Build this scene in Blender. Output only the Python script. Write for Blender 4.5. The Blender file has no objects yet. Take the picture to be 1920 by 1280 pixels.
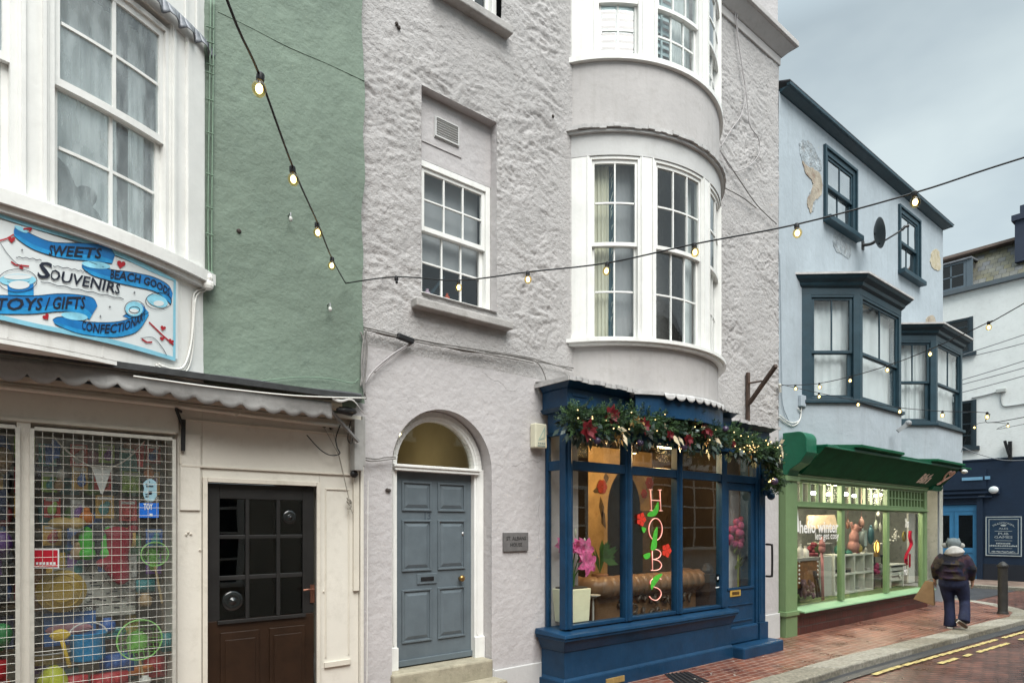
import bpy, bmesh, math, random
from mathutils import Vector, Matrix, noise

# ------------------------------------------------------------------ camera, sky, light
S = bpy.context.scene
COL = S.collection
PH = math.atan(1466.0 / 1200.0)          # angle between the lens axis and the street line
CA, SA = math.cos(PH), math.sin(PH)
EYE = 1.9
cam_d = bpy.data.cameras.new('camera')
cam = bpy.data.objects.new('camera', cam_d)
COL.objects.link(cam)
cam.location = (0, 0, EYE)
cam.rotation_euler = (math.radians(90), 0, PH - math.radians(90))
cam_d.sensor_width = 36
cam_d.lens = 22.5
cam_d.shift_y = 345.0 / 1920.0
cam_d.clip_start = 0.05
cam_d.clip_end = 3000
S.camera = cam

SUN_EL, SUN_AZ = math.radians(58), math.radians(200)    # soft light through cloud from behind the camera
world = bpy.data.worlds.new('World')
S.world = world
world.use_nodes = True
wn, wl = world.node_tree.nodes, world.node_tree.links
wn.clear()
w_out = wn.new('ShaderNodeOutputWorld')
w_bg = wn.new('ShaderNodeBackground')
w_bg.inputs['Strength'].default_value = 0.1
w_sky = wn.new('ShaderNodeTexSky')
w_sky.sky_type = 'NISHITA'
w_sky.sun_disc = False
w_sky.sun_elevation = SUN_EL
w_sky.sun_rotation = SUN_AZ
w_sky.dust_density = 3.0
w_tc = wn.new('ShaderNodeTexCoord')
w_map = wn.new('ShaderNodeMapping')
w_map.inputs['Scale'].default_value = (1.0, 1.0, 2.2)
w_n = wn.new('ShaderNodeTexNoise')
w_n.inputs['Scale'].default_value = 2.3
w_n.inputs['Detail'].default_value = 5
w_n.inputs['Roughness'].default_value = 0.5
w_r = wn.new('ShaderNodeValToRGB')
w_r.color_ramp.elements[0].position = 0.36
w_r.color_ramp.elements[0].color = (1.44, 1.72, 1.86, 1)
w_r.color_ramp.elements[1].position = 0.62
w_r.color_ramp.elements[1].color = (2.02, 2.32, 2.38, 1)
w_sep = wn.new('ShaderNodeSeparateXYZ')
w_rmp = wn.new('ShaderNodeValToRGB')                     # an overcast sky is brighter towards the zenith
for p_, v_ in ((0.0, 1.3), (0.28, 1.16), (0.58, .98), (1.0, 5.2)):
    e_ = w_rmp.color_ramp.elements[0] if p_ == 0 else (w_rmp.color_ramp.elements[-1] if p_ == 1 else w_rmp.color_ramp.elements.new(p_))
    e_.color = (v_ / 5.2,) * 3 + (1,)
w_el = wn.new('ShaderNodeMath'); w_el.operation = 'MULTIPLY'
w_el.inputs[1].default_value = 5.2
w_mul = wn.new('ShaderNodeVectorMath'); w_mul.operation = 'SCALE'
w_mix = wn.new('ShaderNodeMix'); w_mix.data_type = 'RGBA'
w_mix.inputs['Factor'].default_value = 0.96
wl.new(w_tc.outputs['Generated'], w_map.inputs['Vector'])
wl.new(w_map.outputs['Vector'], w_n.inputs['Vector'])
wl.new(w_n.outputs['Fac'], w_r.inputs['Fac'])
wl.new(w_tc.outputs['Generated'], w_sep.inputs['Vector'])
wl.new(w_sep.outputs['Z'], w_rmp.inputs['Fac'])
wl.new(w_rmp.outputs['Color'], w_el.inputs[0])
wl.new(w_r.outputs['Color'], w_mul.inputs[0])
wl.new(w_el.outputs['Value'], w_mul.inputs['Scale'])
wl.new(w_sky.outputs['Color'], w_mix.inputs['A'])
wl.new(w_mul.outputs['Vector'], w_mix.inputs['B'])
wl.new(w_mix.outputs['Result'], w_bg.inputs['Color'])
wl.new(w_bg.outputs['Background'], w_out.inputs['Surface'])

sun_d = bpy.data.lights.new('sun', 'SUN')
sun_d.energy = 1.5
sun_d.angle = math.radians(45)
sun_d.color = (1.0, 0.97, 0.93)
sun = bpy.data.objects.new('sun', sun_d)
COL.objects.link(sun)
sun_dir = Vector((0.35, 0.9, -1.35)).normalized()        # travels into the facades and down
sun.rotation_euler = sun_dir.to_track_quat('-Z', 'Y').to_euler()
sun.location = (0, -5, 20)

vs = S.view_settings
vs.view_transform = 'Standard'
vs.look = 'None'
vs.gamma = 1
vs.use_curve_mapping = False
vs.exposure = 1.7
S.cycles.max_bounces = 8
S.cycles.transparent_max_bounces = 16
S.cycles.use_denoising = True

# ------------------------------------------------------------------ helpers
RNG = random.Random(7)
WL = {}                                                   # world position of every built object


def ray(u, v):
    X = (u - 960.0) / 1200.0
    return CA + X * SA, SA - X * CA, (985.0 - v) / 1200.0


def wp(u, v, Y):
    """point of the plane y = Y that the photograph shows at (u, v)"""
    d = ray(u, v)
    t = Y / d[1]
    return (d[0] * t, Y, EYE + d[2] * t)


def gp(u, v, z=0.0):
    d = ray(u, v)
    t = (z - EYE) / d[2]
    return (d[0] * t, d[1] * t, z)


def cylp(u, v, c):
    """(angle in degrees, height) on an upright cylinder c = (x, y, radius)"""
    xc, yc, R = c
    d = ray(u, v)
    a = d[0] ** 2 + d[1] ** 2
    b = -2 * (d[0] * xc + d[1] * yc)
    k = xc * xc + yc * yc - R * R
    D = max(b * b - 4 * a * k, 0)
    t = (-b - math.sqrt(D)) / (2 * a)
    return math.degrees(math.asin(max(-1, min(1, (d[0] * t - xc) / R)))), EYE + d[2] * t


def onarc(c, th, z, dr=0.0):
    t = math.radians(th)
    R = c[2] + dr
    return (c[0] + R * math.sin(t), c[1] - R * math.cos(t), z)


def tag(o, label=None, cat=None, group=None, kind=None):
    if label: o['label'] = label
    if cat: o['category'] = cat
    if group: o['group'] = group
    if kind: o['kind'] = kind
    return o


def root(name, loc, label, cat, group=None):
    o = bpy.data.objects.new(name, None)
    COL.objects.link(o)
    o.location = loc
    o.empty_display_size = 0.2
    WL[o] = Vector(loc)
    return tag(o, label, cat, group)


class MB:
    def __init__(s):
        s.v, s.f, s.m = [], [], []
        s.cur = 0

    def add(s, vs_, fs_):
        n = len(s.v)
        s.v += [tuple(p) for p in vs_]
        s.f += [tuple(i + n for i in f) for f in fs_]
        s.m += [s.cur] * len(fs_)
        return s

    def box(s, x0, x1, y0, y1, z0, z1):
        if x0 > x1: x0, x1 = x1, x0
        if y0 > y1: y0, y1 = y1, y0
        if z0 > z1: z0, z1 = z1, z0
        return s.hexa([(x0, y0, z0), (x1, y0, z0), (x1, y1, z0), (x0, y1, z0)],
                      [(x0, y0, z1), (x1, y0, z1), (x1, y1, z1), (x0, y1, z1)])

    def hexa(s, lo, hi):
        return s.add(list(lo) + list(hi), [(3, 2, 1, 0), (4, 5, 6, 7), (0, 1, 5, 4), (1, 2, 6, 5), (2, 3, 7, 6), (3, 0, 4, 7)])

    def bar(s, p, q, w, h, up=(0, 0, 1)):
        p, q = Vector(p), Vector(q)
        d = (q - p).normalized()
        up = Vector(up)
        if abs(d.dot(up)) > 0.98: up = Vector((0, 1, 0))
        a = d.cross(up).normalized()
        b = a.cross(d).normalized()
        a, b = a * w / 2, b * h / 2
        lo = [p - a - b, p + a - b, p + a + b, p - a + b]
        return s.hexa(lo, [x + (q - p) for x in lo])

    def tube(s, pts, r, n=8, closed=False):
        P = [Vector(p) for p in pts]
        N = len(P)
        rs = r if isinstance(r, (list, tuple)) else [r] * N
        rings = []
        up = None
        for i in range(N):
            if closed:
                d = P[(i + 1) % N] - P[i - 1]
            else:
                d = P[min(i + 1, N - 1)] - P[max(i - 1, 0)]
            if d.length < 1e-9: d = Vector((0, 0, 1))
            d.normalize()
            if up is None:
                up = Vector((0, 0, 1)) if abs(d.z) < 0.9 else Vector((1, 0, 0))
            a = d.cross(up)
            if a.length < 1e-6: a = d.orthogonal()
            a.normalize()
            b = a.cross(d)
            up = b
            rings.append([P[i] + (a * math.cos(2 * math.pi * k / n) + b * math.sin(2 * math.pi * k / n)) * rs[i] for k in range(n)])
        vs_ = [x for g in rings for x in g]
        fs_ = []
        M_ = N if closed else N - 1
        for i in range(M_):
            j = (i + 1) % N
            for k in range(n):
                l = (k + 1) % n
                fs_.append((i * n + k, i * n + l, j * n + l, j * n + k))
        if not closed:
            fs_.append(tuple(range(n - 1, -1, -1)))
            fs_.append(tuple((N - 1) * n + k for k in range(n)))
        return s.add(vs_, fs_)

    def lathe(s, prof, c=(0, 0, 0), n=16, M=None, a0=0.0, a1=360.0):
        full = abs(a1 - a0) > 359
        K = n if full else n + 1
        vs_ = []
        for r, z in prof:
            for k in range(K):
                t = math.radians(a0 + (a1 - a0) * k / n)
                p = Vector((r * math.cos(t), r * math.sin(t), z))
                if M is not None: p = M @ p
                vs_.append(p + Vector(c))
        fs_ = []
        for i in range(len(prof) - 1):
            for k in range(n):
                l = (k + 1) % K
                fs_.append((i * K + k, i * K + l, (i + 1) * K + l, (i + 1) * K + k))
        if full:
            if prof[0][0] > 1e-5: fs_.append(tuple(range(K - 1, -1, -1)))
            if prof[-1][0] > 1e-5: fs_.append(tuple((len(prof) - 1) * K + k for k in range(K)))
        return s.add(vs_, fs_)

    def ell(s, c, rx, ry, rz, n=12, m=8, M=None):
        prof = []
        vs_, fs_ = [], []
        for i in range(m + 1):
            a = math.pi * i / m
            for k in range(n):
                t = 2 * math.pi * k / n
                p = Vector((rx * math.sin(a) * math.cos(t), ry * math.sin(a) * math.sin(t), -rz * math.cos(a)))
                if M is not None: p = M @ p
                vs_.append(p + Vector(c))
        for i in range(m):
            for k in range(n):
                l = (k + 1) % n
                fs_.append((i * n + k, i * n + l, (i + 1) * n + l, (i + 1) * n + k))
        return s.add(vs_, fs_)

    def arc(s, c, d0, d1, t0, t1, z0, z1, n=None):
        """bent box: radii c[2]+d0 .. c[2]+d1, angles t0..t1 degrees, heights z0..z1"""
        n = n or max(1, int(abs(t1 - t0) / 2.5))
        vs_ = []
        for i in range(n + 1):
            t = t0 + (t1 - t0) * i / n
            vs_ += [onarc(c, t, z0, d0), onarc(c, t, z0, d1), onarc(c, t, z1, d1), onarc(c, t, z1, d0)]
        fs_ = [(0, 1, 2, 3), (n * 4 + 3, n * 4 + 2, n * 4 + 1, n * 4)]
        for i in range(n):
            a, b = i * 4, i * 4 + 4
            for k in range(4):
                l = (k + 1) % 4
                fs_.append((a + k, b + k, b + l, a + l))
        return s.add(vs_, fs_)

    def prism(s, poly, off):
        """polygon of 3-D points pushed out by the vector off"""
        n = len(poly)
        off = Vector(off)
        vs_ = [Vector(p) for p in poly] + [Vector(p) + off for p in poly]
        fs_ = [tuple(range(n)), tuple(range(2 * n - 1, n - 1, -1))]
        for k in range(n):
            l = (k + 1) % n
            fs_.append((k, k + n, l + n, l))
        return s.add(vs_, fs_)

    def loft(s, rings, cap=True):
        n = len(rings[0])
        vs_ = [p for r in rings for p in r]
        fs_ = []
        for i in range(len(rings) - 1):
            for k in range(n):
                l = (k + 1) % n
                fs_.append((i * n + k, i * n + l, (i + 1) * n + l, (i + 1) * n + k))
        if cap:
            fs_.append(tuple(range(n - 1, -1, -1)))
            fs_.append(tuple((len(rings) - 1) * n + k for k in range(n)))
        return s.add(vs_, fs_)

    def sheet(s, fn, nu, nv):
        vs_ = [fn(i / nu, j / nv) for j in range(nv + 1) for i in range(nu + 1)]
        w = nu + 1
        return s.add(vs_, [(j * w + i, j * w + i + 1, (j + 1) * w + i + 1, (j + 1) * w + i) for j in range(nv) for i in range(nu)])

    def build(s, name, mat, parent=None, smooth=False, bevel=0.0, fix=True, base=False, thick=0.0):
        V = [Vector(p) for p in s.v]
        lo = Vector((min(p.x for p in V), min(p.y for p in V), min(p.z for p in V)))
        hi = Vector((max(p.x for p in V), max(p.y for p in V), max(p.z for p in V)))
        org = (lo + hi) / 2
        if parent is None or base: org.z = lo.z
        me = bpy.data.meshes.new(name)
        me.from_pydata([p - org for p in V], [], s.f)
        mats = mat if isinstance(mat, (list, tuple)) else [mat]
        for m_ in mats: me.materials.append(m_)
        if len(mats) > 1: me.polygons.foreach_set('material_index', s.m)
        if fix:
            bm = bmesh.new(); bm.from_mesh(me)
            bmesh.ops.recalc_face_normals(bm, faces=bm.faces)
            bm.to_mesh(me); bm.free()
        if smooth:
            me.polygons.foreach_set('use_smooth', [True] * len(me.polygons))
        me.update()
        o = bpy.data.objects.new(name, me)
        COL.objects.link(o)
        WL[o] = org.copy()
        if parent is not None:
            o.parent = parent
            o.location = org - WL[parent]
        else:
            o.location = org
        if thick:
            md = o.modifiers.new('solid', 'SOLIDIFY'); md.thickness = thick; md.offset = 0
        if bevel:
            md = o.modifiers.new('bevel', 'BEVEL'); md.width = bevel; md.segments = 2
            md.limit_method = 'ANGLE'; md.angle_limit = math.radians(40)
            md.harden_normals = False
        if smooth == 'auto' or smooth == 2:
            md = o.modifiers.new('split', 'EDGE_SPLIT'); md.split_angle = math.radians(38)
        return o


def remesh(o, v, k=6):
    md = o.modifiers.new('remesh', 'REMESH'); md.mode = 'VOXEL'; md.voxel_size = v; md.use_smooth_shade = True
    s_ = o.modifiers.new('smooth', 'SMOOTH'); s_.iterations = k; s_.factor = .5
    return o


def copy_tree(o, parent=None, loc=None, label=None, name=None):
    c = o.copy()
    COL.objects.link(c)
    WL[c] = WL.get(o, Vector((0, 0, 0))).copy()
    if parent is not None: c.parent = parent
    if loc is not None:
        c.location = loc
        WL[c] = Vector(loc)
    if label: c['label'] = label
    for ch in list(o.children):
        copy_tree(ch, c)
    return c


def text_geo(txt, size=1.0, bold=0.0, shear=0.0, spacing=1.0, res=2):
    """flat outline mesh of a string in x (0..width), y (0..height)"""
    cu = bpy.data.curves.new('t', 'FONT')
    cu.body = txt; cu.size = size; cu.offset = bold; cu.shear = shear
    cu.space_character = spacing; cu.resolution_u = res
    o = bpy.data.objects.new('t', cu)
    COL.objects.link(o)
    dg = bpy.context.evaluated_depsgraph_get()
    me = bpy.data.meshes.new_from_object(o.evaluated_get(dg))
    v = [(p.co.x, p.co.y) for p in me.vertices]
    f = [tuple(p.vertices) for p in me.polygons]
    bpy.data.objects.remove(o); bpy.data.curves.remove(cu); bpy.data.meshes.remove(me)
    return v, f


def text_map(mb, txt, fn, bold=0.0, shear=0.0, spacing=1.0):
    """string laid through fn(s, h): s 0..1 along, h in cap heights"""
    v, f = text_geo(txt, 1.0, bold, shear, spacing)
    x0, x1 = min(p[0] for p in v), max(p[0] for p in v)
    cap = 0.69
    mb.add([fn((p[0] - x0) / (x1 - x0), p[1] / cap) for p in v], f)
    return mb


def rect_text(mb, txt, p, ux, uz, w, h, bold=0.0, shear=0.0, spacing=1.0, off=(0, 0, 0)):
    p, ux, uz = Vector(p) + Vector(off), Vector(ux).normalized(), Vector(uz).normalized()
    return text_map(mb, txt, lambda s_, h_: p + ux * (s_ * w) + uz * (h_ * h), bold, shear, spacing)


# ------------------------------------------------------------------ materials
MATS = {}


def lin(r, g, b):
    f = lambda c: (c / 255.0 / 12.92) if c / 255.0 <= 0.04045 else ((c / 255.0 + 0.055) / 1.055) ** 2.4
    return (f(r), f(g), f(b))


def mat(name, col, rough=0.6, var=0.10, vs=2.5, bump=0.0, bs=25.0, metal=0.0, spec=0.4, dirt=None, dirt_amt=0.0, coat=0.0,
        streak=0.0, streak_col=(0.2, 0.18, 0.15), voro=0.0, vsx=(1, 1, 1), trans=0.0):
    if name in MATS: return MATS[name]
    m = bpy.data.materials.new(name)
    MATS[name] = m
    m.use_nodes = True
    n, l = m.node_tree.nodes, m.node_tree.links
    b = n['Principled BSDF']
    b.inputs['Roughness'].default_value = rough
    b.inputs['Metallic'].default_value = metal
    b.inputs['Specular IOR Level'].default_value = spec
    if coat:
        b.inputs['Coat Weight'].default_value = coat
        b.inputs['Coat Roughness'].default_value = 0.15
    g = n.new('ShaderNodeNewGeometry')
    pos = g.outputs['Position']
    ns = n.new('ShaderNodeTexNoise')
    ns.inputs['Scale'].default_value = vs
    ns.inputs['Detail'].default_value = 6
    ns.inputs['Roughness'].default_value = 0.65
    l.new(pos, ns.inputs['Vector'])
    r = n.new('ShaderNodeValToRGB')
    r.color_ramp.elements[0].position = 0.3
    r.color_ramp.elements[1].position = 0.7
    r.color_ramp.elements[0].color = tuple(c * (1 - var) for c in col) + (1,)
    r.color_ramp.elements[1].color = tuple(min(1, c * (1 + var)) for c in col) + (1,)
    l.new(ns.outputs['Fac'], r.inputs['Fac'])
    colour = r.outputs['Color']

    def blend(fac, c2, amt, lo, hi):
        nonlocal colour
        rr = n.new('ShaderNodeMapRange')
        rr.inputs['From Min'].default_value = lo
        rr.inputs['From Max'].default_value = hi
        rr.inputs['To Max'].default_value = amt
        l.new(fac, rr.inputs['Value'])
        mx = n.new('ShaderNodeMix'); mx.data_type = 'RGBA'
        l.new(rr.outputs['Result'], mx.inputs['Factor'])
        l.new(colour, mx.inputs['A'])
        mx.inputs['B'].default_value = tuple(c2) + (1,)
        colour = mx.outputs['Result']
    if dirt_amt:
        n2 = n.new('ShaderNodeTexNoise')
        n2.inputs['Scale'].default_value = 7.0
        n2.inputs['Detail'].default_value = 8
        n2.inputs['Roughness'].default_value = 0.75
        l.new(pos, n2.inputs['Vector'])
        blend(n2.outputs['Fac'], dirt or (0.1, 0.09, 0.07), dirt_amt, 0.52, 0.75)
    if streak:
        mp = n.new('ShaderNodeMapping')
        mp.inputs['Scale'].default_value = (14, 14, 0.9)
        l.new(pos, mp.inputs['Vector'])
        n3 = n.new('ShaderNodeTexNoise')
        n3.inputs['Scale'].default_value = 1.0
        n3.inputs['Detail'].default_value = 4
        l.new(mp.outputs['Vector'], n3.inputs['Vector'])
        blend(n3.outputs['Fac'], streak_col, streak, 0.52, 0.78)
    l.new(colour, b.inputs['Base Color'])
    if bump:
        n4 = n.new('ShaderNodeTexNoise')
        n4.inputs['Scale'].default_value = bs
        n4.inputs['Detail'].default_value = 5
        n4.inputs['Roughness'].default_value = 0.6
        mp2 = n.new('ShaderNodeMapping')
        mp2.inputs['Scale'].default_value = vsx
        l.new(pos, mp2.inputs['Vector'])
        l.new(mp2.outputs['Vector'], n4.inputs['Vector'])
        bp = n.new('ShaderNodeBump')
        bp.inputs['Strength'].default_value = 1.0
        bp.inputs['Distance'].default_value = bump
        l.new(n4.outputs['Fac'], bp.inputs['Height'])
        l.new(bp.outputs['Normal'], b.inputs['Normal'])
    return m


def glass(name, tint=(0.9, 0.95, 0.94), boost=1.0, wave=0.002, rough=0.0, haze=0.0, haze_col=(0.5, 0.55, 0.57)):
    """thin window glass: a tinted see-through layer under a fresnel reflection, old panes a little wavy"""
    if name in MATS: return MATS[name]
    m = bpy.data.materials.new(name); MATS[name] = m
    m.use_nodes = True
    n, l = m.node_tree.nodes, m.node_tree.links
    n.clear()
    out = n.new('ShaderNodeOutputMaterial')
    tr = n.new('ShaderNodeBsdfTransparent'); tr.inputs['Color'].default_value = tint + (1,)
    gl = n.new('ShaderNodeBsdfGlossy'); gl.inputs['Roughness'].default_value = rough
    fr = n.new('ShaderNodeFresnel'); fr.inputs['IOR'].default_value = 1.5
    mu = n.new('ShaderNodeMath'); mu.operation = 'MULTIPLY'; mu.inputs[1].default_value = boost; mu.use_clamp = True
    g = n.new('ShaderNodeNewGeometry')
    ns = n.new('ShaderNodeTexNoise'); ns.inputs['Scale'].default_value = 2.2; ns.inputs['Detail'].default_value = 1
    bp = n.new('ShaderNodeBump'); bp.inputs['Distance'].default_value = wave * 4
    mx = n.new('ShaderNodeMixShader')
    io = n.new('ShaderNodeMapRange')                    # both faces of the pane reflect like the outer one
    io.inputs['To Min'].default_value = 1.5; io.inputs['To Max'].default_value = 1 / 1.5
    l.new(g.outputs['Backfacing'], io.inputs['Value']); l.new(io.outputs['Result'], fr.inputs['IOR'])
    l.new(g.outputs['Position'], ns.inputs['Vector'])
    l.new(ns.outputs['Fac'], bp.inputs['Height'])
    l.new(bp.outputs['Normal'], gl.inputs['Normal'])
    l.new(fr.outputs['Fac'], mu.inputs[0])
    l.new(mu.outputs['Value'], mx.inputs['Fac'])
    l.new(tr.outputs['BSDF'], mx.inputs[1])
    l.new(gl.outputs['BSDF'], mx.inputs[2])
    last = mx.outputs['Shader']
    if haze:
        df = n.new('ShaderNodeBsdfDiffuse'); df.inputs['Color'].default_value = haze_col + (1,)
        n2 = n.new('ShaderNodeTexNoise'); n2.inputs['Scale'].default_value = 5; n2.inputs['Detail'].default_value = 6
        mp = n.new('ShaderNodeMapping'); mp.inputs['Scale'].default_value = (3, 3, 0.7)
        mr = n.new('ShaderNodeMapRange'); mr.inputs['From Min'].default_value = 0.35; mr.inputs['From Max'].default_value = 0.7
        mr.inputs['To Min'].default_value = haze * 0.35; mr.inputs['To Max'].default_value = haze
        l.new(g.outputs['Position'], mp.inputs['Vector']); l.new(mp.outputs['Vector'], n2.inputs['Vector'])
        l.new(n2.outputs['Fac'], mr.inputs['Value'])
        m2 = n.new('ShaderNodeMixShader')
        l.new(mr.outputs['Result'], m2.inputs['Fac'])
        l.new(last, m2.inputs[1]); l.new(df.outputs['BSDF'], m2.inputs[2])
        last = m2.outputs['Shader']
    l.new(last, out.inputs['Surface'])
    return m


def emit(name, col, strength):
    if name in MATS: return MATS[name]
    m = bpy.data.materials.new(name); MATS[name] = m
    m.use_nodes = True
    n, l = m.node_tree.nodes, m.node_tree.links
    b = n['Principled BSDF']
    b.inputs['Base Color'].default_value = tuple(min(1, c) for c in col) + (1,)
    b.inputs['Emission Color'].default_value = tuple(col) + (1,)
    b.inputs['Emission Strength'].default_value = strength
    return m


def bricks(name, c1, c2, mortar, scale, ax='xy', ratio=0.5, rough=0.55, bump=0.004, msize=0.02, offset=0.5, wet=0.0, rot=0.0, var=True):
    """brick-work laid on a plane: ax names the two world axes the courses run along"""
    if name in MATS: return MATS[name]
    m = bpy.data.materials.new(name); MATS[name] = m
    m.use_nodes = True
    n, l = m.node_tree.nodes, m.node_tree.links
    b = n['Principled BSDF']; b.inputs['Roughness'].default_value = rough
    g = n.new('ShaderNodeNewGeometry')
    sp = n.new('ShaderNodeSeparateXYZ'); cb = n.new('ShaderNodeCombineXYZ')
    l.new(g.outputs['Position'], sp.inputs['Vector'])
    l.new(sp.outputs[ax[0].upper()], cb.inputs['X']); l.new(sp.outputs[ax[1].upper()], cb.inputs['Y'])
    mp = n.new('ShaderNodeMapping'); mp.inputs['Rotation'].default_value = (0, 0, rot)
    wob = n.new('ShaderNodeTexNoise'); wob.inputs['Scale'].default_value = 6
    va = n.new('ShaderNodeVectorMath'); va.operation = 'MULTIPLY_ADD'
    va.inputs[1].default_value = (0.012, 0.012, 0)
    l.new(g.outputs['Position'], wob.inputs['Vector'])
    l.new(cb.outputs['Vector'], mp.inputs['Vector'])
    l.new(wob.outputs['Color'], va.inputs[0]); l.new(mp.outputs['Vector'], va.inputs[2])
    bt = n.new('ShaderNodeTexBrick')
    bt.inputs['Scale'].default_value = scale
    bt.inputs['Brick Width'].default_value = 0.5
    bt.inputs['Row Height'].default_value = 0.5 * ratio
    bt.inputs['Mortar Size'].default_value = msize
    bt.inputs['Mortar Smooth'].default_value = 0.3
    bt.inputs['Bias'].default_value = 0.0
    bt.offset = offset
    bt.inputs['Color1'].default_value = tuple(c1) + (1,)
    bt.inputs['Color2'].default_value = tuple(c2) + (1,)
    bt.inputs['Mortar'].default_value = tuple(mortar) + (1,)
    l.new(va.outputs['Vector'], bt.inputs['Vector'])
    ns = n.new('ShaderNodeTexNoise'); ns.inputs['Scale'].default_value = 1.6; ns.inputs['Detail'].default_value = 7
    ns.inputs['Roughness'].default_value = 0.7
    l.new(g.outputs['Position'], ns.inputs['Vector'])
    mr = n.new('ShaderNodeMapRange'); mr.inputs['To Min'].default_value = 0.55; mr.inputs['To Max'].default_value = 1.4
    mr.inputs['From Min'].default_value = 0.3; mr.inputs['From Max'].default_value = 0.7
    l.new(ns.outputs['Fac'], mr.inputs['Value'])
    sc = n.new('ShaderNodeVectorMath'); sc.operation = 'SCALE'
    l.new(bt.outputs['Color'], sc.inputs[0]); l.new(mr.outputs['Result'], sc.inputs['Scale'])
    l.new(sc.outputs['Vector'], b.inputs['Base Color'])
    mr2 = n.new('ShaderNodeMapRange')
    mr2.inputs['From Min'].default_value = 0.35; mr2.inputs['From Max'].default_value = 0.65
    mr2.inputs['To Min'].default_value = max(0.08, rough - wet); mr2.inputs['To Max'].default_value = rough
    l.new(ns.outputs['Fac'], mr2.inputs['Value']); l.new(mr2.outputs['Result'], b.inputs['Roughness'])
    n5 = n.new('ShaderNodeTexNoise'); n5.inputs['Scale'].default_value = 60; n5.inputs['Detail'].default_value = 4
    l.new(g.outputs['Position'], n5.inputs['Vector'])
    ma = n.new('ShaderNodeMath'); ma.operation = 'MULTIPLY_ADD'; ma.inputs[1].default_value = -1.0
    l.new(bt.outputs['Fac'], ma.inputs[0])
    m3 = n.new('ShaderNodeMath'); m3.operation = 'MULTIPLY'; m3.inputs[1].default_value = 0.5
    l.new(n5.outputs['Fac'], m3.inputs[0]); l.new(m3.outputs['Value'], ma.inputs[2])
    bp = n.new('ShaderNodeBump'); bp.inputs['Distance'].default_value = bump
    l.new(ma.outputs['Value'], bp.inputs['Height']); l.new(bp.outputs['Normal'], b.inputs['Normal'])
    return m


WHITE = mat('white_gloss_paint', (0.74, 0.74, 0.71), 0.4, 0.07, 3, 0.002, 18, streak=0.25, streak_col=(0.42, 0.4, 0.36))
WHITE2 = mat('white_board_paint', (0.72, 0.72, 0.69), 0.5, 0.05, 2, 0.002, 30, streak=0.35, streak_col=(0.4, 0.38, 0.33))
CREAM = mat('cream_shop_paint', (0.63, 0.60, 0.53), 0.5, 0.05, 2, 0.002, 22, dirt=(0.35, 0.32, 0.26), dirt_amt=0.35)
CREAM_D = mat('cream_frame_paint', (0.60, 0.56, 0.48), 0.5, 0.06, 3, 0.002, 22, dirt=(0.3, 0.27, 0.2), dirt_amt=0.4)
GREEN_WALL = mat('sage_green_render', (0.152, 0.200, 0.156), 0.75, 0.2, .7, 0.016, 9, dirt=(0.115, 0.155, 0.125), dirt_amt=0.8, streak=0.45, streak_col=(0.135, 0.185, 0.145))
GREY_WALL = mat('grey_rubble_render', (0.395, 0.38, 0.372), 0.8, 0.12, 1.3, 0.020, 26, dirt=(0.31, 0.295, 0.28), dirt_amt=0.55, streak=.22, streak_col=(.31,.295,.28))
GREY_SMOOTH = mat('grey_smooth_render', (0.45, 0.43, 0.428), 0.75, 0.07, 1.6, 0.014, 11, dirt=(0.38, 0.36, 0.35), dirt_amt=0.45)
GREY_BOW = mat('grey_bow_render', (0.42, 0.402, 0.392), 0.75, 0.10, 1.5, 0.004, 14, dirt=(0.29, 0.27, 0.25), dirt_amt=0.55, streak=0.3, streak_col=(0.3, 0.285, 0.26))
GREY_FRIEZE = mat('pale_grey_frieze_paint', (0.50, 0.50, 0.49), 0.6, 0.06, 2, 0.003, 15, dirt=(0.36, 0.35, 0.32), dirt_amt=0.4)
LEAD = mat('lead_sheet', (0.19, 0.20, 0.22), 0.5, 0.25, 6, 0.004, 12, metal=0.2)
LEAD_L = mat('weathered_lead', (0.42, 0.41, 0.40), 0.6, 0.25, 8, 0.004, 15)
STONE = mat('weathered_stone', (0.36, 0.345, 0.33), 0.8, 0.2, 4, 0.006, 25, dirt=(0.17, 0.16, 0.13), dirt_amt=0.6)
STEP = mat('worn_step_stone', (0.30, 0.27, 0.20), 0.75, 0.25, 5, 0.005, 25, dirt=(0.12, 0.11, 0.07), dirt_amt=0.7)
BLUE = mat('royal_blue_paint', (0.008, 0.040, 0.090), 0.4, 0.25, 3, 0.0025, 18, spec=0.25, dirt=(0.035, 0.062, 0.09), dirt_amt=0.3)
NAVY = mat('navy_pub_paint', (0.005, 0.017, 0.040), 0.6, 0.15, 2, 0.004, 14)
TEAL = mat('dark_teal_paint', (0.014, 0.040, 0.056), 0.45, 0.2, 4, 0.002, 14, dirt=(0.06, 0.09, 0.10), dirt_amt=0.3)
PALE_BLUE = mat('pale_blue_render', (0.345, 0.395, 0.43), 0.75, 0.10, 1.4, 0.008, 8, dirt=(0.27, 0.315, 0.345), dirt_amt=0.7, streak=0.4, streak_col=(0.26, 0.285, 0.30))
PUB_WHITE = mat('white_painted_brick', (0.72, 0.74, 0.72), 0.75, 0.06, 1.5, 0.008, 10, vsx=(1, 1, 3), dirt=(0.46, 0.47, 0.44), dirt_amt=0.4)
DOOR_GREY = mat('slate_blue_door_paint', (0.105, 0.130, 0.146), 0.42, 0.12, 4, 0.0014, 20, streak=.2, streak_col=(.15, .17, .18))
DOOR_BLACK = mat('black_door_paint', (0.016, 0.0155, 0.015), 0.42, 0.3, 5, 0.0012, 20)
DOOR_BROWN = mat('dark_brown_door_paint', (0.022, 0.0105, 0.005), 0.4, 0.3, 5, 0.0012, 20)
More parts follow.
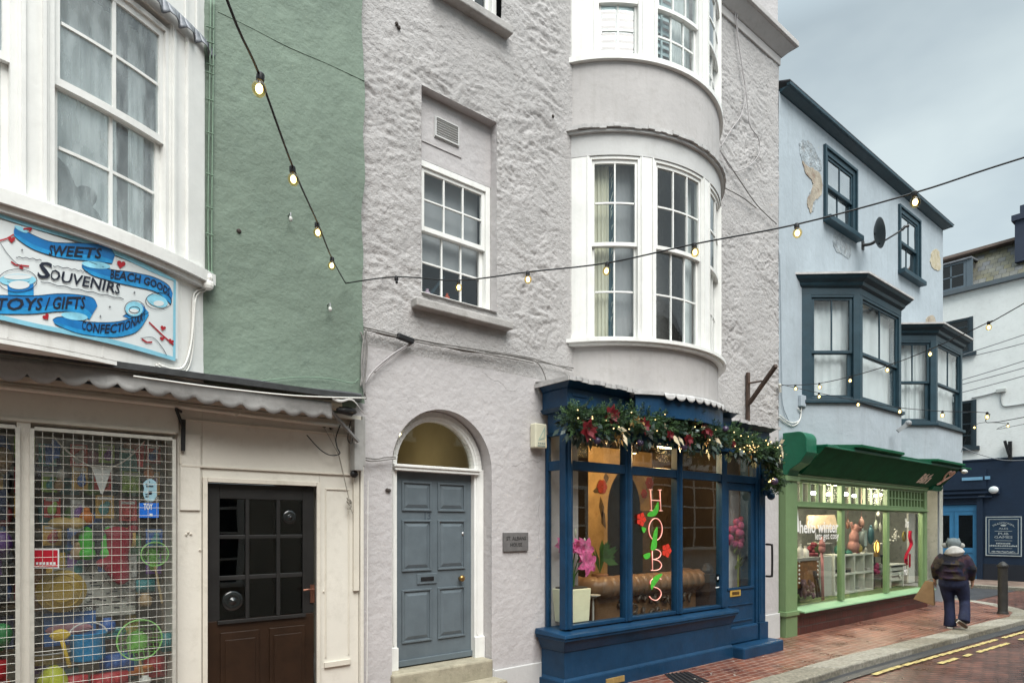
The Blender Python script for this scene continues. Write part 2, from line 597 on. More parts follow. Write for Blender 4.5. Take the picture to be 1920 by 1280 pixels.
GREEN_SHOP = mat('leaf_green_paint', (0.145, 0.225, 0.105), 0.4, 0.08, 3, 0.002, 16, dirt=(0.10, 0.18, 0.07), dirt_amt=0.4)
MINT = mat('mint_sill_paint', (0.185, 0.32, 0.18), 0.4, 0.08, 3, 0.002, 16)
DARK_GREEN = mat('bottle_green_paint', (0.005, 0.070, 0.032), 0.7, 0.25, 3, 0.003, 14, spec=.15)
MID_GREEN = mat('emerald_green_paint', (0.006, 0.105, 0.055), 0.4, 0.2, 3, 0.003, 14)
BLACK = mat('black_iron', (0.012, 0.012, 0.013), 0.45, 0.3, 8)
CABLE = mat('black_cable', (0.012, 0.013, 0.015), 0.5, 0.2, 8)
CABLE_G = mat('painted_grey_cable', (0.36, 0.34, 0.34), 0.6, 0.15, 8)
CABLE_W = mat('white_cable', (0.68, 0.67, 0.63), 0.5, 0.1, 8)
CABLE_GR = mat('painted_green_cable', (0.15, 0.225, 0.16), 0.6, 0.15, 8)
RUST = mat('rusty_iron', (0.065, 0.042, 0.032), 0.8, 0.4, 12, 0.002, 60, dirt=(0.19, 0.075, 0.025), dirt_amt=0.5)
BRASS = mat('aged_brass', (0.32, 0.2, 0.075), 0.35, 0.15, 10, metal=0.9)
GOLD = mat('polished_brass', (0.62, 0.40, 0.09), 0.35, 0.1, 10, metal=0.35)
STEEL = mat('grey_steel', (0.4, 0.4, 0.4), 0.4, 0.15, 10, metal=0.8)
GALV = mat('galvanised_wire', (0.46, 0.45, 0.40), 0.45, 0.15, 15, metal=0.25)
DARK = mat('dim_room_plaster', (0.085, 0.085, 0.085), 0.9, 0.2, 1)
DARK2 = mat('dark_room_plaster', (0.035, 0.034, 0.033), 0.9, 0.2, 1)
NET = mat('white_net_curtain', (0.72, 0.74, 0.73), 0.9, 0.06, 3, 0.004, 5, vsx=(6, 6, 0.4))
BLIND = mat('grey_roller_blind', (0.36, 0.36, 0.37), 0.85, 0.05, 2, 0.002, 8)
CURTAIN = mat('cream_curtain_cloth', (0.66, 0.63, 0.50), 0.9, 0.06, 3)
BULB_GLASS = glass('clear_bulb_glass', (1.0, 0.86, 0.55), 0.7, 0.0)
FILAMENT = emit('warm_filament', (1.0, 0.66, 0.28), 3.0)
GLOW = emit('bulb_glow', (1.0, 0.78, 0.40), 3.0)
FAIRY = emit('fairy_light', (1.0, 0.70, 0.30), 1.1)
G_SASH = glass('old_sash_glass', (0.86, 0.9, 0.9), 2.2, 0.0012)
G_DARK = glass('dusky_glass', (0.55, 0.58, 0.58), 1.0, 0.0004)
G_SHOP = glass('shop_glass', (0.95, 0.965, 0.955), 1.0, 0.0002)
G_HAZY = glass('hazed_sash_glass', (0.80, 0.86, 0.87), 2.4, 0.002, haze=0.46, haze_col=(0.60, 0.67, 0.68))  # brightness of the panes painted as a pale haze in the glass

# ------------------------------------------------------------------ the setting: ground, road, pavement
ASPH = mat('wet_tarmac', (0.045, 0.045, 0.047), 0.5, 0.3, 3, 0.004, 60)
GROUNDM = mat('town_ground', (0.12, 0.11, 0.10), 0.9, 0.3, 0.3)
PAVE = bricks('red_paving_brick', (0.185, 0.060, 0.033), (0.115, 0.040, 0.025), (0.30, 0.21, 0.165), 2.45, 'xy', 0.5, 0.58, 0.006, 0.022, wet=0.38)
ROADB = bricks('brown_road_block', (0.165, 0.066, 0.045), (0.105, 0.050, 0.038), (0.035, 0.026, 0.022), 2.45, 'xy', 0.5, 0.6, 0.005, 0.03, wet=0.4, rot=math.radians(32))
KERB = mat('granite_kerb', (0.215, 0.197, 0.155), 0.7, 0.5, 22, 0.012, 30, dirt=(0.10, 0.088, 0.065), dirt_amt=0.95)
PAVE2 = bricks('pale_paving_slab', (0.23, 0.16, 0.12), (0.18, 0.12, 0.095), (0.2, 0.18, 0.15), 1.6, 'xy', 0.8, 0.6, 0.003, 0.02, wet=0.3)
YEL = mat('worn_yellow_line', (0.50, 0.40, 0.16), 0.7, 0.3, 10, 0.002, 50, dirt=(.16, .10, .06), dirt_amt=1.0)

mb = MB(); mb.add([(-400, -400, -0.14), (400, -400, -0.14), (400, 400, -0.14), (-400, 400, -0.14)], [(0, 1, 2, 3)])
tag(mb.build('ground', GROUNDM, fix=False), kind='structure')
mb = MB(); mb.sheet(lambda a, b: (-14 + 60 * a, -0.2 + 5.6 * b, -0.10 + 0.006 * math.sin(a * 60)), 60, 6)
tag(mb.build('road', ROADB, fix=False), kind='structure')
mb = MB(); mb.add([(18.2, 5.4, -0.095), (24.6, 5.4, -0.095), (24.6, 40, -0.095), (18.2, 40, -0.095)], [(0, 1, 2, 3)])
tag(mb.build('side_road', ASPH, fix=False), kind='structure')


def kerb_in(x):
    return 4.20 - max(0, x - 9.5) * 0.058


K_IN = [(x, kerb_in(x)) for x in (-10, 0, 5, 7, 9, 11, 13, 15, 16.6)] + [(17.2, 3.85), (17.75, 4.05), (18.3, 4.4), (18.9, 4.9), (19.3, 5.6), (19.5, 6.6)]
K_OUT = [(x, kerb_in(x) - 0.37) for x in (-10, 0, 5, 7, 9, 11, 13, 15, 16.6)] + [(17.38, 3.52), (18.05, 3.78), (18.65, 4.2), (19.25, 4.8), (19.67, 5.53), (19.87, 6.6)]
mb = MB()
poly = [(x, y, 0) for x, y in K_IN] + [(18.48, 6.6, 0), (18.48, 7.2, 0), (-10, 7.2, 0)]
mb.prism(poly, (0, 0, -0.13))
tag(mb.build('pavement', PAVE), kind='structure')


def poly_at(P, t):
    L = [0]
    for i in range(1, len(P)): L.append(L[-1] + math.dist(P[i], P[i - 1]))
    d = t * L[-1]
    for i in range(1, len(P)):
        if d <= L[i] + 1e-9:
            k = (d - L[i - 1]) / (L[i] - L[i - 1])
            return (P[i - 1][0] + (P[i][0] - P[i - 1][0]) * k, P[i - 1][1] + (P[i][1] - P[i - 1][1]) * k)
    return P[-1]


mb = MB()
NK = 42
for i in range(NK):
    a, b = i / NK + 0.0004, (i + 1) / NK - 0.0004
    mb.cur = RNG.choice((0, 0, 1, 2))
    p0, p1, q0, q1 = poly_at(K_IN, a), poly_at(K_IN, b), poly_at(K_OUT, a), poly_at(K_OUT, b)
    dz = RNG.uniform(-0.004, 0.004)
    mb.hexa([(*q0, -0.16), (*q1, -0.16), (*p1, -0.16), (*p0, -0.16)], [(*q0, 0.003 + dz), (*q1, 0.003 + dz), (*p1, 0.006 + dz), (*p0, 0.006 + dz)])
tag(mb.build('kerb', [KERB, mat('granite_kerb_pale', (.28, .26, .215), .7, .45, 20, .012, 30, dirt=(.16, .14, .11), dirt_amt=.9), mat('granite_kerb_brown', (.19, .17, .13), .7, .5, 20, .012, 30, dirt=(.09, .08, .06), dirt_amt=.9)], bevel=0.016), kind='structure')
# dark channel between the kerb stones and the road blocks
mb = MB()
for i in range(NK):
    a, b = i / NK, (i + 1) / NK
    q0, q1 = poly_at(K_OUT, a), poly_at(K_OUT, b)
    mb.add([(q0[0], q0[1] + .02, -0.088), (q1[0], q1[1] + .02, -0.088), (q1[0], q1[1] - 0.2, -0.088), (q0[0], q0[1] - 0.2, -0.088)], [(0, 1, 2, 3)])
tag(mb.build('gutter', ASPH, fix=False), kind='structure')
# worn double yellow lines, broken where blocks have lost their paint
mb = MB()
x = 9.15
while x < 24:
    w = RNG.uniform(0.18, 0.28)
    for off, y0 in ((0, kerb_in(max(x, 5)) - 0.60), (1, kerb_in(max(x, 5)) - 0.84)):
        if off and x < 10.1: continue
        if RNG.random() < (0.06 if off == 0 else 0.25): continue
        y0 += -0.05 * (x - 8.4) / 6
        j = RNG.uniform(-.006, .006)
        mb.add([(x, y0 + j, -.0845), (x + w, y0 + j - .004, -.0845), (x + w - .005, y0 - .075 + j, -.0845), (x + .004, y0 - .075 + j, -.0845)], [(0, 1, 2, 3)])
    x += w + RNG.choice([0.004, 0.008, 0.012, 0.03])
tag(mb.build('road_marking', YEL, fix=False), kind='structure')
mb = MB(); mb.box(24.8, 27.6, -6, 12, -0.13, -0.012)
tag(mb.build('far_pavement', PAVE2), kind='structure')
mb = MB(); mb.box(24.5, 24.8, -6, 12, -0.14, 0.0)
tag(mb.build('far_kerb', KERB, bevel=0.01), kind='structure')
mb = MB(); mb.box(-14, 24.4, -1.9, -0.2, -0.14, 0.0)
tag(mb.build('near_pavement', PAVE), kind='structure')

# ------------------------------------------------------------------ the white and green souvenir house (left)
YG = 5.5
C1 = (-0.41, 7.71, 2.81)
house = root('souvenir_house', (0.5, YG, 0), 'sage green rendered house with a white bow window above the souvenir shop', 'house')


def rough_wall(x0, x1, z0, z1, Y, amp, step, holes=(), nz=(1, 1, 1), fade=None, seed=0.0, edge=None):
    """lumpy rendered wall as real relief, with square openings left out"""
    xs, zs = [x0, x1], [z0, z1]
    for h in holes: xs += [h[0], h[1]]; zs += [h[2], h[3]]

    def fill(L):
        L = sorted(set(L)); out = []
        for a, b in zip(L, L[1:]):
            k = max(1, round((b - a) / step))
            out += [a + (b - a) * i / k for i in range(k)]
        return out + [L[-1]]
    xs, zs = fill(xs), fill(zs)
    mb = MB(); nx = len(xs)
    V = []
    for z in zs:
        for x in xs:
            a = amp * (.95 + 1.1 * max(-.6, min(.5, noise.noise(Vector((x * .9, seed + 5, z * .9))))))
            if fade: a *= fade(x, z)
            p = Vector((x * nz[0], seed, z * nz[2]))
            q_ = p + Vector((noise.noise(p * 3), 0, noise.noise(p * 3 + Vector((9, 9, 9))))) * 0.2
            q_ = Vector((q_.x * .8 - q_.z * .35, q_.y, q_.z * 1.25 + q_.x * .25))
            d = noise.noise(q_ * 5) * 0.35 + (.25 - abs(noise.noise(q_ * 12.5 + Vector((3, 1, 7))))) * 0.7 + (.2 - abs(noise.noise(q_ * 24))) * 0.5 + noise.noise(p * 40) * 0.2
            xx = x
            if edge and abs(x - edge[0]) < 0.12: xx += edge[1] * noise.noise(Vector((0, 0, z * 1.6))) * max(0, 1 - abs(x - edge[0]) / .12)
            V.append((xx, Y - a * d, z))
    F = []
    for j in range(len(zs) - 1):
        zc = (zs[j] + zs[j + 1]) / 2
        for i in range(nx - 1):
            xc = (xs[i] + xs[i + 1]) / 2
            if any(h[0] < xc < h[1] and h[2] < zc < h[3] for h in holes): continue
            F.append((j * nx + i, j * nx + i + 1, (j + 1) * nx + i + 1, (j + 1) * nx + i))
    mb.add(V, F)
    return mb


w = rough_wall(1.25, 2.71, 3.04, 9.6, YG, 0.008, 0.06, edge=(2.71, 0.10), seed=3.3)
w.box(1.2, 2.655, YG + 0.03, YG + 5, 3.0, 9.6)
w.build('wall', GREEN_WALL, house, fix=False, smooth=True)
mb = MB(); mb.box(-5, 1.25, YG + 0.02, YG + 0.3, 5.9, 9.6); mb.box(-5, -2.3, YG, YG + .3, 2.9, 5.9)
mb.build('bay_back_wall', WHITE2, house)
mb = MB(); mb.box(-2.6, 1.24, 7.6, 7.7, 2.9, 6.0); mb.box(-2.6, 1.24, 5.9, 7.6, 2.95, 3.0); mb.box(-2.6, 1.24, 5.9, 7.6, 5.9, 6.0)
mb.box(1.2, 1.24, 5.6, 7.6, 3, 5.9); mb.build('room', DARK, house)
mb = MB()
mb.arc(C1, -0.05, 0.0, -38.3, 38.3, 3.03, 3.80, 40)
mb.prism([onarc(C1, t, 3.0, -0.002) for t in range(-38, 39, 2)], (0, 0, 0.03))
for t in (10.2, 21, 33.2): mb.arc(C1, 0.0, 0.002, t, t + .15, 3.04, 3.8, 1)
mb.build('bay_fascia', WHITE2, house)
mb = MB()
mb.arc(C1, -0.06, 0.085, -38.6, 38.9, 3.815, 3.90, 40)
mb.arc(C1, -0.06, 0.05, -38.6, 38.6, 3.775, 3.813, 40)
mb.arc(C1, -0.06, 0.045, -38.6, 38.6, 3.902, 3.925, 40)
mb.build('window_sill', WHITE, house)
mb = MB()
for a, b in ((31.4, 38.4), (11.3, 14.6), (-14.6, -11.3), (-38.4, -31.4)):
    mb.arc(C1, -0.08, 0.0, a, b, 3.927, 5.64)
    mb.arc(C1, 0.0, 0.018, a + 0.35, a + 0.75, 3.93, 5.64, 1)
    mb.arc(C1, 0.0, 0.018, b - 0.75, b - 0.35, 3.93, 5.64, 1)
mb.arc(C1, 0.0, 0.03, 34.2, 37.6, 3.927, 5.64)
mb.arc(C1, -0.08, 0.004, -38.4, 38.4, 5.642, 6.2)
mb.arc(C1, 0.006, 0.02, 33.9, 34.3, 5.75, 6.2, 1); mb.arc(C1, 0.006, 0.02, 36.2, 36.6, 5.75, 6.2, 1)
mb.prism([onarc(C1, t, 6.2, 0.02) for t in range(-38, 39, 2)], (0, 0, 0.05))
mb.build('bay_frame', WHITE, house)


def arc_sash(c, t0, t1, z0, z1, d, nt, nz, parent, pmat, gmat, rail=0.055, stile=1.0, bar=0.018, bart=0.38, name='sash', ts=None):
    """one sliding sash following a bow: stiles, rails, glazing bars; its glass is a part of it"""
    m = MB()
    m.arc(c, d - 0.035, d, t0, t0 + stile, z0, z1)
    m.arc(c, d - 0.035, d, t1 - stile, t1, z0, z1)
    m.arc(c, d - 0.035, d, t0 + stile, t1 - stile, z0, z0 + rail)
    m.arc(c, d - 0.035, d, t0 + stile, t1 - stile, z1 - rail, z1)
    a, b = t0 + stile, t1 - stile
    cuts = ts or [a + (b - a) * k / nt for k in range(1, nt)]
    for t in cuts:
        m.arc(c, d - 0.03, d - 0.003, t - bart / 2, t + bart / 2, z0 + rail, z1 - rail, 1)
    for k in range(1, nz):
        z = z0 + rail + (z1 - z0 - 2 * rail) * k / nz
        e = [a] + cuts + [b]
        for u0, u1 in zip(e, e[1:]):
            m.arc(c, d - 0.03, d - 0.005, u0 + bart / 2, u1 - bart / 2, z - bar / 2, z + bar / 2)
    s = m.build(name, pmat, parent)
    g = MB(); g.sheet(lambda i, j: onarc(c, a + (b - a) * i, z0 + rail + (z1 - z0 - 2 * rail) * j, d - 0.017), 12, 1)
    g.build('pane', gmat, s, fix=False, smooth=True)
    return s


def win_group(c, t0, t1, zs, parent, pmat, gmat, nt, nz, frame=1.0, d=-0.03, **kw):
    z0, zm, z1 = zs
    m = MB()
    m.arc(c, d - 0.08, d + 0.02, t0, t0 + frame, z0, z1); m.arc(c, d - 0.08, d + 0.02, t1 - frame, t1, z0, z1)
    m.arc(c, d - 0.08, d + 0.02, t0 + frame, t1 - frame, z1 - 0.035, z1)
    o = m.build('window', pmat, parent)
    arc_sash(c, t0 + frame, t1 - frame, zm, z1 - 0.036, d, nt, nz, o, pmat, gmat, **kw)
    arc_sash(c, t0 + frame, t1 - frame, z0 + 0.002, zm + 0.05, d - 0.04, nt, nz, o, pmat, gmat, **kw)
    return o


for a, b, n_ in ((14.6, 31.4, 2), (-11.3, 11.3, 3), (-31.4, -14.6, 2)):
    win_group(C1, a, b, (3.928, 4.73, 5.60), house, WHITE, G_HAZY, n_, 2, frame=0.7, rail=0.05, stile=0.75, bar=0.02, bart=0.45)


def wavy_arc(c, d, t0, t1, z0, z1, amp, freq, n=60):
    m = MB()
    m.sheet(lambda i, j: onarc(c, t0 + (t1 - t0) * i, z0 + (z1 - z0) * j,
                               d + amp * math.sin(i * freq) * (1 - .3 * j) + amp * .5 * math.sin(i * freq * 2.3 + 3 * j)), n, 8)
    return m


wavy_arc(C1, -0.30, 14.0, 27.0, 4.05, 5.62, 0.010, 50).build('net_curtain', NET, house, smooth=True, fix=False)
wavy_arc(C1, -0.28, 28.6, 32.0, 3.95, 5.62, 0.012, 18).build('net_curtain', NET, house, smooth=True, fix=False)
wavy_arc(C1, -0.30, -12.0, 11.0, 3.95, 5.62, 0.012, 70).build('net_curtain', NET, house, smooth=True, fix=False)
# ruffled lead strip over the right light
m = MB()
for k in range(24):
    f = lambda i, j, k=k: onarc(C1, 21 + (39.4 - 21) * (k + i) / 24,
                                5.755 - j * (0.085 + 0.045 * abs(math.sin((k + i) * math.pi / 4))),
                                0.03 + j * (0.035 + 0.03 * math.sin((k + i) * math.pi / 2)))
    m.sheet(f, 2, 4)
m.build('lead_valance', LEAD, house, smooth=True, thick=0.006, fix=False)
# curled cloth bundle on the sill inside
m = MB()
for k in range(9):
    t = 16.0 + 0.62 * k
    p = onarc(C1, t, 4.08 + 0.10 * math.sin(k * .9) + 0.12 * (1 - k / 9), -0.2)
    m.ell(p, 0.07, 0.05, 0.075 + 0.02 * math.sin(k * 2), 10, 6)
m.ell(onarc(C1, 18.5, 4.02, -.2), .2, .06, .10, 12, 6)
tag(remesh(m.build('cloth_bundle', mat('dusty_grey_cloth', (0.10, 0.115, 0.115), 0.9, 0.3, 9, 0.03, 9), smooth=True), .016, 4),
    'dusty grey ruffled bundle on the sill behind the bow window over the sign', 'cloth bundle')

# ------------------------------------------------------------------ painted signboard round the bow
SGN = C1
sign = root('shop_sign', onarc(C1, 21, 3.16), 'long painted board with blue ribbons reading Souvenirs, round the white bow', 'sign')
SB_W = mat('sign_white_enamel', (0.66, 0.70, 0.70), 0.4, 0.06, 4)
SB_SKY = mat('sign_pale_blue', (0.22, 0.50, 0.62), 0.4, 0.15, 9)
SB_BLUE = mat('sign_ribbon_blue', (0.012, 0.165, 0.44), 0.35, 0.22, 9)
SB_CYAN = mat('sign_fold_cyan', (0.25, 0.58, 0.72), 0.35, 0.3, 8)
SB_INK = mat('sign_black_ink', (0.012, 0.016, 0.03), 0.4, 0.2, 8)
SB_RED = mat('sign_red', (0.35, 0.012, 0.02), 0.4, 0.2, 8)
m = MB(); m.arc(SGN, 0.002, 0.02, -33, 32.4, 3.152, 3.735, 50); m.build('board', SB_W, sign)
zz = lambda x, y: (x / 3.048, 380 + y / 3.048)


def sp(x, y, d):
    t, z = cylp(*zz(x, y), (C1[0], C1[1], C1[2] + 0.022))
    return onarc(C1, t, z, d)


def smooth_poly(P, k=5):
    n = len(P); out = []
    for i in range(n):
        p0, p1, p2, p3 = P[i - 1], P[i], P[(i + 1) % n], P[(i + 2) % n]
        for j in range(k):
            t = j / k
            out.append(tuple(0.5 * ((2 * p1[a]) + (-p0[a] + p2[a]) * t + (2 * p0[a] - 5 * p1[a] + 4 * p2[a] - p3[a]) * t * t + (-p0[a] + 3 * p1[a] - 3 * p2[a] + p3[a]) * t ** 3) for a in (0, 1)))
    return out


def smooth_line(P, k=6):
    out = []
    for i in range(len(P) - 1):
        p0, p1, p2, p3 = P[max(i - 1, 0)], P[i], P[i + 1], P[min(i + 2, len(P) - 1)]
        for j in range(k):
            t = j / k
            out.append(tuple(0.5 * ((2 * p1[a]) + (-p0[a] + p2[a]) * t + (2 * p0[a] - 5 * p1[a] + 4 * p2[a] - p3[a]) * t * t + (-p0[a] + 3 * p1[a] - 3 * p2[a] + p3[a]) * t ** 3) for a in range(len(p1))))
    out.append(tuple(P[-1]))
    return out


def flat_poly(mb, pts):
    """ear-cut a flat outline into triangles"""
    from mathutils.geometry import tessellate_polygon
    tri = tessellate_polygon([[Vector(p) for p in pts]])
    mb.add(pts, [tuple(t) for t in tri])
    return mb


def ribbon(top, bot, d):
    """band between two traced edges"""
    m_ = MB()
    T, B = smooth_line(top, 8), smooth_line(bot, 8)
    n = 40
    at = lambda L, t: (lambda f: tuple(L[int(f)][a] + (L[min(int(f) + 1, len(L) - 1)][a] - L[int(f)][a]) * (f - int(f)) for a in (0, 1)))(t * (len(L) - 1))
    m_.sheet(lambda i, j: sp(*[at(T, i)[a] + (at(B, i)[a] - at(T, i)[a]) * j for a in (0, 1)], d), n, 4)
    return m_


m = MB()
for P_ in ([(-60, 30), (0, 62), (200, 130), (480, 208), (700, 290), (900, 385), (1005, 440), (1005, 452), (880, 402), (690, 312), (470, 228), (200, 150), (0, 84), (-60, 55)],):
    T, B = P_[:7], P_[7:][::-1]
    m.v += ribbon(T, B, 0.0225).v; n0 = len(m.v)
    m.f += ribbon(T, B, 0.0225).f; m.m = [0] * len(m.f)
r2 = ribbon([(-60, 630), (0, 640), (200, 688), (480, 742), (750, 808), (990, 880)], [(-60, 662), (0, 668), (200, 714), (480, 772), (750, 835), (1003, 905)], 0.0225)
m.add(r2.v, r2.f)
r3 = ribbon([(992, 442), (990, 600), (988, 880)], [(1006, 440), (1004, 600), (1003, 903)], 0.0225)
m.add(r3.v, r3.f)
m.build('painted_border', SB_SKY, sign, fix=False)
m = MB()
for top, bot in (
    ([(78, 160), (100, 134), (180, 180), (300, 225), (470, 232), (610, 246), (656, 300)], [(80, 190), (120, 225), (200, 272), (330, 312), (470, 330), (560, 338), (640, 348)]),
    ([(466, 362), (500, 336), (620, 378), (760, 398), (880, 426), (960, 470), (986, 520)], [(470, 372), (520, 412), (610, 442), (720, 470), (860, 500), (920, 530), (976, 582)]),
    ([(-60, 530), (0, 528), (190, 532), (330, 520), (450, 526), (530, 545), (556, 590)], [(-60, 634), (0, 636), (180, 636), (330, 622), (420, 626), (470, 640), (510, 668)]),
    ([(300, 668), (345, 652), (470, 676), (600, 684), (700, 674), (780, 640), (812, 588)], [(312, 692), (360, 716), (460, 750), (600, 768), (700, 764), (790, 730), (850, 640)]),
    ([(40, 450), (110, 470), (190, 440)], [(46, 530), (110, 534), (192, 534)]),
    ([(700, 648), (760, 612), (806, 575)], [(740, 662), (800, 650), (850, 628)]),
):
    ribbon(top, bot, 0.0235).build('ribbon', SB_BLUE, sign, fix=False)
    for e_ in (top, bot):
        L_ = smooth_line(e_, 6); m = MB()
        for (x0, y0), (x1, y1) in zip(L_, L_[1:]): m.add([sp(x0, y0 - 1.6, .0242), sp(x1, y1 - 1.6, .0242), sp(x1, y1 + 1.6, .0242), sp(x0, y0 + 1.6, .0242)], [(0, 1, 2, 3)])
        m.build('ribbon_outline', SB_INK, sign, fix=False)
    lo_ = [(b_[0] + (t_[0] - b_[0]) * .34, b_[1] + (t_[1] - b_[1]) * .34) for t_, b_ in zip(top, bot)]
    ribbon(lo_, bot, 0.0238).build('ribbon_shade', mat('sign_ribbon_light', (.02, .26, .55), .35, .3, 14), sign, fix=False)
m = MB()
for cx, cy, rx, ry, rt in ((548, 356, 82, 20, .12), (425, 648, 76, 22, .12), (100, 442, 105, 34, 0), (898, 560, 62, 34, .35), (766, 606, 50, 42, 0), (120, 152, 42, 12, .45)):
    m = MB()
    P_ = [sp(cx + rx * math.cos(t) * math.cos(rt) - ry * math.sin(t) * math.sin(rt), cy + rx * math.cos(t) * math.sin(rt) + ry * math.sin(t) * math.cos(rt), 0.0245) for t in [k * math.pi / 14 for k in range(28)]]
    m.add(P_, [tuple(range(28))]); m.build('ribbon_fold', SB_CYAN, sign, fix=False)
m = MB()
for cx, cy, rx, ry in ((108, 470, 60, 24), (905, 575, 30, 16), (760, 622, 30, 16), (100, 425, 80, 14)):
    P_ = [sp(cx + rx * math.cos(t), cy + ry * math.sin(t), 0.0255) for t in [k * math.pi / 10 for k in range(20)]]
    m = MB(); m.add(P_, [tuple(range(20))]); m.build('scroll_highlight', SB_W, sign, fix=False)
m = MB()


def line_text(mb, txt, base, h, d, bold=0.02, shear=0.2, spacing=1.0, h1=None):
    L = smooth_line(base, 8)
    h1 = h if h1 is None else h1

    def fn(s, t):
        f = max(0, min(.9999, s)) * (len(L) - 1); i = int(f)
        x = L[i][0] + (L[i + 1][0] - L[i][0]) * (f - i); y = L[i][1] + (L[i + 1][1] - L[i][1]) * (f - i)
        return sp(x, y - t * (h + (h1 - h) * s), d)
    mb = MB(); text_map(mb, txt, fn, bold, shear, spacing); mb.build('lettering', SB_INK, sign, fix=False)


line_text(m, 'SWEETS', [(278, 300), (400, 306), (580, 318)], 56, 0.0265, 0.022)
line_text(m, 'S', [(212, 424), (250, 432), (296, 440)], 92, 0.0265, 0.02)
line_text(m, 'OUVENIRS', [(288, 440), (420, 466), (560, 494), (685, 524)], 60, 0.0265, 0.018, h1=58)
line_text(m, 'BEACH GOODS', [(628, 432), (760, 452), (880, 484), (968, 530)], 50, 0.0265, 0.02, h1=40)
line_text(m, 'TOYS / GIFTS', [(-12, 612), (200, 612), (340, 606), (486, 604)], 66, 0.0265, 0.022)
line_text(m, 'CONFECTIONARY', [(468, 724), (560, 744), (680, 738), (770, 702), (830, 662)], 52, 0.0265, 0.018, h1=46)
for base in ([(90, 312), (160, 318), (236, 330)], [(302, 362), (400, 378), (470, 392), (500, 396)], [(230, 450), (400, 488), (560, 520), (705, 550)]):
    L = smooth_line(base, 10)
    L = [(x, y + 3.2 * math.sin(i * 1.3)) for i, (x, y) in enumerate(L)]
    for (x0, y0), (x1, y1) in zip(L, L[1:]):
        m.add([sp(x0, y0 - 2.2, .0265), sp(x1, y1 - 2.2, .0265), sp(x1, y1 + 2.2, .0265), sp(x0, y0 + 2.2, .0265)], [(0, 1, 2, 3)])
for cx, cy in ((125, 272), (766, 514), (626, 596), (572, 650)):
    m.add([sp(cx - 9, cy, .0265), sp(cx, cy - 3, .0265), sp(cx + 9, cy, .0265), sp(cx, cy + 3, .0265)], [(0, 1, 2, 3)])
    m.add([sp(cx - 3, cy, .0267), sp(cx, cy - 10, .0267), sp(cx + 3, cy, .0267), sp(cx, cy + 10, .0267)], [(0, 1, 2, 3)])


def stroke(mb, P, w, d):
    for (x0, y0), (x1, y1) in zip(P, P[1:]):
        dx, dy = x1 - x0, y1 - y0; L = math.hypot(dx, dy) or 1
        nx, ny = -dy / L * w / 2, dx / L * w / 2
        mb.add([sp(x0 - nx, y0 - ny, d), sp(x1 - nx, y1 - ny, d), sp(x1 + nx, y1 + ny, d), sp(x0 + nx, y0 + ny, d)], [(0, 1, 2, 3)])


for cx, cy, rx, ry in ((100, 446, 110, 66), (768, 606, 58, 46), (904, 562, 74, 48), (766, 612, 30, 18)):
    stroke(m, [(cx + rx * math.cos(t), cy + ry * math.sin(t)) for t in [k * math.pi / 16 for k in range(-16, 17)]], 3.5, .0266)
stroke(m, smooth_line([(0, 230), (40, 290), (90, 345), (130, 370)]), 3, .0266)
stroke(m, smooth_line([(800, 775), (870, 770), (920, 820), (950, 870)]), 3, .0266)
m.build('painted_line', SB_INK, sign, fix=False)
m = MB()


def heart(cx, cy, r, rot=0.0):
    P_ = []
    for k in range(24):
        t = 2 * math.pi * k / 24
        x = 16 * math.sin(t) ** 3 / 16 * r; y = -(13 * math.cos(t) - 5 * math.cos(2 * t) - 2 * math.cos(3 * t) - math.cos(4 * t)) / 16 * r
        P_.append((cx + x * math.cos(rot) - y * math.sin(rot), cy + x * math.sin(rot) + y * math.cos(rot)))
    return P_


for h in (heart(690, 352, 25, .2), heart(262, 652, 20, -.6), heart(930, 716, 16, .3), heart(925, 776, 14), heart(975, 792, 16, .5), heart(66, 212, 20), heart(120, 368, 14, 1.2)):
    hm = MB(); flat_poly(hm, [sp(*p, .0257) for p in h]); hm.build('red_heart', SB_RED, sign, fix=False)
stroke(m, [(850, 682), (920, 750), (990, 812)], 8, .0255); stroke(m, [(-10, 220), (40, 205), (78, 182)], 8, .0255)
stroke(m, [(62, 338), (90, 356), (165, 364)], 9, .0255); stroke(m, [(808, 778), (838, 798), (868, 796)], 9, .0255)
stroke(m, [(132, 152), (180, 146), (166, 165)], 10, .0257)
m.build('red_motif', SB_RED, sign, fix=False)

# ------------------------------------------------------------------ cream souvenir shopfront under it
sf = root('cream_shopfront', (0.9, 5.5, 0), 'cream painted wooden shopfront with a black half glazed door', 'shopfront')
X5 = lambda u, Y=5.5: wp(u, 900, Y)[0]


def Z5(u, v, Y=5.5): return wp(u, v, Y)[2]


m = MB()
m.box(2.285, 2.66, 5.50, 5.62, 0.0, 2.36)                # right pilaster
m.box(1.14, 1.315, 5.50, 5.62, 0.0, 2.60)                # pier between window and door
m.box(1.155, 1.30, 5.485, 5.499, 2.02, 2.62)
m.box(-3.5, 1.137, 5.50, 5.62, 0.0, 0.25)                # stall riser
m.box(-3.5, 1.14, 5.47, 5.62, 2.615, 2.86)               # fascia over the window
m.box(1.143, 1.317, 5.50, 5.62, 2.602, 2.86); m.box(1.318, 2.66, 5.501, 5.62, 2.362, 2.86); m.box(1.318, 2.283, 5.50, 5.62, 2.25, 2.36)              # panel over the door
m.box(0.15, 0.225, 5.47, 5.60, 0.252, 2.612)
m.box(2.663, 2.695, 5.46, 5.62, 0.0, 2.86)
m.build('frame', CREAM, sf, bevel=0.003)
m = MB()
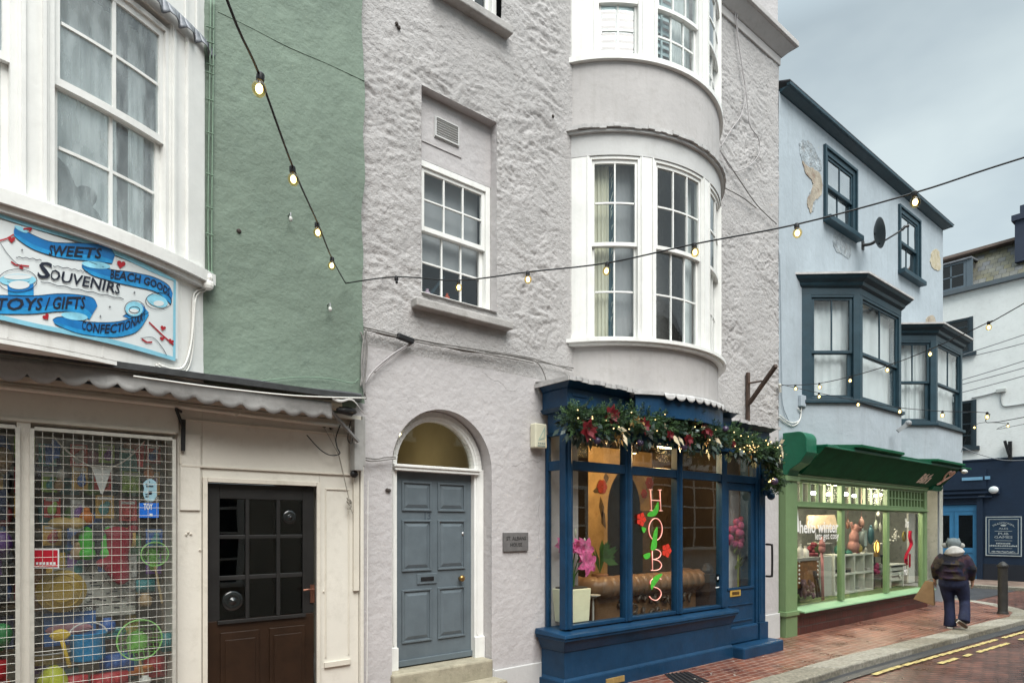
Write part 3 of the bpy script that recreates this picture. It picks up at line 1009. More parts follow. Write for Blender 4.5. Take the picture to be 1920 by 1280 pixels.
# architrave round the door, panel mouldings
m.box(1.317, 1.352, 5.472, 5.498, 0.0, 2.285); m.box(2.252, 2.284, 5.472, 5.498, 0.0, 2.285); m.box(1.354, 2.25, 5.472, 5.498, 2.248, 2.285)
for z in (2.36, 2.72): m.box(1.16, 2.62, 5.482, 5.498, z, z + 0.018)
for x in (1.15, 2.60): m.box(x, x + 0.018, 5.482, 5.498, 2.38, 2.718)
for x in (2.335, 2.555): m.box(x, x + 0.013, 5.49, 5.499, 0.72, 2.22)
m.box(2.335, 2.568, 5.49, 5.499, 2.222, 2.238); m.box(2.325, 2.575, 5.478, 5.499, 0.63, 0.68)
m.box(2.60, 2.655, 5.47, 5.498, 1.3, 2.86)
m.box(1.14, 1.32, 5.47, 5.498, 0.0, 0.32); m.box(-3.4, 1.12, 5.455, 5.469, 2.605, 2.63)
m.box(-3.5, 2.64, 5.40, 5.499, 2.864, 2.90)
m.build('moulding', CREAM_D, sf, bevel=0.003)
m = MB(); m.tube([(-3.5, 5.42, 2.835), (1.1, 5.42, 2.815), (2.55, 5.44, 2.79)], 0.018, 8)
m.build('conduit', CREAM, sf, smooth=True)
m = MB(); m.tube([wp(690, 900, 5.44), wp(688, 1280, 5.44)], 0.004, 6); m.build('edge_wire', CABLE_W, sf)
# door
m = MB()
YD = 5.53
dx0, dx1, dz1 = 1.356, 2.248, 2.244
cols = [(X5(412, YD), X5(461, YD)), (X5(468, YD), X5(519, YD)), (X5(526, YD), X5(568, YD))]
rows = [(Z5(490, 1156, YD), Z5(490, 1084, YD)), (Z5(490, 1076, YD), Z5(490, 1009, YD)), (Z5(490, 1002, YD), Z5(490, 936, YD))]
gx0, gx1, gz0, gz1 = cols[0][0], cols[-1][1], rows[0][0], rows[-1][1]
m.box(dx0, gx0, YD, YD + .045, gz0, dz1); m.box(gx1, dx1, YD, YD + .045, gz0, dz1); m.box(gx0, gx1, YD, YD + .045, gz1, dz1)
for i in range(2): m.box(cols[i][1], cols[i + 1][0], YD + .004, YD + .04, gz0, gz1)
for i in range(2):
    for c_ in cols: m.box(c_[0], c_[1], YD + .006, YD + .04, rows[i][1], rows[i + 1][0])
door = m.build('door', DOOR_BLACK, sf, bevel=0.004)
m = MB()
m.box(gx0 - .02, gx1 + .02, YD - .02, YD - .001, gz0 - .03, gz0)
m.build('door_ledge', DOOR_BLACK, door, bevel=0.003)
m = MB()
m.box(dx0, dx1, YD, YD + .045, 0.02, gz0 - .001)
for a, b in ((X5(416, YD), X5(482, YD)), (X5(508, YD), X5(568, YD))):
    m.box(a - .014, b + .014, YD - .014, YD - .001, 0.2, Z5(450, 1182, YD))
    m.box(a + .02, b - .02, YD - .024, YD - .0145, 0.25, Z5(450, 1196, YD))
m.build('lower_panel', DOOR_BROWN, door, bevel=0.006)
for r_ in rows:
    for c_ in cols:
        g = MB(); g.box(c_[0], c_[1], YD + .02, YD + .026, r_[0], r_[1]); g.build('pane', G_DARK, door)
BULL = mat('bullseye_glass', (0.012, 0.014, 0.014), 0.1, 0.1, 5, spec=0.6)
for cu, cv, r_ in ((543, 969, .062), (436, 1126, .085)):
    p = wp(cu, cv, YD + .018)
    Mx = Matrix.Rotation(math.radians(90), 4, 'X')
    b = MB(); b.lathe([(r_, -.004), (r_ * .93, .006), (r_ * .7, .004), (r_ * .55, .012), (r_ * .48, .006), (r_ * .3, .012), (r_ * .16, .03), (0.0001, .034)], p, 28, Mx)
    b.build('bullseye', BULL, door, smooth=True)
m = MB(); hp = wp(585, 1110, YD)
m.box(hp[0] - .02, hp[0] + .02, YD - .012, YD - .001, hp[2] - .09, hp[2] + .07)
m.tube([(hp[0], YD - .012, hp[2] + .03), (hp[0], YD - .05, hp[2] + .03), (hp[0] - .06, YD - .055, hp[2] + .034), (hp[0] - .1, YD - .05, hp[2] + .03)], .009, 8)
m.build('handle', mat('copper_brown_handle', (.2, .09, .06), .35, .2, 9, metal=.7), door)
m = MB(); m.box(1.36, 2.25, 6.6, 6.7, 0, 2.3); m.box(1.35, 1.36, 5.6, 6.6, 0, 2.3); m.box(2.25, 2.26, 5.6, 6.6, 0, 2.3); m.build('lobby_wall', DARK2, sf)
# window glass behind the grille
G_DUST = glass('dusty_shop_glass', (.95, .96, .95), 1.3, .0003, haze=.05, haze_col=(.5, .5, .47))
m = MB(); m.box(0.226, 1.139, 5.565, 5.571, 0.252, 2.614); m.build('window_glass', G_DUST, sf)
m = MB(); m.box(-3.4, 0.149, 5.56, 5.566, 0.252, 2.614); m.build('window_glass', G_SHOP, sf)
m = MB(); m.box(-3.5, 1.14, 6.75, 6.8, 0.2, 2.9); m.box(-3.5, 1.14, 5.62, 6.75, 0.20, 0.25); m.box(1.142, 1.16, 5.63, 6.8, 0, 2.9); m.box(-3.5, 1.14, 5.63, 6.75, 2.66, 2.7)
m.build('shop_wall', mat('lifted_shop_plaster', (.50, .48, .43), .9, .2, 2), sf)  # wall colour raised to stand in for light in the shop
m = MB()
for u, v in ((353, 997), (349, 1001), (358, 1000), (668, 995), (607, 1108), (375, 1030), (600, 1025)):
    p = wp(u, v, 5.49); m.ell(p, .009, .006, .009, 8, 5)
m.build('screw_head', CREAM_D, sf)

# wire grilles
for (ux0, ux1, lab) in ((60, 326, 'wire security grille across the souvenir window beside the cream pier'), (-190, 33, 'wire security grille at the frame edge, left of the thin cream post')):
    Y = 5.425
    gx0, gx1 = X5(ux0, Y), X5(ux1, Y)
    gz0, gz1 = 0.28, 2.56
    m = MB(); n_ = round((gx1 - gx0) / 0.0575)
    for i in range(1, n_):
        x = gx0 + (gx1 - gx0) * i / n_
        dx = RNG.uniform(-.002, .002)
        m.tube([(x, Y, gz0), (x + dx, Y, (gz0 + gz1) / 2), (x, Y, gz1)], 0.0017, 5)
    k = round((gz1 - gz0) / 0.059)
    for j in range(1, k):
        z = gz0 + (gz1 - gz0) * j / k
        dz = RNG.uniform(-.003, .003)
        m.tube([(gx0, Y - .005, z), ((gx0 + gx1) / 2, Y - .005, z + dz), (gx1, Y - .005, z)], 0.0017, 5)
    g = root('window_grille', (gx0, Y, gz0), lab, 'security grille')
    m.build('wire_mesh', GALV, g)
    f = MB()
    f.box(gx0 - .012, gx0 + .012, Y - .012, Y + .012, gz0, gz1); f.box(gx1 - .012, gx1 + .012, Y - .012, Y + .012, gz0, gz1)
    f.box(gx0 + .012, gx1 - .012, Y - .012, Y + .012, gz0 - .012, gz0 + .012); f.box(gx0 + .012, gx1 - .012, Y - .012, Y + .012, gz1 - .012, gz1 + .012)
    f.build('grille_frame', GALV, g)

# awning: lead flashing, roller, scalloped valance
aw = root('awning', (0.5, 5.3, 2.8), 'rolled awning with grey scalloped edge under the painted bow sign', 'awning')
AWM = mat('grey_awning_cloth', (0.27, 0.265, 0.255), 0.75, 0.2, 4, 0.003, 20, dirt=(0.12, 0.12, 0.115), dirt_amt=0.6)
m = MB()
N_ = 26
xa0, xa1 = -3.2, 2.26


def scal(i, j):
    x = xa0 + (xa1 - xa0) * i
    s_ = abs(math.sin((x - 0.03) / 0.165 * math.pi))
    low = 2.872 + 0.010 * math.sin(x * 3) - 0.062 * s_ ** 0.6
    return (x, 5.19 - 0.02 * j + 0.012 * math.sin(x * 7) * j, 2.965 + 0.015 * math.sin(x * 2.2) + (low - 2.965) * j)


m.sheet(scal, 230, 4)
m.build('valance', AWM, aw, smooth=True, thick=0.006, fix=False)
m = MB(); m.tube([(-3.2, 5.28, 2.945), (2.38, 5.28, 2.945)], 0.045, 12); m.build('roller', CREAM_D, aw, smooth=True)
m = MB()
m.sheet(lambda i, j: (-3.3 + (5.81 + .19 * j) * i, 5.13 + .37 * j, 2.985 + .05 * i * (1 if i > .7 else .6) + 0.055 * j + .006 * math.sin(i * 40)), 60, 3)
m.build('flashing', LEAD, aw, thick=0.012, fix=False)
m = MB(); m.box(-3.3, 2.505, 5.125, 5.16, 2.985, 3.03); m.build('gutter_board', mat('dark_wet_board', (.03, .032, .033), .6, .4, 8, .003, 20), aw)
m = MB()
m.sheet(lambda i, j: (2.24 + .30 * i, 5.12 - .05 * math.sin(i * 3), 2.985 - .11 * i * i - .02 * math.sin(i * 9) - j * .03 * (1 - i)), 14, 3)
m.build('torn_flap', mat('bent_pale_sheet', (.45, .44, .42), .6, .15, 6), aw, smooth=True, thick=0.006, fix=False)
br = root('awning_bracket', (2.6, 5.38, 2.3), 'grey boxed awning bracket with a bent strut beside the green wall corner', 'bracket')
m = MB(); m.box(2.555, 2.64, 5.36, 5.458, 2.40, 2.86); m.box(2.642, 2.672, 5.38, 5.458, 2.44, 2.9)
m.build('casing', mat('grey_metal_casing', (.30, .295, .28), .55, .2, 6), br, bevel=.004)
m = MB(); m.bar(wp(616, 765, 5.25), wp(672, 828, 5.32), .03, .02); m.build('strut', mat('galv_strut', (.22, .22, .22), .5, .2, 8), br)
m = MB(); m.ell(wp(664, 888, 5.42), .04, .03, .035, 10, 6); m.ell(wp(650, 770, 5.2), .10, .03, .035, 10, 6); m.tube([wp(636, 768, 5.2), wp(660, 774, 5.2)], .03, 8)
m.build('fitting', BLACK, br, smooth=True)
m = MB()
m.bar(wp(344, 786, 5.46), wp(343, 845, 5.46), .03, .016); m.bar(wp(330, 766, 5.40), wp(343, 800, 5.45), .018, .016)
m.bar(wp(330, 766, 5.40), wp(340, 772, 5.46), .016, .016)
tag(m.build('iron_hook', BLACK), 'black iron awning hook on the cream pier left of the black door', 'hook')
m = MB(); m.bar(wp(440, 781, 5.3), wp(462, 762, 5.3), .014, .012)
tag(m.build('fixing_clip', CREAM_D), 'short pale clip hanging under the grey awning above the black door', 'clip')
m = MB()
CORD = mat('dirty_cord', (.28, .26, .22), .9, .2, 10)
a, b, c_ = wp(607, 800, 5.44), wp(655, 938, 5.44), wp(634, 850, 5.44)
m.tube([a, c_, b], .0035, 5); m.tube([wp(622, 800, 5.44), wp(640, 870, 5.43), b], .0035, 5)
for k in range(5):
    m.tube([(b[0] + .02 * math.sin(t * (1 + k * .3) + k), b[1] - .012 * math.cos(t + k), b[2] - .025 - .05 * math.cos(t * .7 + k)) for t in [q * .5 for q in range(14)]], .004, 5)
m.tube([(b[0] + .01, b[1], b[2] - .06), (b[0] + .03, b[1], b[2] - .11), (b[0] + .04, b[1], b[2] - .12)], .004, 5)
tag(m.build('cord', CORD), 'knotted pale cord dangling from the awning beside the black door', 'cord')
m = MB(); m.tube(smooth_line([wp(638, 796, 5.42), wp(630, 820, 5.42), wp(632, 838, 5.41), wp(637, 850, 5.41), wp(620, 853, 5.42), wp(600, 842, 5.43), wp(575, 815, 5.45)]), .005, 6)
m.tube(smooth_line([wp(657, 790, 5.36), wp(652, 822, 5.36), wp(660, 830, 5.36), wp(662, 800, 5.36)]), .004, 6)
tag(m.build('loose_cable', CABLE), 'loose black cable looping below the awning bracket', 'cable')
m = MB(); m.ell(wp(608, 797, 5.47), .022, .01, .022, 10, 6); m.ell(wp(621, 802, 5.47), .02, .01, .02, 10, 6)
tag(m.build('pulley', BLACK, smooth=True), 'pair of small black cord pulleys above the black door corner', 'pulley')

# ------------------------------------------------------------------ goods crammed in the souvenir window
def toy_mat(n, c, r=.45): return mat('toy_' + n, c, r, .12, 14)


TC = {'red': (.45, .02, .03), 'orange': (.55, .17, .03), 'yellow': (.58, .42, .04), 'lime green': (.2, .5, .06), 'green': (.04, .25, .08),
      'teal': (.03, .22, .24), 'blue': (.02, .12, .45), 'navy': (.015, .025, .1), 'purple': (.12, .04, .22), 'pink': (.55, .15, .28),
      'white': (.6, .6, .57), 'grey': (.2, .2, .2), 'brown': (.16, .08, .04), 'black': (.02, .02, .022), 'tan': (.36, .25, .14)}
LIFTED = {k: tuple(c * .95 + .08 for c in v) for k, v in TC.items()}  # toy colours lifted to stand in for light inside the window
rk = root('shelf_rack', (0.2, 6.2, 0.25), 'dim wooden rack of shelves behind the souvenir window goods', 'shelf rack')
m = MB()
SZ = [0.62, 0.98, 1.30, 1.60, 1.88, 2.14, 2.38]
for z in SZ: m.box(-1.55, 1.12, 6.02, 6.42, z - .012, z)
m.build('shelf', mat('shelf_board', (.2, .16, .11), .7, .2, 5), rk)
m = MB(); m.box(-1.58, -1.552, 6.0, 6.44, .25, 2.62); m.box(1.122, 1.138, 6.0, 6.44, .25, 2.62); m.build('upright', MATS['shelf_board'], rk)
ORD = ['lowest', 'second', 'third', 'fourth', 'fifth', 'sixth', 'topmost']
NTH = ['first', 'second', 'third', 'fourth', 'fifth', 'sixth', 'seventh', 'eighth', 'ninth', 'tenth', 'eleventh', 'twelfth']
names = list(TC)
for si, z in enumerate(SZ):
    for k in range(12):
        x = -0.62 + 0.14 * k + RNG.uniform(-.01, .01)
        c = RNG.choice(names)
        kind = RNG.choice(['box', 'ball', 'figure', 'jar', 'box'])
        hmax = (SZ[si + 1] - z - .03) if si + 1 < len(SZ) else .2
        h = min(hmax, RNG.uniform(.12, .26)); y = 6.09 + RNG.uniform(0, .08)
        m = MB()
        if kind == 'box': m.box(x - .06, x + .06, y - .05, y + .05, z, z + h); m.box(x - .062, x + .062, y - .052, y - .051, z + h * .3, z + h * .6)
        elif kind == 'ball': m.ell((x, y, z + .06), .06, .06, .06, 12, 8)
        elif kind == 'jar': m.lathe([(.045, 0), (.06, h * .2), (.06, h * .7), (.035, h * .85), (.035, h)], (x, y, z), 12)
        else:
            m.ell((x, y, z + h * .35), .055, .045, h * .35, 10, 7); m.ell((x, y - .01, z + h * .8), .042, .04, h * .2, 10, 7)
            m.ell((x - .04, y - .02, z + h * .5), .018, .018, .05, 8, 5); m.ell((x + .04, y - .02, z + h * .5), .018, .018, .05, 8, 5)
        tag(m.build({'box': 'toy_box', 'ball': 'toy_ball', 'jar': 'trinket_jar', 'figure': 'soft_toy'}[kind], toy_mat(c.replace(' ', '_') + '_lifted', LIFTED[c]), smooth=kind != 'box'),
            '%s %s on the %s shelf behind the grille, %s from its left end' % (c, {'box': 'carton', 'ball': 'ball', 'jar': 'trinket jar', 'figure': 'soft toy'}[kind], ORD[si], NTH[k]),
            {'box': 'toy', 'ball': 'ball', 'jar': 'jar', 'figure': 'soft toy'}[kind], 'toys crammed on the souvenir shelves')
q = lambda x, y, Y: wp(x / 4.923, 780 + y / 4.923, Y)         # upper window tracing
PK = [toy_mat('pack_' + n, tuple(min(.8, q_ * 1.35 + .03) for q_ in c)) for n, c in (('red', (.4, .03, .03)), ('blue', (.03, .12, .4)), ('teal', (.04, .25, .26)), ('amber', (.5, .3, .05)), ('violet', (.16, .06, .28)), ('lime', (.25, .42, .08)), ('grey', (.32, .32, .31)), ('brown', (.2, .11, .06)))]  # pack colours brightened in place of lamplight
PKN = ['red', 'blue', 'teal', 'amber', 'violet', 'lime', 'grey', 'brown']
for r_ in range(5):
    for c_ in range(7):
        ci = (r_ * 3 + c_ * 5 + (c_ // 3)) % 8
        x = .02 + c_ * .172 + RNG.uniform(-.02, .02); z = 2.46 - r_ * .215 + RNG.uniform(-.03, .03); w_ = RNG.uniform(.045, .065); h_ = RNG.uniform(.07, .095); y = 5.95 + RNG.uniform(-.03, .03)
        m = MB(); m.box(x - w_, x + w_, y, y + .012, z - h_, z + h_)
        m.cur = 1; m.ell((x + RNG.uniform(-.01, .01), y - .012, z - .02), w_ * .6, .02, h_ * .5, 9, 6); m.ell((x + .015, y - .012, z + .02), w_ * .35, .02, h_ * .3, 8, 5)
        m.cur = 2; m.box(x - w_ * .8, x + w_ * .8, y - .002, y - .0005, z + h_ * .62, z + h_ * .9)
        tag(m.build('toy_pack', [PK[ci], PK[(ci + 3 + c_) % 8], SB_W]), '%s card toy pack hanging behind the wire grille, %s row, %s from the left' % (PKN[ci], ORD[r_].replace('lowest', 'top'), NTH[c_]), 'toy pack', 'hanging toy packs in the souvenir window')
q2 = lambda x, y, Y: wp(x / 4.923, 1020 + y / 4.923, Y)
# bunting
m = MB(); Y = 5.66
m.tube(smooth_line([q(480, 175, Y), q(640, 340, Y), q(830, 460, Y), q(930, 475, Y), q(1030, 470, Y), q(1180, 390, Y), q(1335, 225, Y)]), .005, 5)
bt = root('bunting', q(930, 480, Y), 'white triangular pennant on a white cord behind the wire grille', 'bunting')
m.build('cord', CABLE_W, bt)
m = MB(); m.prism([q(845, 462, Y), q(1035, 472, Y), q(950, 715, Y), q(930, 715, Y)], (0, .006, 0)); m.build('pennant', mat('white_pennant_cloth', (.58, .60, .60), .8, .08, 14, .004, 20), bt)
for P_, c, lab in (([(480, 200), (560, 260), (550, 380), (480, 390)], 'blue', 'blue pennant hanging high at the left of the wire grille'),
                   ([(1240, 300), (1335, 235), (1320, 470), (1280, 460)], 'red', 'red pennant hanging high at the right of the wire grille')):
    m = MB(); m.prism([q(*p, 5.72) for p in P_], (0, .008, 0)); tag(m.build('pennant', toy_mat(c, TC[c])), lab, 'pennant')
m = MB(); m.prism([q(*p, 5.95) for p in smooth_poly([(340, 400), (520, 380), (570, 480), (500, 620), (440, 640), (350, 540)])], (0, .12, 0))
tag(m.build('swim_bag', toy_mat('navy', TC['navy'])), 'navy blue swim bag hanging under the blue pennant', 'bag')
m = MB(); m.prism([q(*p, 5.8) for p in [(420, 260), (560, 250), (540, 360), (450, 450), (425, 440)]], (0, .05, 0)); tag(m.build('bathing_hat', toy_mat('blue', TC['blue'])), 'bright blue swim cap hanging at upper left of the grille', 'cap')
# light blue double round sticker and blue card
m = MB(); P_ = smooth_poly([(1385, 575), (1440, 610), (1445, 665), (1450, 720), (1420, 775), (1385, 782), (1345, 772), (1322, 715), (1330, 665), (1325, 615)])
st = root('window_sticker', q(1385, 700, 5.55), 'pale blue double round sticker above the blue TOY card', 'sticker')
m.prism([q(*p, 5.555) for p in P_], (0, .003, 0)); m.build('backing', toy_mat('pale_blue', (.32, .52, .60)), st)
m = MB()
for a, b, c_, d in ((1350, 640, 1415, 652), (1345, 622, 1360, 632), (1378, 600, 1384, 612), (1340, 715, 1400, 722), (1372, 690, 1402, 716), (1340, 735, 1375, 745)):
    m.prism([q(a, b, 5.553), q(c_, b, 5.553), q(c_, d, 5.553), q(a, d, 5.553)], (0, .001, 0))
m.build('print', SB_INK, st)
st = root('window_card', q(1375, 935, 5.55), 'bright blue card lettered TOY on the window glass', 'card')
m = MB(); m.prism([q(1282, 800, 5.555), q(1465, 800, 5.555), q(1465, 935, 5.555), q(1282, 935, 5.555)], (0, .003, 0)); m.build('backing', toy_mat('bright_blue', (.01, .13, .55)), st)
m = MB(); a, b = Vector(q(1325, 860, 5.552)), Vector(q(1410, 860, 5.552))
rect_text(m, 'TOY', a, b - a, (0, 0, 1), (b - a).length, .045, .03)
m.box(a.x + .04, a.x + .06, 5.551, 5.552, a.z - .05, a.z - .03); m.build('lettering', SB_W, st, fix=False)
st = root('red_notice', q2(420, 215, 5.55), 'red card with a white border on the window glass, left side', 'card')
m = MB(); m.prism([q2(296, 38, 5.556), q2(546, 38, 5.556), q2(546, 220, 5.556), q2(296, 220, 5.556)], (0, .003, 0)); m.build('border', SB_W, st)
m = MB(); m.prism([q2(310, 52, 5.553), q2(532, 52, 5.553), q2(532, 208, 5.553), q2(310, 208, 5.553)], (0, .002, 0)); m.build('face', toy_mat('sign_red', (.42, .01, .025)), st)
m = MB()
for k in range(6):
    x0 = 330 + k * 32
    m.prism([q2(x0, 165, 5.5515), q2(x0 + 22, 162, 5.5515), q2(x0 + 24, 186, 5.5515), q2(x0 + 3, 188, 5.5515)], (0, .001, 0))
m.build('print', SB_W, st)
# soft toys and beach things, each with real depth
def ball_at(p, rx, ry, rz, mb): mb.ell(p, rx, ry, rz, 14, 9)


def add_net(name, cu, cv, ru, rv, Y, lab, q_):
    o = root('fishing_net', q_(cu, cv, Y), lab, 'fishing net')
    c = Vector(q_(cu, cv, Y)); rx = abs(q_(cu + ru, cv, Y)[0] - c.x); rz = abs(q_(cu, cv - rv, Y)[2] - c.z)
    m = MB(); m.tube([c + Vector((rx * math.cos(t), 0, rz * math.sin(t))) for t in [k * math.pi / 16 for k in range(32)]], .006, 6, closed=True)
    m.build('hoop', toy_mat('lime_plastic', (.28, .62, .18)), o, smooth=True)
    m = MB()
    for k in range(9):
        t = -0.9 + k * .225
        w_ = math.sqrt(max(0, 1 - t * t))
        m.tube([c + Vector((rx * t, .10 * (1 - (s / 4) ** 2) * w_, rz * w_ * s / 4)) for s in range(-4, 5)], .002, 4)
        m.tube([c + Vector((rx * w_ * s / 4, .10 * (1 - (s / 4) ** 2) * w_, rz * t)) for s in range(-4, 5)], .002, 4)
    m.ell(c + Vector((0, .11, -rz * .2)), rx * .5, .02, rz * .6, 12, 6)
    m.build('net', toy_mat('lime_net', (.16, .42, .08), .8), o)
    m = MB(); m.tube([c + Vector((0, .0, -rz)), c + Vector((.06, .05, -rz - .3))], .009, 6); m.build('pole', toy_mat('cane', (.4, .3, .15)), o)


add_net('n1', 1430, 90, 125, 110, 5.70, 'small lime green fishing net hoop at the right edge of the grille', q2)
add_net('n2', 1290, 880, 205, 185, 5.66, 'large lime green fishing net low in the souvenir window', q2)
m = MB(); p = Vector(q2(570, 430, 5.68)); M_ = Matrix.Rotation(math.radians(90), 4, 'X')
m.lathe([(.001, -.03), (.11, -.03), (.155, -.012), (.155, .0), (.12, .025), (.115, .02), (.075, .04), (.07, .034), (.001, .042)], p, 26, M_)
m.box(p.x - .045, p.x + .02, p.y - .02, p.y + .01, p.z + .17, p.z + .28)
tag(m.build('sand_sieve', toy_mat('mustard', (.30, .20, .025), .6), smooth=2), 'mustard yellow round beach sieve with a stub handle under the red card', 'beach toy')
m = MB()
c = Vector(q(1090, 1230, 5.8)); m.loft([[c + Vector((w_ * math.cos(t) + o_, .045 * math.sin(t), z_)) for t in [k * math.pi / 6 for k in range(12)]] for z_, w_, o_ in ((-.27, .02, .02), (-.24, .06, .02), (-.17, .08, 0), (-.1, .105, -.03), (-.04, .07, .0), (.05, .085, .01), (.12, .09, .01), (.15, .10, 0), (.18, .03, 0))])
m.ell(c + Vector((-.1, -.01, -.1)), .05, .035, .035, 10, 6); m.ell(c + Vector((.1, -.01, .16)), .04, .03, .03, 8, 6)
tag(m.build('soft_toy', toy_mat('plush_red', (.25, .008, .025), .9), smooth=True), 'large crimson soft toy hanging in the middle of the souvenir window', 'soft toy')
for cu, lab in ((800, 'bright green beach shoe hanging left of the dark one'), (1000, 'bright green beach shoe hanging beside the crimson soft toy')):
    c = Vector(q(cu, 1160, 5.85)); m = MB(); m.ell(c, .055, .04, .12, 12, 8); m.ell(c + Vector((0, -.02, -.09)), .06, .05, .05, 10, 6)
    tag(m.build('beach_shoe', toy_mat('vivid_green', (.07, .42, .05)), smooth=True), lab, 'shoe')
c = Vector(q(905, 1130, 5.87)); m = MB(); m.ell(c, .07, .04, .13, 12, 8); m.box(c.x - .04, c.x + .04, c.y - .045, c.y - .03, c.z - .02, c.z + .08)
tag(m.build('flipper', toy_mat('rubber_black', (.02, .022, .03), .6)), 'black rubber flipper hanging between two bright green shoes', 'flipper')
c = Vector(q(570, 985, 5.8)); m = MB(); m.ell(c, .085, .06, .045, 12, 7); m.ell(c + Vector((.09, -.01, .0)), .06, .05, .045, 12, 7)
tag(m.build('rubber_duck', toy_mat('duck_yellow', (.5, .36, .14)), smooth=True), 'pale yellow rubber duck on a mid shelf above the red card', 'toy duck')
for cu, cv, r_, c_, lab in ((560, 545, .03, 'white', 'small white shell hanging by the navy swim bag'), (545, 640, .035, 'tan', 'tan soft toy head below the white shell'), (1375, 525, .04, 'orange', 'orange ball above the pale blue sticker'),
                        (720, 1260, .05, 'tan', 'tan soft toy beside the red card'), (800, 940, .05, 'orange', 'orange trinket under the white pennant')):
    m = MB(); p = Vector(q(cu, cv, 5.85)); m.ell(p, r_, r_ * .8, r_ * 1.1, 12, 8); m.ell(p + Vector((0, 0, r_ * 1.2)), r_ * .5, r_ * .5, r_ * .5, 8, 6)
    tag(m.build('trinket', toy_mat(c_ + '_t', TC[c_]), smooth=True), lab, 'trinket')
# boxed toys and printed board
o = root('boxed_toy', q2(650, 900, 5.8), 'blue boxed water toy with a black top band low in the window', 'toy box')
m = MB(); a, b = q2(405, 640, 5.78), q2(885, 900, 5.78); m.box(a[0], b[0], 5.78, 5.92, b[2], a[2]); m.build('carton', toy_mat('carton_blue', (.02, .10, .30)), o)
m = MB(); a2 = q2(405, 590, 5.78); m.box(a[0], b[0], 5.779, 5.921, a[2] + .001, a2[2]); m.build('carton_top', toy_mat('carton_black', (.012, .012, .016)), o)
m = MB(); p = Vector(q2(640, 780, 5.775)); m.ell(p, .15, .012, .045, 18, 6); m.build('picture', toy_mat('carton_pink', (.36, .17, .20)), o, smooth=True)
m = MB(); rect_text(m, 'WATER 200', Vector(q2(520, 630, 5.774)), (1, 0, 0), (0, 0, 1), .22, .026, .02); m.build('lettering', SB_W, o, fix=False)
o = root('printed_board', q2(1000, 620, 5.95), 'pale board printed with small dark diagrams behind the beach toys', 'board')
m = MB(); a, b = q2(400, 220, 5.96), q2(1250, 640, 5.96); m.box(a[0], b[0], 5.96, 5.98, b[2], a[2]); m.build('board', toy_mat('board_grey', (.42, .42, .38)), o)
m = MB()
for k in range(26):
    u0 = RNG.uniform(760, 1210); v0 = 280 + 25 * (k % 13); wd = RNG.uniform(25, 90)
    a = q2(u0, v0, 5.957); b = q2(u0 + wd, v0 + RNG.uniform(-12, 12), 5.957); m.bar(a, b, .003, .008)
for k in range(3):
    a = q2(780 + k * 130, 270 + 150 * (k % 2), 5.957); m.bar(a, (a[0] + .05, a[1], a[2] + .09), .002, .004); m.bar((a[0] + .05, a[1], a[2] + .09), (a[0] + .1, a[1], a[2]), .002, .004)
m.build('print', SB_INK, o)
o = root('beach_bucket', q2(800, 1060, 5.72), 'bright blue beach bucket beside a yellow rake', 'bucket')
m = MB(); p = Vector(q2(810, 1060, 5.74)); m.lathe([(.105, 0), (.115, .02), (.11, .16), (.13, .2), (.125, .205), (.1, .16), (.095, .03), (.0001, .025)], p, 20); m.build('pail', toy_mat('pail_blue', (.01, .24, .52)), o, smooth=2)
m = MB(); m.tube([p + Vector((.12 * math.cos(t), -.03, .19 + .09 * math.sin(t))) for t in [k * math.pi / 12 for k in range(13)]], .006, 6); m.build('handle', toy_mat('pail_white', (.6, .6, .6)), o)
m = MB(); a, b = Vector(q2(570, 880, 5.64)), Vector(q2(645, 1130, 5.64)); m.tube([a, a.lerp(b, .5) + Vector((0, .01, 0)), b], .014, 8)
for k in range(5):
    t = a + Vector((-.07 + .03 * k, 0, .06 - .01 * abs(k - 2))); m.tube([a, t], .012, 6)
m.ell(a + Vector((-.01, 0, .035)), .06, .015, .045, 12, 6)
tag(m.build('beach_rake', toy_mat('toy_yellow', (.55, .38, .03)), smooth=True), 'yellow beach rake leaning beside the blue bucket', 'rake')
c = Vector(q2(490, 1220, 5.68)); m = MB(); m.lathe([(.1, -.12), (.09, -.02), (.06, .05), (.02, .085), (.0001, .09)], c, 18); m.ell(c + Vector((-.05, -.05, -.02)), .05, .04, .05, 10, 6)
tag(m.build('sand_mould', toy_mat('acid_yellow', (.46, .50, .03)), smooth=True), 'acid yellow sand mould at the foot of the souvenir window', 'sand mould')
o = root('toy_tray', q2(400, 1110, 5.75), 'shallow olive tray of trinkets below the boxed toy', 'tray')
m = MB(); c = Vector(q2(410, 1050, 5.78)); m.lathe([(.13, -.03), (.17, .04), (.16, .04), (.12, -.02), (.0001, -.02)], c, 22); m.build('tray_bowl', toy_mat('olive', (.22, .17, .05)), o, smooth=2)
m = MB(); m.tube([c + Vector((.17 * math.cos(t), -.03 + .1 * math.sin(t), .045)) for t in [k * math.pi / 12 for k in range(24)]], .005, 6, closed=True); m.build('rim', toy_mat('pail_white', (.6, .6, .6)), o)
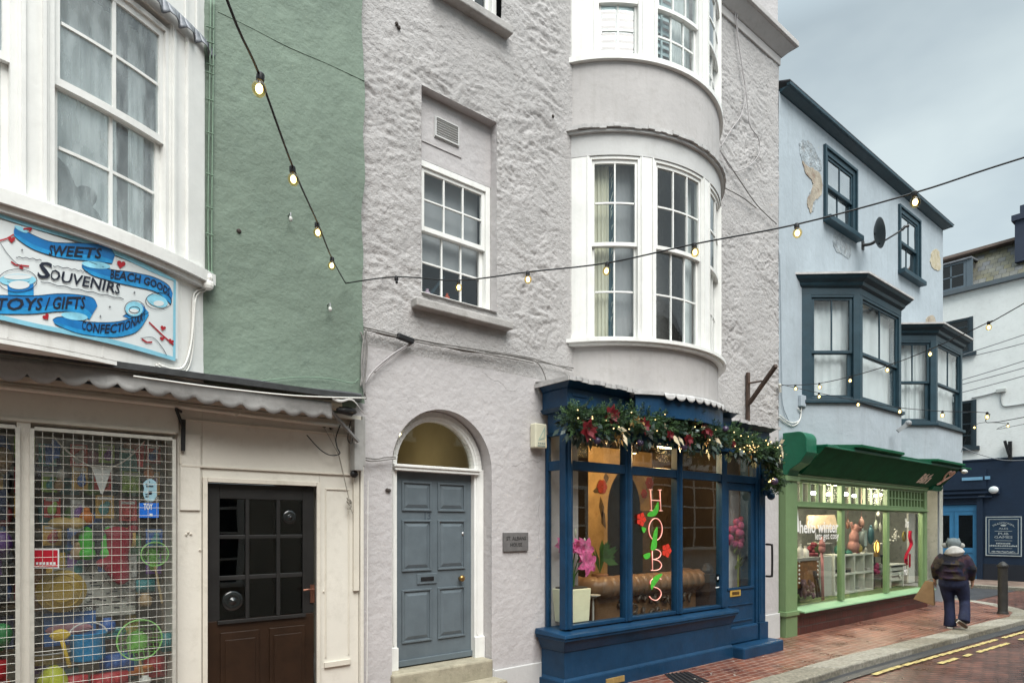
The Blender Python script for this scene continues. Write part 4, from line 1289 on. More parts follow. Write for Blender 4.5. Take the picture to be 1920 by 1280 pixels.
for cu, cv, rx, rz, c_, lab, Y in ((690, 1270, .10, .06, 'red', 'red armband at the window foot right of the sand mould', 5.7), (1010, 1250, .15, .07, 'red', 'rosy red beach ball at the foot of the window', 5.75),
                                (1340, 1245, .05, .035, 'white', 'white sea shell at the foot of the window', 5.66), (1080, 1090, .14, .09, 'blue', 'deep blue inflatable below the big green net', 5.85),
                                (990, 740, .07, .06, 'blue', 'blue snorkel mask on the pale card behind the net', 5.9), (1010, 820, .12, .05, 'teal', 'teal swim fins below the snorkel mask', 5.92),
                                (1340, 380, .08, .06, 'teal', 'striped teal pouch under the small green net', 5.85), (1340, 510, .06, .06, 'tan', 'pale tan cowrie under the teal pouch', 5.8),
                                (1430, 1130, .1, .1, 'red', 'dark red bag at the right foot of the window', 5.9), (300, 1140, .08, .05, 'purple', 'purple pouch at the left foot of the window', 5.8),
                                (330, 420, .07, .3, 'brown', 'tall brown wooden carving left of the mustard sieve', 5.95), (335, 780, .09, .14, 'black', 'black bag left of the blue boxed toy', 5.85),
                                (1540, 900, .05, .09, 'teal', 'pale teal bottle at the right edge of the window', 5.75), (1270, 1160, .12, .04, 'orange', 'orange towel roll under the big net', 5.85)):
    m = MB(); p = Vector(q2(cu, cv, Y)); kd = (cu + cv) % 3
    if kd == 0: m.ell(p, rx, min(rx, rz) * .8, rz, 14, 9); m.ell(p + Vector((rx * .4, -.02, rz * .5)), rx * .5, min(rx, rz) * .5, rz * .5, 10, 7)
    elif kd == 1:
        m.box(p.x - rx * .8, p.x + rx * .8, p.y - .03, p.y + .05, p.z - rz * .8, p.z + rz * .8)
        for q_ in range(3): m.box(p.x - rx * .6 + q_ * rx * .4, p.x - rx * .35 + q_ * rx * .4, p.y - .036, p.y - .0305, p.z - rz * .6, p.z + rz * (.1 + .2 * q_))
    else: m.lathe([(rx * .6, -rz * .9), (rx * .85, -rz * .5), (rx * .8, rz * .3), (rx * .45, rz * .6), (rx * .5, rz * .9), (.0001, rz * .9)], p, 14)
    tag(m.build('beach_goods', toy_mat(c_ + '_b', tuple(x * .8 for x in TC[c_])), smooth=True), lab, 'beach goods')
# left bay goods, one strip at the frame edge
for k, (z, c_, lab) in enumerate(((2.35, 'tan', 'tan soft toy at the top behind the left hand grille strip'), (2.05, 'navy', 'navy bag behind the left grille strip, high up'), (1.75, 'purple', 'purple bag behind the left grille strip, midway'),
                                 (1.45, 'black', 'black bag behind the left grille strip under the purple one'), (1.1, 'green', 'green ball behind the left grille strip'), (.85, 'red', 'red carton behind the left grille strip'),
                                 (.5, 'blue', 'bright blue pail low behind the left grille strip'))):
    m = MB(); x = .0
    if k % 2: m.box(x - .14, x + .1, 5.76, 5.86, z - .11, z + .1); m.box(x - .05, x + .08, 5.752, 5.759, z - .06, z + .03)
    else: m.ell((x, 5.85, z), .13, .07, .12, 12, 8); m.ell((x + .08, 5.8, z + .03), .06, .05, .08, 10, 7); m.ell((x - .05, 5.79, z - .05), .06, .05, .06, 10, 7)
    tag(m.build('beach_goods', toy_mat(c_ + '_l', tuple(x_ * .7 for x_ in TC[c_])), smooth=True), lab, 'beach goods')

# ------------------------------------------------------------------ grey rendered town house
YW = 5.56
C2 = (6.95, 6.56, 1.774)
town = root('town_house', (6.5, YW, 0), 'tall grey house of rough painted render with a bow window and an arched doorway', 'house')
w = rough_wall(2.62, 10.42, 3.6, 10.0, YW, 0.025, 0.019, holes=((3.372, 4.33, 4.24, 6.33), (3.72, 4.40, 7.42, 9.2)), nz=(.85, 1, 1.2),
               fade=lambda x, z: min(1.0, max(0.06, (z - (3.92 - 0.06 * (x - 2.7) + .05 * math.sin(x * 5))) / 0.22)) * (1 if x < 5.2 else max(.12, 1 - (x - 5.2) / .25)) if x < 5.6 else (min(1.0, .3 + max(0, x - 8.3) * 4)), seed=11.0, edge=(10.42, .03))
w.build('wall', GREY_WALL, town, fix=False, smooth=True)
m = MB()
AX, AR, AZ = 3.653, 0.612, 2.485
x0, x1 = AX - AR, AX + AR
m.add([(2.62, YW, -.05), (x0, YW, -.05), (x0, YW, AZ), (2.62, YW, AZ)], [(0, 1, 2, 3)])
m.add([(x1, YW, -.05), (5.6, YW, -.05), (5.6, YW, AZ), (x1, YW, AZ)], [(0, 1, 2, 3)])
m.add([(2.62, YW, AZ), (x0, YW, AZ), (x0, YW, 3.6), (2.62, YW, 3.6)], [(0, 1, 2, 3)])
m.add([(x1, YW, AZ), (5.6, YW, AZ), (5.6, YW, 3.6), (x1, YW, 3.6)], [(0, 1, 2, 3)])
NA = 32
arcp = [(AX + AR * math.cos(math.pi - math.pi * k / NA), AZ + AR * math.sin(math.pi - math.pi * k / NA)) for k in range(NA + 1)]
for (a, za), (b, zb) in zip(arcp, arcp[1:]):
    m.add([(a, YW, za), (b, YW, zb), (b, YW, 3.6), (a, YW, 3.6)], [(0, 1, 2, 3)])
    m.add([(a, YW, za), (a, YW + .3, za), (b, YW + .3, zb), (b, YW, zb)], [(0, 1, 2, 3)])
for x in (x0, x1): m.add([(x, YW, -.05), (x, YW + .3, -.05), (x, YW + .3, AZ), (x, YW, AZ)], [(0, 1, 2, 3)])
m.add([(8.8, YW, -.05), (10.42, YW, -.05), (10.42, YW, 3.6), (8.8, YW, 3.6)], [(0, 1, 2, 3)])
m.add([(10.42, YW, -.05), (10.42, 11, -.05), (10.42, 11, 10.0), (10.42, YW, 10.0)], [(0, 1, 2, 3)])
m.build('lower_wall', GREY_SMOOTH, town, fix=False)
m = MB()
m.box(x1 + .012, 5.15, YW - .035, YW - .002, -.05, .32); m.box(x1 - .03, x1 + .01, YW - .037, YW + .2, -.05, .34)
m.build('plinth', GREY_FRIEZE, town, bevel=.008)
for a_, b_, h_ in ((2.70, x0 - .012, .32), (9.25, 10.41, .42)):
    m = MB(); m.box(a_, b_, YW - .035, YW - .002, -.05, h_); m.build('plinth', GREY_FRIEZE, town, bevel=.008)
m = MB()
m.box(3.372, 4.33, 5.665, 5.72, 5.655, 6.33)
for a in ((3.372, 5.555, 3.372, 5.76), (4.33, 5.555, 4.33, 5.76)):
    m.add([(a[0], a[1], 4.24), (a[2], a[3], 4.24), (a[2], a[3], 6.33), (a[0], a[1], 6.33)], [(0, 1, 2, 3)])
m.add([(3.372, 5.555, 6.33), (4.33, 5.555, 6.33), (4.33, 5.76, 6.33), (3.372, 5.76, 6.33)], [(0, 1, 2, 3)])
m.add([(3.372, 5.53, 4.24), (4.33, 5.53, 4.24), (4.33, 5.76, 4.24), (3.372, 5.76, 4.24)], [(0, 1, 2, 3)])
m.box(3.40, 3.93, 5.655, 5.664, 5.84, 6.29)
m.build('recess', GREY_SMOOTH, town, fix=False)
m = MB(); m.box(3.25, 4.48, 5.445, 5.60, 4.06, 4.145); m.build('window_sill', STONE, town, bevel=.012)
m = MB(); m.box(3.45, 4.48, 5.445, 5.60, 7.31, 7.40); m.build('window_sill', STONE, town, bevel=.012)
m = MB()
m.box(3.58, 3.89, 5.645, 5.654, 5.93, 6.15)
m.build('vent_plate', GREY_FRIEZE, town)
m = MB()
for k in range(7):
    z = 5.965 + k * .025
    m.hexa([(3.60, 5.640, z), (3.87, 5.640, z), (3.87, 5.6445, z + .004), (3.60, 5.6445, z + .004)], [(3.60, 5.632, z + .006), (3.87, 5.632, z + .006), (3.87, 5.6445, z + .017), (3.60, 5.6445, z + .017)])
m.box(3.585, 3.60, 5.632, 5.6445, 5.94, 6.14); m.box(3.87, 3.885, 5.632, 5.6445, 5.94, 6.14); m.box(3.60, 3.87, 5.632, 5.6445, 6.135, 6.148); m.box(3.60, 3.87, 5.632, 5.6445, 5.94, 5.955)
m.build('vent_grille', GREY_FRIEZE, town)


def sash_window(x0, x1, z0, zm, z1, Y, parent, pmat, gmat, up=(3, 2), lo=(3, 2), frame=.06, stile=.045, rail=.05, bar=.018, depth=.05, blind=None, name='window', horn=False):
    """box sash window in the plane y = Y: frame > two sashes > panes"""
    m_ = MB()
    m_.box(x0, x0 + frame, Y, Y + .12, z0, z1); m_.box(x1 - frame, x1, Y, Y + .12, z0, z1)
    m_.box(x0 + frame, x1 - frame, Y, Y + .12, z1 - frame, z1); m_.box(x0 + frame, x1 - frame, Y - .01, Y + .12, z0, z0 + .035)
    wo = m_.build(name, pmat, parent, bevel=.004)
    for (nt, nz), a, b, y in ((up, zm - .015, z1 - frame - .001, Y + .02), (lo, z0 + .036, zm + .03, Y + .062)):
        s_ = MB(); X0, X1 = x0 + frame + .001, x1 - frame - .001
        s_.box(X0, X0 + stile, y, y + .038, a, b); s_.box(X1 - stile, X1, y, y + .038, a, b)
        s_.box(X0 + stile, X1 - stile, y, y + .038, a, a + rail); s_.box(X0 + stile, X1 - stile, y, y + .038, b - rail * .8, b)
        gx0_, gx1_, gz0_, gz1_ = X0 + stile, X1 - stile, a + rail, b - rail * .8
        for k in range(1, nt):
            x = gx0_ + (gx1_ - gx0_) * k / nt
            s_.box(x - bar / 2, x + bar / 2, y + .004, y + .034, gz0_, gz1_)
        for k in range(1, nz):
            z = gz0_ + (gz1_ - gz0_) * k / nz
            for q_ in range(nt):
                xa = gx0_ + (gx1_ - gx0_) * q_ / nt + (bar / 2 if q_ else 0); xb = gx0_ + (gx1_ - gx0_) * (q_ + 1) / nt - (bar / 2 if q_ < nt - 1 else 0)
                s_.box(xa, xb, y + .006, y + .032, z - bar / 2, z + bar / 2)
        so = s_.build('sash', pmat, wo, bevel=.003)
        g = MB(); g.sheet(lambda i, j: (gx0_ + (gx1_ - gx0_) * i, y + .018, gz0_ + (gz1_ - gz0_) * j), 4, 4); g.build('pane', gmat, so, fix=False)
    if blind:
        bz, bm_ = blind
        b = MB(); b.sheet(lambda i, j: (x0 + frame + (x1 - x0 - 2 * frame) * i, Y + .16, bz + (z1 - bz) * j), 4, 2); b.build('blind', bm_, wo, fix=False)
    return wo


def room(x0, x1, y0, y1, z0, z1, parent, m_, name='room'):
    r = MB()
    r.add([(x0, y1, z0), (x1, y1, z0), (x1, y1, z1), (x0, y1, z1)], [(0, 1, 2, 3)])
    r.add([(x0, y0, z0), (x0, y1, z0), (x0, y1, z1), (x0, y0, z1)], [(0, 1, 2, 3)])
    r.add([(x1, y0, z0), (x1, y1, z0), (x1, y1, z1), (x1, y0, z1)], [(0, 1, 2, 3)])
    r.add([(x0, y0, z0), (x1, y0, z0), (x1, y1, z0), (x0, y1, z0)], [(0, 1, 2, 3)])
    r.add([(x0, y0, z1), (x1, y0, z1), (x1, y1, z1), (x0, y1, z1)], [(0, 1, 2, 3)])
    return r.build(name, m_, parent, fix=False)


sash_window(3.376, 4.326, 4.243, 4.955, 5.652, 5.665, town, WHITE, G_SASH, frame=.062, blind=(4.66, BLIND))
sash_window(3.72, 4.40, 7.42, 8.3, 9.2, 5.65, town, WHITE, G_SASH, frame=.06)
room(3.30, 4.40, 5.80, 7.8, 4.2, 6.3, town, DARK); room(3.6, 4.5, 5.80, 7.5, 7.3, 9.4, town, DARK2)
for u, v, r_, h, c_, n_, lab in ((801, 536, .035, .13, (.55, .4, .5), 'lotion_bottle', 'pale pink bottle on the sill inside the grey wall window'), (838, 548, .03, .14, (.5, .07, .02), 'jar', 'orange red jar on the sill inside the grey wall window')):
    p = wp(u, v, 5.88); m = MB(); m.lathe([(r_, 0), (r_ * 1.1, h * .2), (r_ * 1.05, h * .7), (r_ * .45, h * .85), (r_ * .5, h)], (p[0], p[1], 4.30), 14)
    tag(m.build(n_, mat(n_ + '_paint', c_, .4), smooth=2), lab, n_.split('_')[-1])
m = MB(); m.bar((3.62, 5.9, 4.30), (3.86, 5.9, 4.62), .05, .02); m.box(3.55, 4.3, 6.1, 6.15, 4.3, 4.55)
tag(m.build('picture_frame', mat('dark_teal_frame', (.02, .05, .07))), 'dark tilted picture frame inside the grey wall window', 'picture frame')

# doorway
yd = 5.76
m = MB()
fr_o, fr_i = AR - .004, .478
for (d0, d1, ya, yb) in ((fr_i, fr_o - .03, 5.70, 5.80), (fr_o - .03, fr_o, 5.73, 5.80), (fr_i + .03, fr_i + .055, 5.688, 5.70)):
    for k in range(NA):
        t0, t1 = math.pi - math.pi * k / NA, math.pi - math.pi * (k + 1) / NA
        pt = lambda r_, t, y: (AX + r_ * math.cos(t), y, AZ + .03 + r_ * math.sin(t))
        m.hexa([pt(d0, t0, ya), pt(d1, t0, ya), pt(d1, t1, ya), pt(d0, t1, ya)], [pt(d0, t0, yb), pt(d1, t0, yb), pt(d1, t1, yb), pt(d0, t1, yb)])
for s_ in (-1, 1):
    a, b = AX + s_ * fr_i, AX + s_ * (fr_o - .001)
    m.box(a, b, 5.70, 5.80, .42, AZ + .03)
    m.box(a + s_ * .03, a + s_ * .05, 5.688, 5.70, .7, AZ - .05)
    m.box(a - s_ * .005, b, 5.675, 5.70, .42, .68)
m.box(AX - fr_i - .04, AX + fr_i + .04, 5.66, 5.80, AZ - .03, AZ + .03)
m.box(AX - fr_i - .06, AX + fr_i + .06, 5.645, 5.68, AZ + .005, AZ + .032)
m.build('door_frame', WHITE, town, bevel=.004)
m = MB()
P_ = [(AX + (fr_i + .005) * math.cos(math.pi * k / 24), 5.76, AZ + .03 + (fr_i + .005) * math.sin(math.pi * k / 24)) for k in range(25)]
m.prism(P_, (0, .006, 0)); m.build('fanlight', G_SHOP, town)
m = MB()
dX0, dX1 = AX - fr_i + .002, AX + fr_i - .002
m.box(dX0, dX1, yd, yd + .05, .46, AZ - .031)
door = m.build('door', DOOR_GREY, town)
m = MB()
cxs = ((dX0 + .105, dX0 + .415), (dX1 - .415, dX1 - .105))
zs_ = [(Z5(800, 1196, yd), Z5(800, 1106, yd)), (Z5(800, 1065, yd), Z5(800, 978, yd)), (Z5(800, 954, yd), Z5(800, 907, yd))]
for (a, b) in cxs:
    for (c_, d_) in zs_:
        # raised moulding ring and a fielded centre
        t = .022
        for bx in ((a - t, b + t, c_ - t, c_), (a - t, b + t, d_, d_ + t), (a - t, a, c_, d_), (b, b + t, c_, d_)):
            m.box(bx[0], bx[1], yd - .016, yd - .001, bx[2], bx[3])
        m.hexa([(a + .012, yd - .001, c_ + .012), (b - .012, yd - .001, c_ + .012), (b - .012, yd - .001, d_ - .012), (a + .012, yd - .001, d_ - .012)],
               [(a + .045, yd - .013, c_ + .045), (b - .045, yd - .013, c_ + .045), (b - .045, yd - .013, d_ - .045), (a + .045, yd - .013, d_ - .045)])
m.box(dX0, dX1, yd - .03, yd - .001, .47, .53)
m.build('panel_moulding', DOOR_GREY, door, bevel=.004)
m = MB(); p = wp(800, 1084, yd); m.box(p[0] - .12, p[0] + .12, yd - .012, yd - .001, p[2] - .055, p[2] + .055); m.build('letter_plate', DOOR_GREY, door, bevel=.004)
m = MB(); m.box(p[0] - .08, p[0] + .08, yd - .018, yd - .013, p[2] - .022, p[2] + .02); m.build('letter_flap', BLACK, door, bevel=.003)
m = MB(); p = wp(861, 1083, yd); m.lathe([(.014, 0), (.014, .03), (.034, .045), (.036, .06), (.02, .075), (.0001, .078)], p, 16, Matrix.Rotation(math.radians(90), 4, 'X')); m.build('knob', BRASS, door, smooth=True)
m = MB(); p = wp(868, 1000, yd); m.lathe([(.02, 0), (.02, .008), (.006, .012), (.0001, .012)], p, 14, Matrix.Rotation(math.radians(90), 4, 'X')); m.build('lock', STEEL, door, smooth=True)
m = MB(); a = Vector(wp(796, 973, yd - .002)); rect_text(m, '13', a, (1, 0, 0), (0, 0, 1), .075, .075, .02); m.build('door_number', mat('number_paint', (.05, .065, .08)), door, fix=False)
m = MB(); m.box(AX - fr_o - .02, AX + fr_o - .02, 5.50, 5.8, -.05, .455); m.build('step', STEP, town, bevel=.02)
m = MB(); m.box(AX - fr_o - .1, AX + fr_o + .0, 5.27, 5.499, -.05, .27); m.build('step', STEP, town, bevel=.02)
# hall behind the fanlight, with the warm lamp that shows through it
HALL = mat('cream_hall_plaster', (.34, .30, .19), .9, .1, 2)
room(2.95, 4.35, 5.85, 8.6, .4, 3.3, town, HALL)
hl = root('hall_lamp', (3.75, 7.6, 2.75), 'warm hall lamp glowing behind the fanlight', 'lamp')
m = MB(); m.ell((3.75, 7.6, 2.75), .09, .09, .07, 14, 9); m.build('lamp_shade', emit('hall_lamp_glow', (1, .72, .32), .5), hl, smooth=True)
m = MB(); m.tube([(3.75, 7.6, 2.82), (3.75, 7.6, 3.3)], .008, 6); m.build('cord', CABLE_W, hl)


def lamp(loc, energy, col, r=.08, name='lamp_light'):
    d = bpy.data.lights.new(name, 'POINT'); d.energy = energy; d.color = col; d.shadow_soft_size = r
    o = bpy.data.objects.new(name, d); COL.objects.link(o); o.location = loc
    return o


lamp((3.75, 7.0, 2.6), 2.0, (1, .82, .52), .1)
m = MB(); p = wp(749, 813, 5.70); m.ell(p, .012, .01, .014, 8, 6); m.build('door_bell_light', emit('bell_glow', (1, .9, .6), 4), town)

# bow windows
m = MB()
for d0, d1, z0, z1 in ((-.07, -.03, 3.46, 4.07), (-.05, -.015, 6.70, 7.50), (-.07, -.03, 9.6, 10.0)):
    m = MB(); m.arc(C2, d0, d1, -56.5, 56.5, z0, z1, 50); m.build('bow_wall', GREY_BOW, town, smooth=2)
m = MB(); m.arc(C2, -.08, .075, -57.5, 57.5, 4.105, 4.148, 50); m.arc(C2, -.08, .04, -57, 57, 4.072, 4.104, 50); m.build('bow_sill', WHITE, town)
m = MB(); m.arc(C2, -.08, .035, -57, 57, 7.502, 7.565, 50); m.build('bow_sill', WHITE, town)
m = MB()
m.arc(C2, -.08, .004, -56.8, 56.8, 6.36, 6.622, 50)
m.build('frieze', GREY_FRIEZE, town)
m = MB()
for k in range(44):
    t0 = -58 + 116 * k / 44; t1 = -58 + 116 * (k + 1) / 44; dz = RNG.uniform(-.008, .008)
    m.arc(C2, -.05, .075 + RNG.uniform(-.006, .006), t0, t1, 6.655 + dz, 6.70 + dz, 1)
m.build('bow_cornice', LEAD_L, town)
m = MB(); m.arc(C2, -.05, .045, -57.5, 57.5, 6.624, 6.652, 50); m.build('bow_moulding', GREY_FRIEZE, town)
m = MB()
for a, b, z0, z1 in ((-56.8, -48.6, 4.15, 6.358), (-28.6, -22.6, 4.15, 6.358), (4.4, 10.5, 4.15, 6.358), (33, 56.8, 4.15, 6.358),
                     (-56.8, -45.9, 7.567, 9.59), (-28.3, -21.9, 7.567, 9.59), (2.9, 9.6, 7.567, 9.59), (33, 56.8, 7.567, 9.59)):
    m = MB(); m.arc(C2, -.09, 0.0, a, b, z0, z1)
    m.arc(C2, 0.0, .012, a + .5, a + .9, z0, z1, 1); m.arc(C2, 0.0, .012, b - .9, b - .5, z0, z1, 1)
    m.build('bow_post', WHITE, town)
for a, b, n_, zs in ((-48.6, -28.6, 2, (4.15, 5.28, 6.356)), (-22.6, 4.4, 3, (4.15, 5.28, 6.356)), (10.5, 33, 2, (4.15, 5.28, 6.356))):
    win_group(C2, a, b, zs, town, WHITE, G_SASH, n_, 2, frame=.9, rail=.045, stile=1.0, bar=.02, bart=.6)
for a, b, n_, zs in ((-45.9, -28.3, 2, (7.568, 8.22, 9.0)), (-21.9, 2.9, 3, (7.568, 8.22, 9.0)), (9.6, 33, 2, (7.568, 8.22, 9.0))):
    win_group(C2, a, b, zs, town, WHITE, G_SASH, n_, 2, frame=.9, rail=.045, stile=1.0, bar=.022, bart=.65)
m = MB(); m.arc(C2, -.1, -.02, -45.9, 33, 9.0, 9.59); m.build('bow_head', WHITE, town)
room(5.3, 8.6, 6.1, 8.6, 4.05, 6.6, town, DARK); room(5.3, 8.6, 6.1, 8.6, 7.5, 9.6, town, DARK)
m = MB(); m.prism([onarc(C2, t, 4.03, -.09) for t in range(-55, 56, 3)], (0, 0, .02)); m.build('bow_floor', DARK2, town)
wavy_arc(C2, -.17, -49, -40.4, 4.17, 6.32, .014, 30).build('curtain', CURTAIN, town, smooth=True, fix=False)
LEAFC = mat('teal_leaf_cloth', (.03, .09, .12), .9, .2, 8)
cu = wavy_arc(C2, -.19, -40.6, -37.6, 4.17, 6.32, .01, 9).build('curtain', LEAFC, town, smooth=True, fix=False)
m = MB()
for k in range(46):
    t = -40.2 + RNG.uniform(0, 2.3); z = 4.22 + k * .045; a = RNG.uniform(-.9, .9)
    m.add([onarc(C2, t, z, -.165), onarc(C2, t + .5, z + .04, -.165), onarc(C2, t + 1.3 * math.cos(a), z + .10 + .03 * math.sin(a), -.165), onarc(C2, t + .2, z + .06, -.165)], [(0, 1, 2, 3)])
m.build('leaf_print', mat('pale_leaf_print', (.30, .34, .32), .9), cu, fix=False)
wavy_arc(C2, -.2, -37.6, -27, 4.17, 6.34, .004, 12).build('blind', BLIND, town, smooth=True, fix=False)
wavy_arc(C2, -.2, .6, 5.5, 4.17, 6.34, .012, 14).build('curtain', NET, town, smooth=True, fix=False)
wavy_arc(C2, -.2, 12, 34, 4.17, 6.34, .012, 40).build('curtain', NET, town, smooth=True, fix=False)
SHUT = mat('white_slat_shutter', (.46, .54, .55), .6, .05, 4)
for a, b in ((-46, -28), (-22, -9.5), (10, 33)):
    m = MB()
    for k in range(17):
        z = 7.60 + k * .088
        m.sheet(lambda i, j: onarc(C2, a + (b - a) * i, z + .08 * j, -.16 - .03 * j), 10, 1)
    m.arc(C2, -.19, -.155, (a + b) / 2 - .5, (a + b) / 2 + .5, 7.58, 9.1, 1)
    m.build('shutter', SHUT, town, fix=False)
wavy_arc(C2, -.2, -9, 4, 7.57, 9.2, .01, 20).build('net_curtain', NET, town, smooth=True, fix=False)
# parapet and cornice
m = MB()
m.box(8.2, 10.44, YW - .03, YW + .4, 9.72, 9.86); m.hexa([(8.2, YW - .04, 9.862), (10.47, YW - .04, 9.862), (10.47, YW + .4, 9.862), (8.2, YW + .4, 9.862)], [(8.2, YW - .2, 10.02), (10.62, YW - .2, 10.02), (10.62, YW + .4, 10.02), (8.2, YW + .4, 10.02)])
m.box(8.2, 10.66, YW - .24, YW + .4, 10.022, 10.11)
m.box(2.7, 8.19, YW - .2, YW + .4, 9.9, 10.11)
m.build('cornice', GREY_BOW, town, bevel=.01)
m = MB(); m.box(2.7, 10.44, YW + .02, YW + .3, 10.112, 10.95); m.box(2.7, 10.50, YW - .03, YW + .36, 10.952, 11.03); m.build('parapet', GREY_SMOOTH, town, bevel=.01)
m = MB(); m.box(2.7, 10.42, YW + .4, 11, 10.0, 10.1); m.build('roof', LEAD, town)
# plaque, alarm, rusty bracket, cables on the grey wall
CRK = mat('hairline_crack_grey', (.17, .16, .155), .9)  # dark grey of the crack lines
rc = random.Random(4)
for (u, v, du, dv) in ((905, 700, 60, 35), (960, 872, 70, -12), (1010, 930, 4, 160)):
    P_ = [(u + du * k / 9 + rc.uniform(-3, 3), v + dv * k / 9 + rc.uniform(-4, 4)) for k in range(10)]
    m = MB(); m.tube([wp(a, b, YW - .0004) for a, b in P_], .0011, 4); m.build('hairline_crack', CRK, town)
pl = root('name_plaque', wp(966, 1032, 5.55), 'dark slate name plaque beside the grey blue front door', 'plaque')
m = MB(); a, b = wp(943, 998, 5.55), wp(989, 1032, 5.55); m.box(a[0], b[0], 5.535, 5.558, b[2], a[2]); m.build('slate', mat('dark_slate', (.13, .125, .122), .6, .2, 14, .002, 40), pl, bevel=.003)
m = MB(); wd = b[0] - a[0]
rect_text(m, 'ST. ALBANS', (a[0] + wd * .1, 5.533, a[2] - .085), (1, 0, 0), (0, 0, 1), wd * .8, .04, .01); m.build('lettering', mat('worn_letter', (.018, .017, .017)), pl, fix=False); m = MB(); rect_text(m, 'HOUSE', (a[0] + wd * .26, 5.533, a[2] - .155), (1, 0, 0), (0, 0, 1), wd * .48, .038, .01)
m.build('lettering', mat('worn_letter', (.018, .017, .017)), pl, fix=False)
al = root('alarm_box', wp(1016, 840, 5.5), 'cream alarm box with a green triangle on the grey wall', 'alarm box')
m = MB(); a, b = wp(1004, 792, 5.46), wp(1027, 841, 5.46); m.box(a[0], b[0] - .01, 5.46, 5.558, b[2], a[2]); m.build('casing', mat('yellowed_plastic', (.60, .58, .44), .4, .06, 6), al, bevel=.014)
m = MB(); y = 5.458; cx, cz = (a[0] + b[0]) / 2 - .005, (a[2] + b[2]) / 2
m.prism([(cx - .05, y, cz - .06), (cx + .05, y, cz - .03), (cx + .055, y, cz + .11)], (0, .001, 0)); m.build('triangle_mark', mat('faded_green_print', (.33, .42, .34)), al)
m = MB(); m.prism([(cx - .02, y - .001, cz - .035), (cx + .035, y - .001, cz - .02), (cx + .04, y - .001, cz + .06)], (0, .0008, 0)); m.build('triangle_field', MATS['yellowed_plastic'], al)
m = MB()
for k in range(4): m.box(cx - .05 + k * .028, cx - .03 + k * .028, y, y + .001, cz - .095, cz - .078)
for k in range(6): m.box(cx - .055 + k * .02, cx - .04 + k * .02, y, y + .001, cz - .125, cz - .108)
m.build('print', mat('faded_grey_print', (.2, .25, .22)), al)
rb = root('sign_bracket', wp(1405, 790, 5.5), 'rusty empty sign bracket on the grey wall above the blue cornice', 'bracket')
m = MB(); m.box(9.36, 9.42, 5.50, 5.545, 3.50, 4.34); m.build('post', RUST, rb, bevel=.004)
# the arm stands out from the wall over the pavement
arm0 = Vector((9.39, 5.50, 3.85)); tt = Vector(ray(1455, 685)); arm1 = Vector((tt[0], tt[1], tt[2])) * (4.85 / tt[1]) + Vector((0, 0, EYE))
m = MB(); m.bar(arm0, arm1, .05, .06); m.build('arm', RUST, rb, bevel=.006)
m = MB(); m.tube([(9.39, 5.51, 4.17), arm0.lerp(arm1, .62)], .014, 8); m.build('stay', RUST, rb)


def cable(pts, r, m_, lab, cat='cable', name='wall_cable', k=6, n=6):
    mb_ = MB()
    runs = pts if isinstance(pts[0][0], (tuple, list, Vector)) else [pts]
    for p_ in runs: mb_.tube(smooth_line([tuple(x) for x in p_], k), r, n)
    return tag(mb_.build(name, m_, smooth=True), lab, cat)


yw = 5.505
W_ = lambda L, Y=yw: [wp(u, v, Y) for u, v in L]
DUSTC = mat('dusty_cable', (.20, .19, .18), .7, .3, 12)
cable([W_([(682, 613), (720, 622), (762, 632), (830, 645), (880, 652), (950, 663), (1000, 672), (1072, 694)]), W_([(682, 617), (740, 630), (800, 644), (880, 657), (960, 672), (1000, 680)], 5.495),
       W_([(682, 615), (730, 630), (800, 640), (870, 658), (940, 664), (1010, 678), (1075, 690)], 5.51), W_([(860, 650), (960, 667), (990, 672), (1010, 682), (1022, 705), (1026, 728)])], .0075, DUSTC, 'sagging bundle of dusty cables across the grey wall above the arched door')
m = MB(); p = wp(760, 635, 5.49); m.bar((p[0] - .09, 5.49, p[2] + .015), (p[0] + .09, 5.49, p[2] - .012), .05, .055)
tag(m.build('cable_box', BLACK, bevel=.01), 'small black junction box on the cable bundle above the arched door', 'junction box')
cable([W_([(772, 642), (735, 665), (700, 695), (684, 720)]), W_([(770, 646), (733, 670), (702, 698)], 5.51)], .008, CABLE_G, 'grey cable pair slanting down from the junction box to the green wall corner')
cable([W_([(684, 620), (679, 660), (678, 700), (684, 740)], 5.47), W_([(676, 622), (684, 650), (680, 690), (676, 725)], 5.47), W_([(686, 616), (688, 660), (683, 720), (686, 748)], 5.48)], .008, DUSTC, 'dusty cables running down the joint of the green and grey walls')
cable([W_([(686, 858), (705, 860), (722, 857), (741, 856)]), W_([(686, 862), (700, 864), (742, 859)], 5.5)], .0075, DUSTC, 'short cable pair left of the arched fanlight')
cable([W_([(395, 0), (393, 150), (391, 300), (390, 430), (392, 525)], 5.48), W_([(401, 0), (400, 120), (398, 300), (397, 420), (397, 525)], 5.48)], .007, CABLE_GR, 'twin green painted cables beside the white bow window')
m = MB()
for v in (52, 80, 122, 138, 188, 250, 328, 390, 440, 510): a = wp(386, v - 3, 5.475); b = wp(401, v + 2, 5.475); m.tube([a, b], .005, 5)
tag(m.build('cable_tie', CABLE_GR), 'green painted ties across the twin cables beside the bow', 'cable tie')
def BW(L, d=.012):
    o = []
    for u, v in L:
        if u > 383: o.append(wp(u, v, 5.46)); continue
        t, z = cylp(u, v, C1); o.append(onarc(C1, t, z, d))
    return o


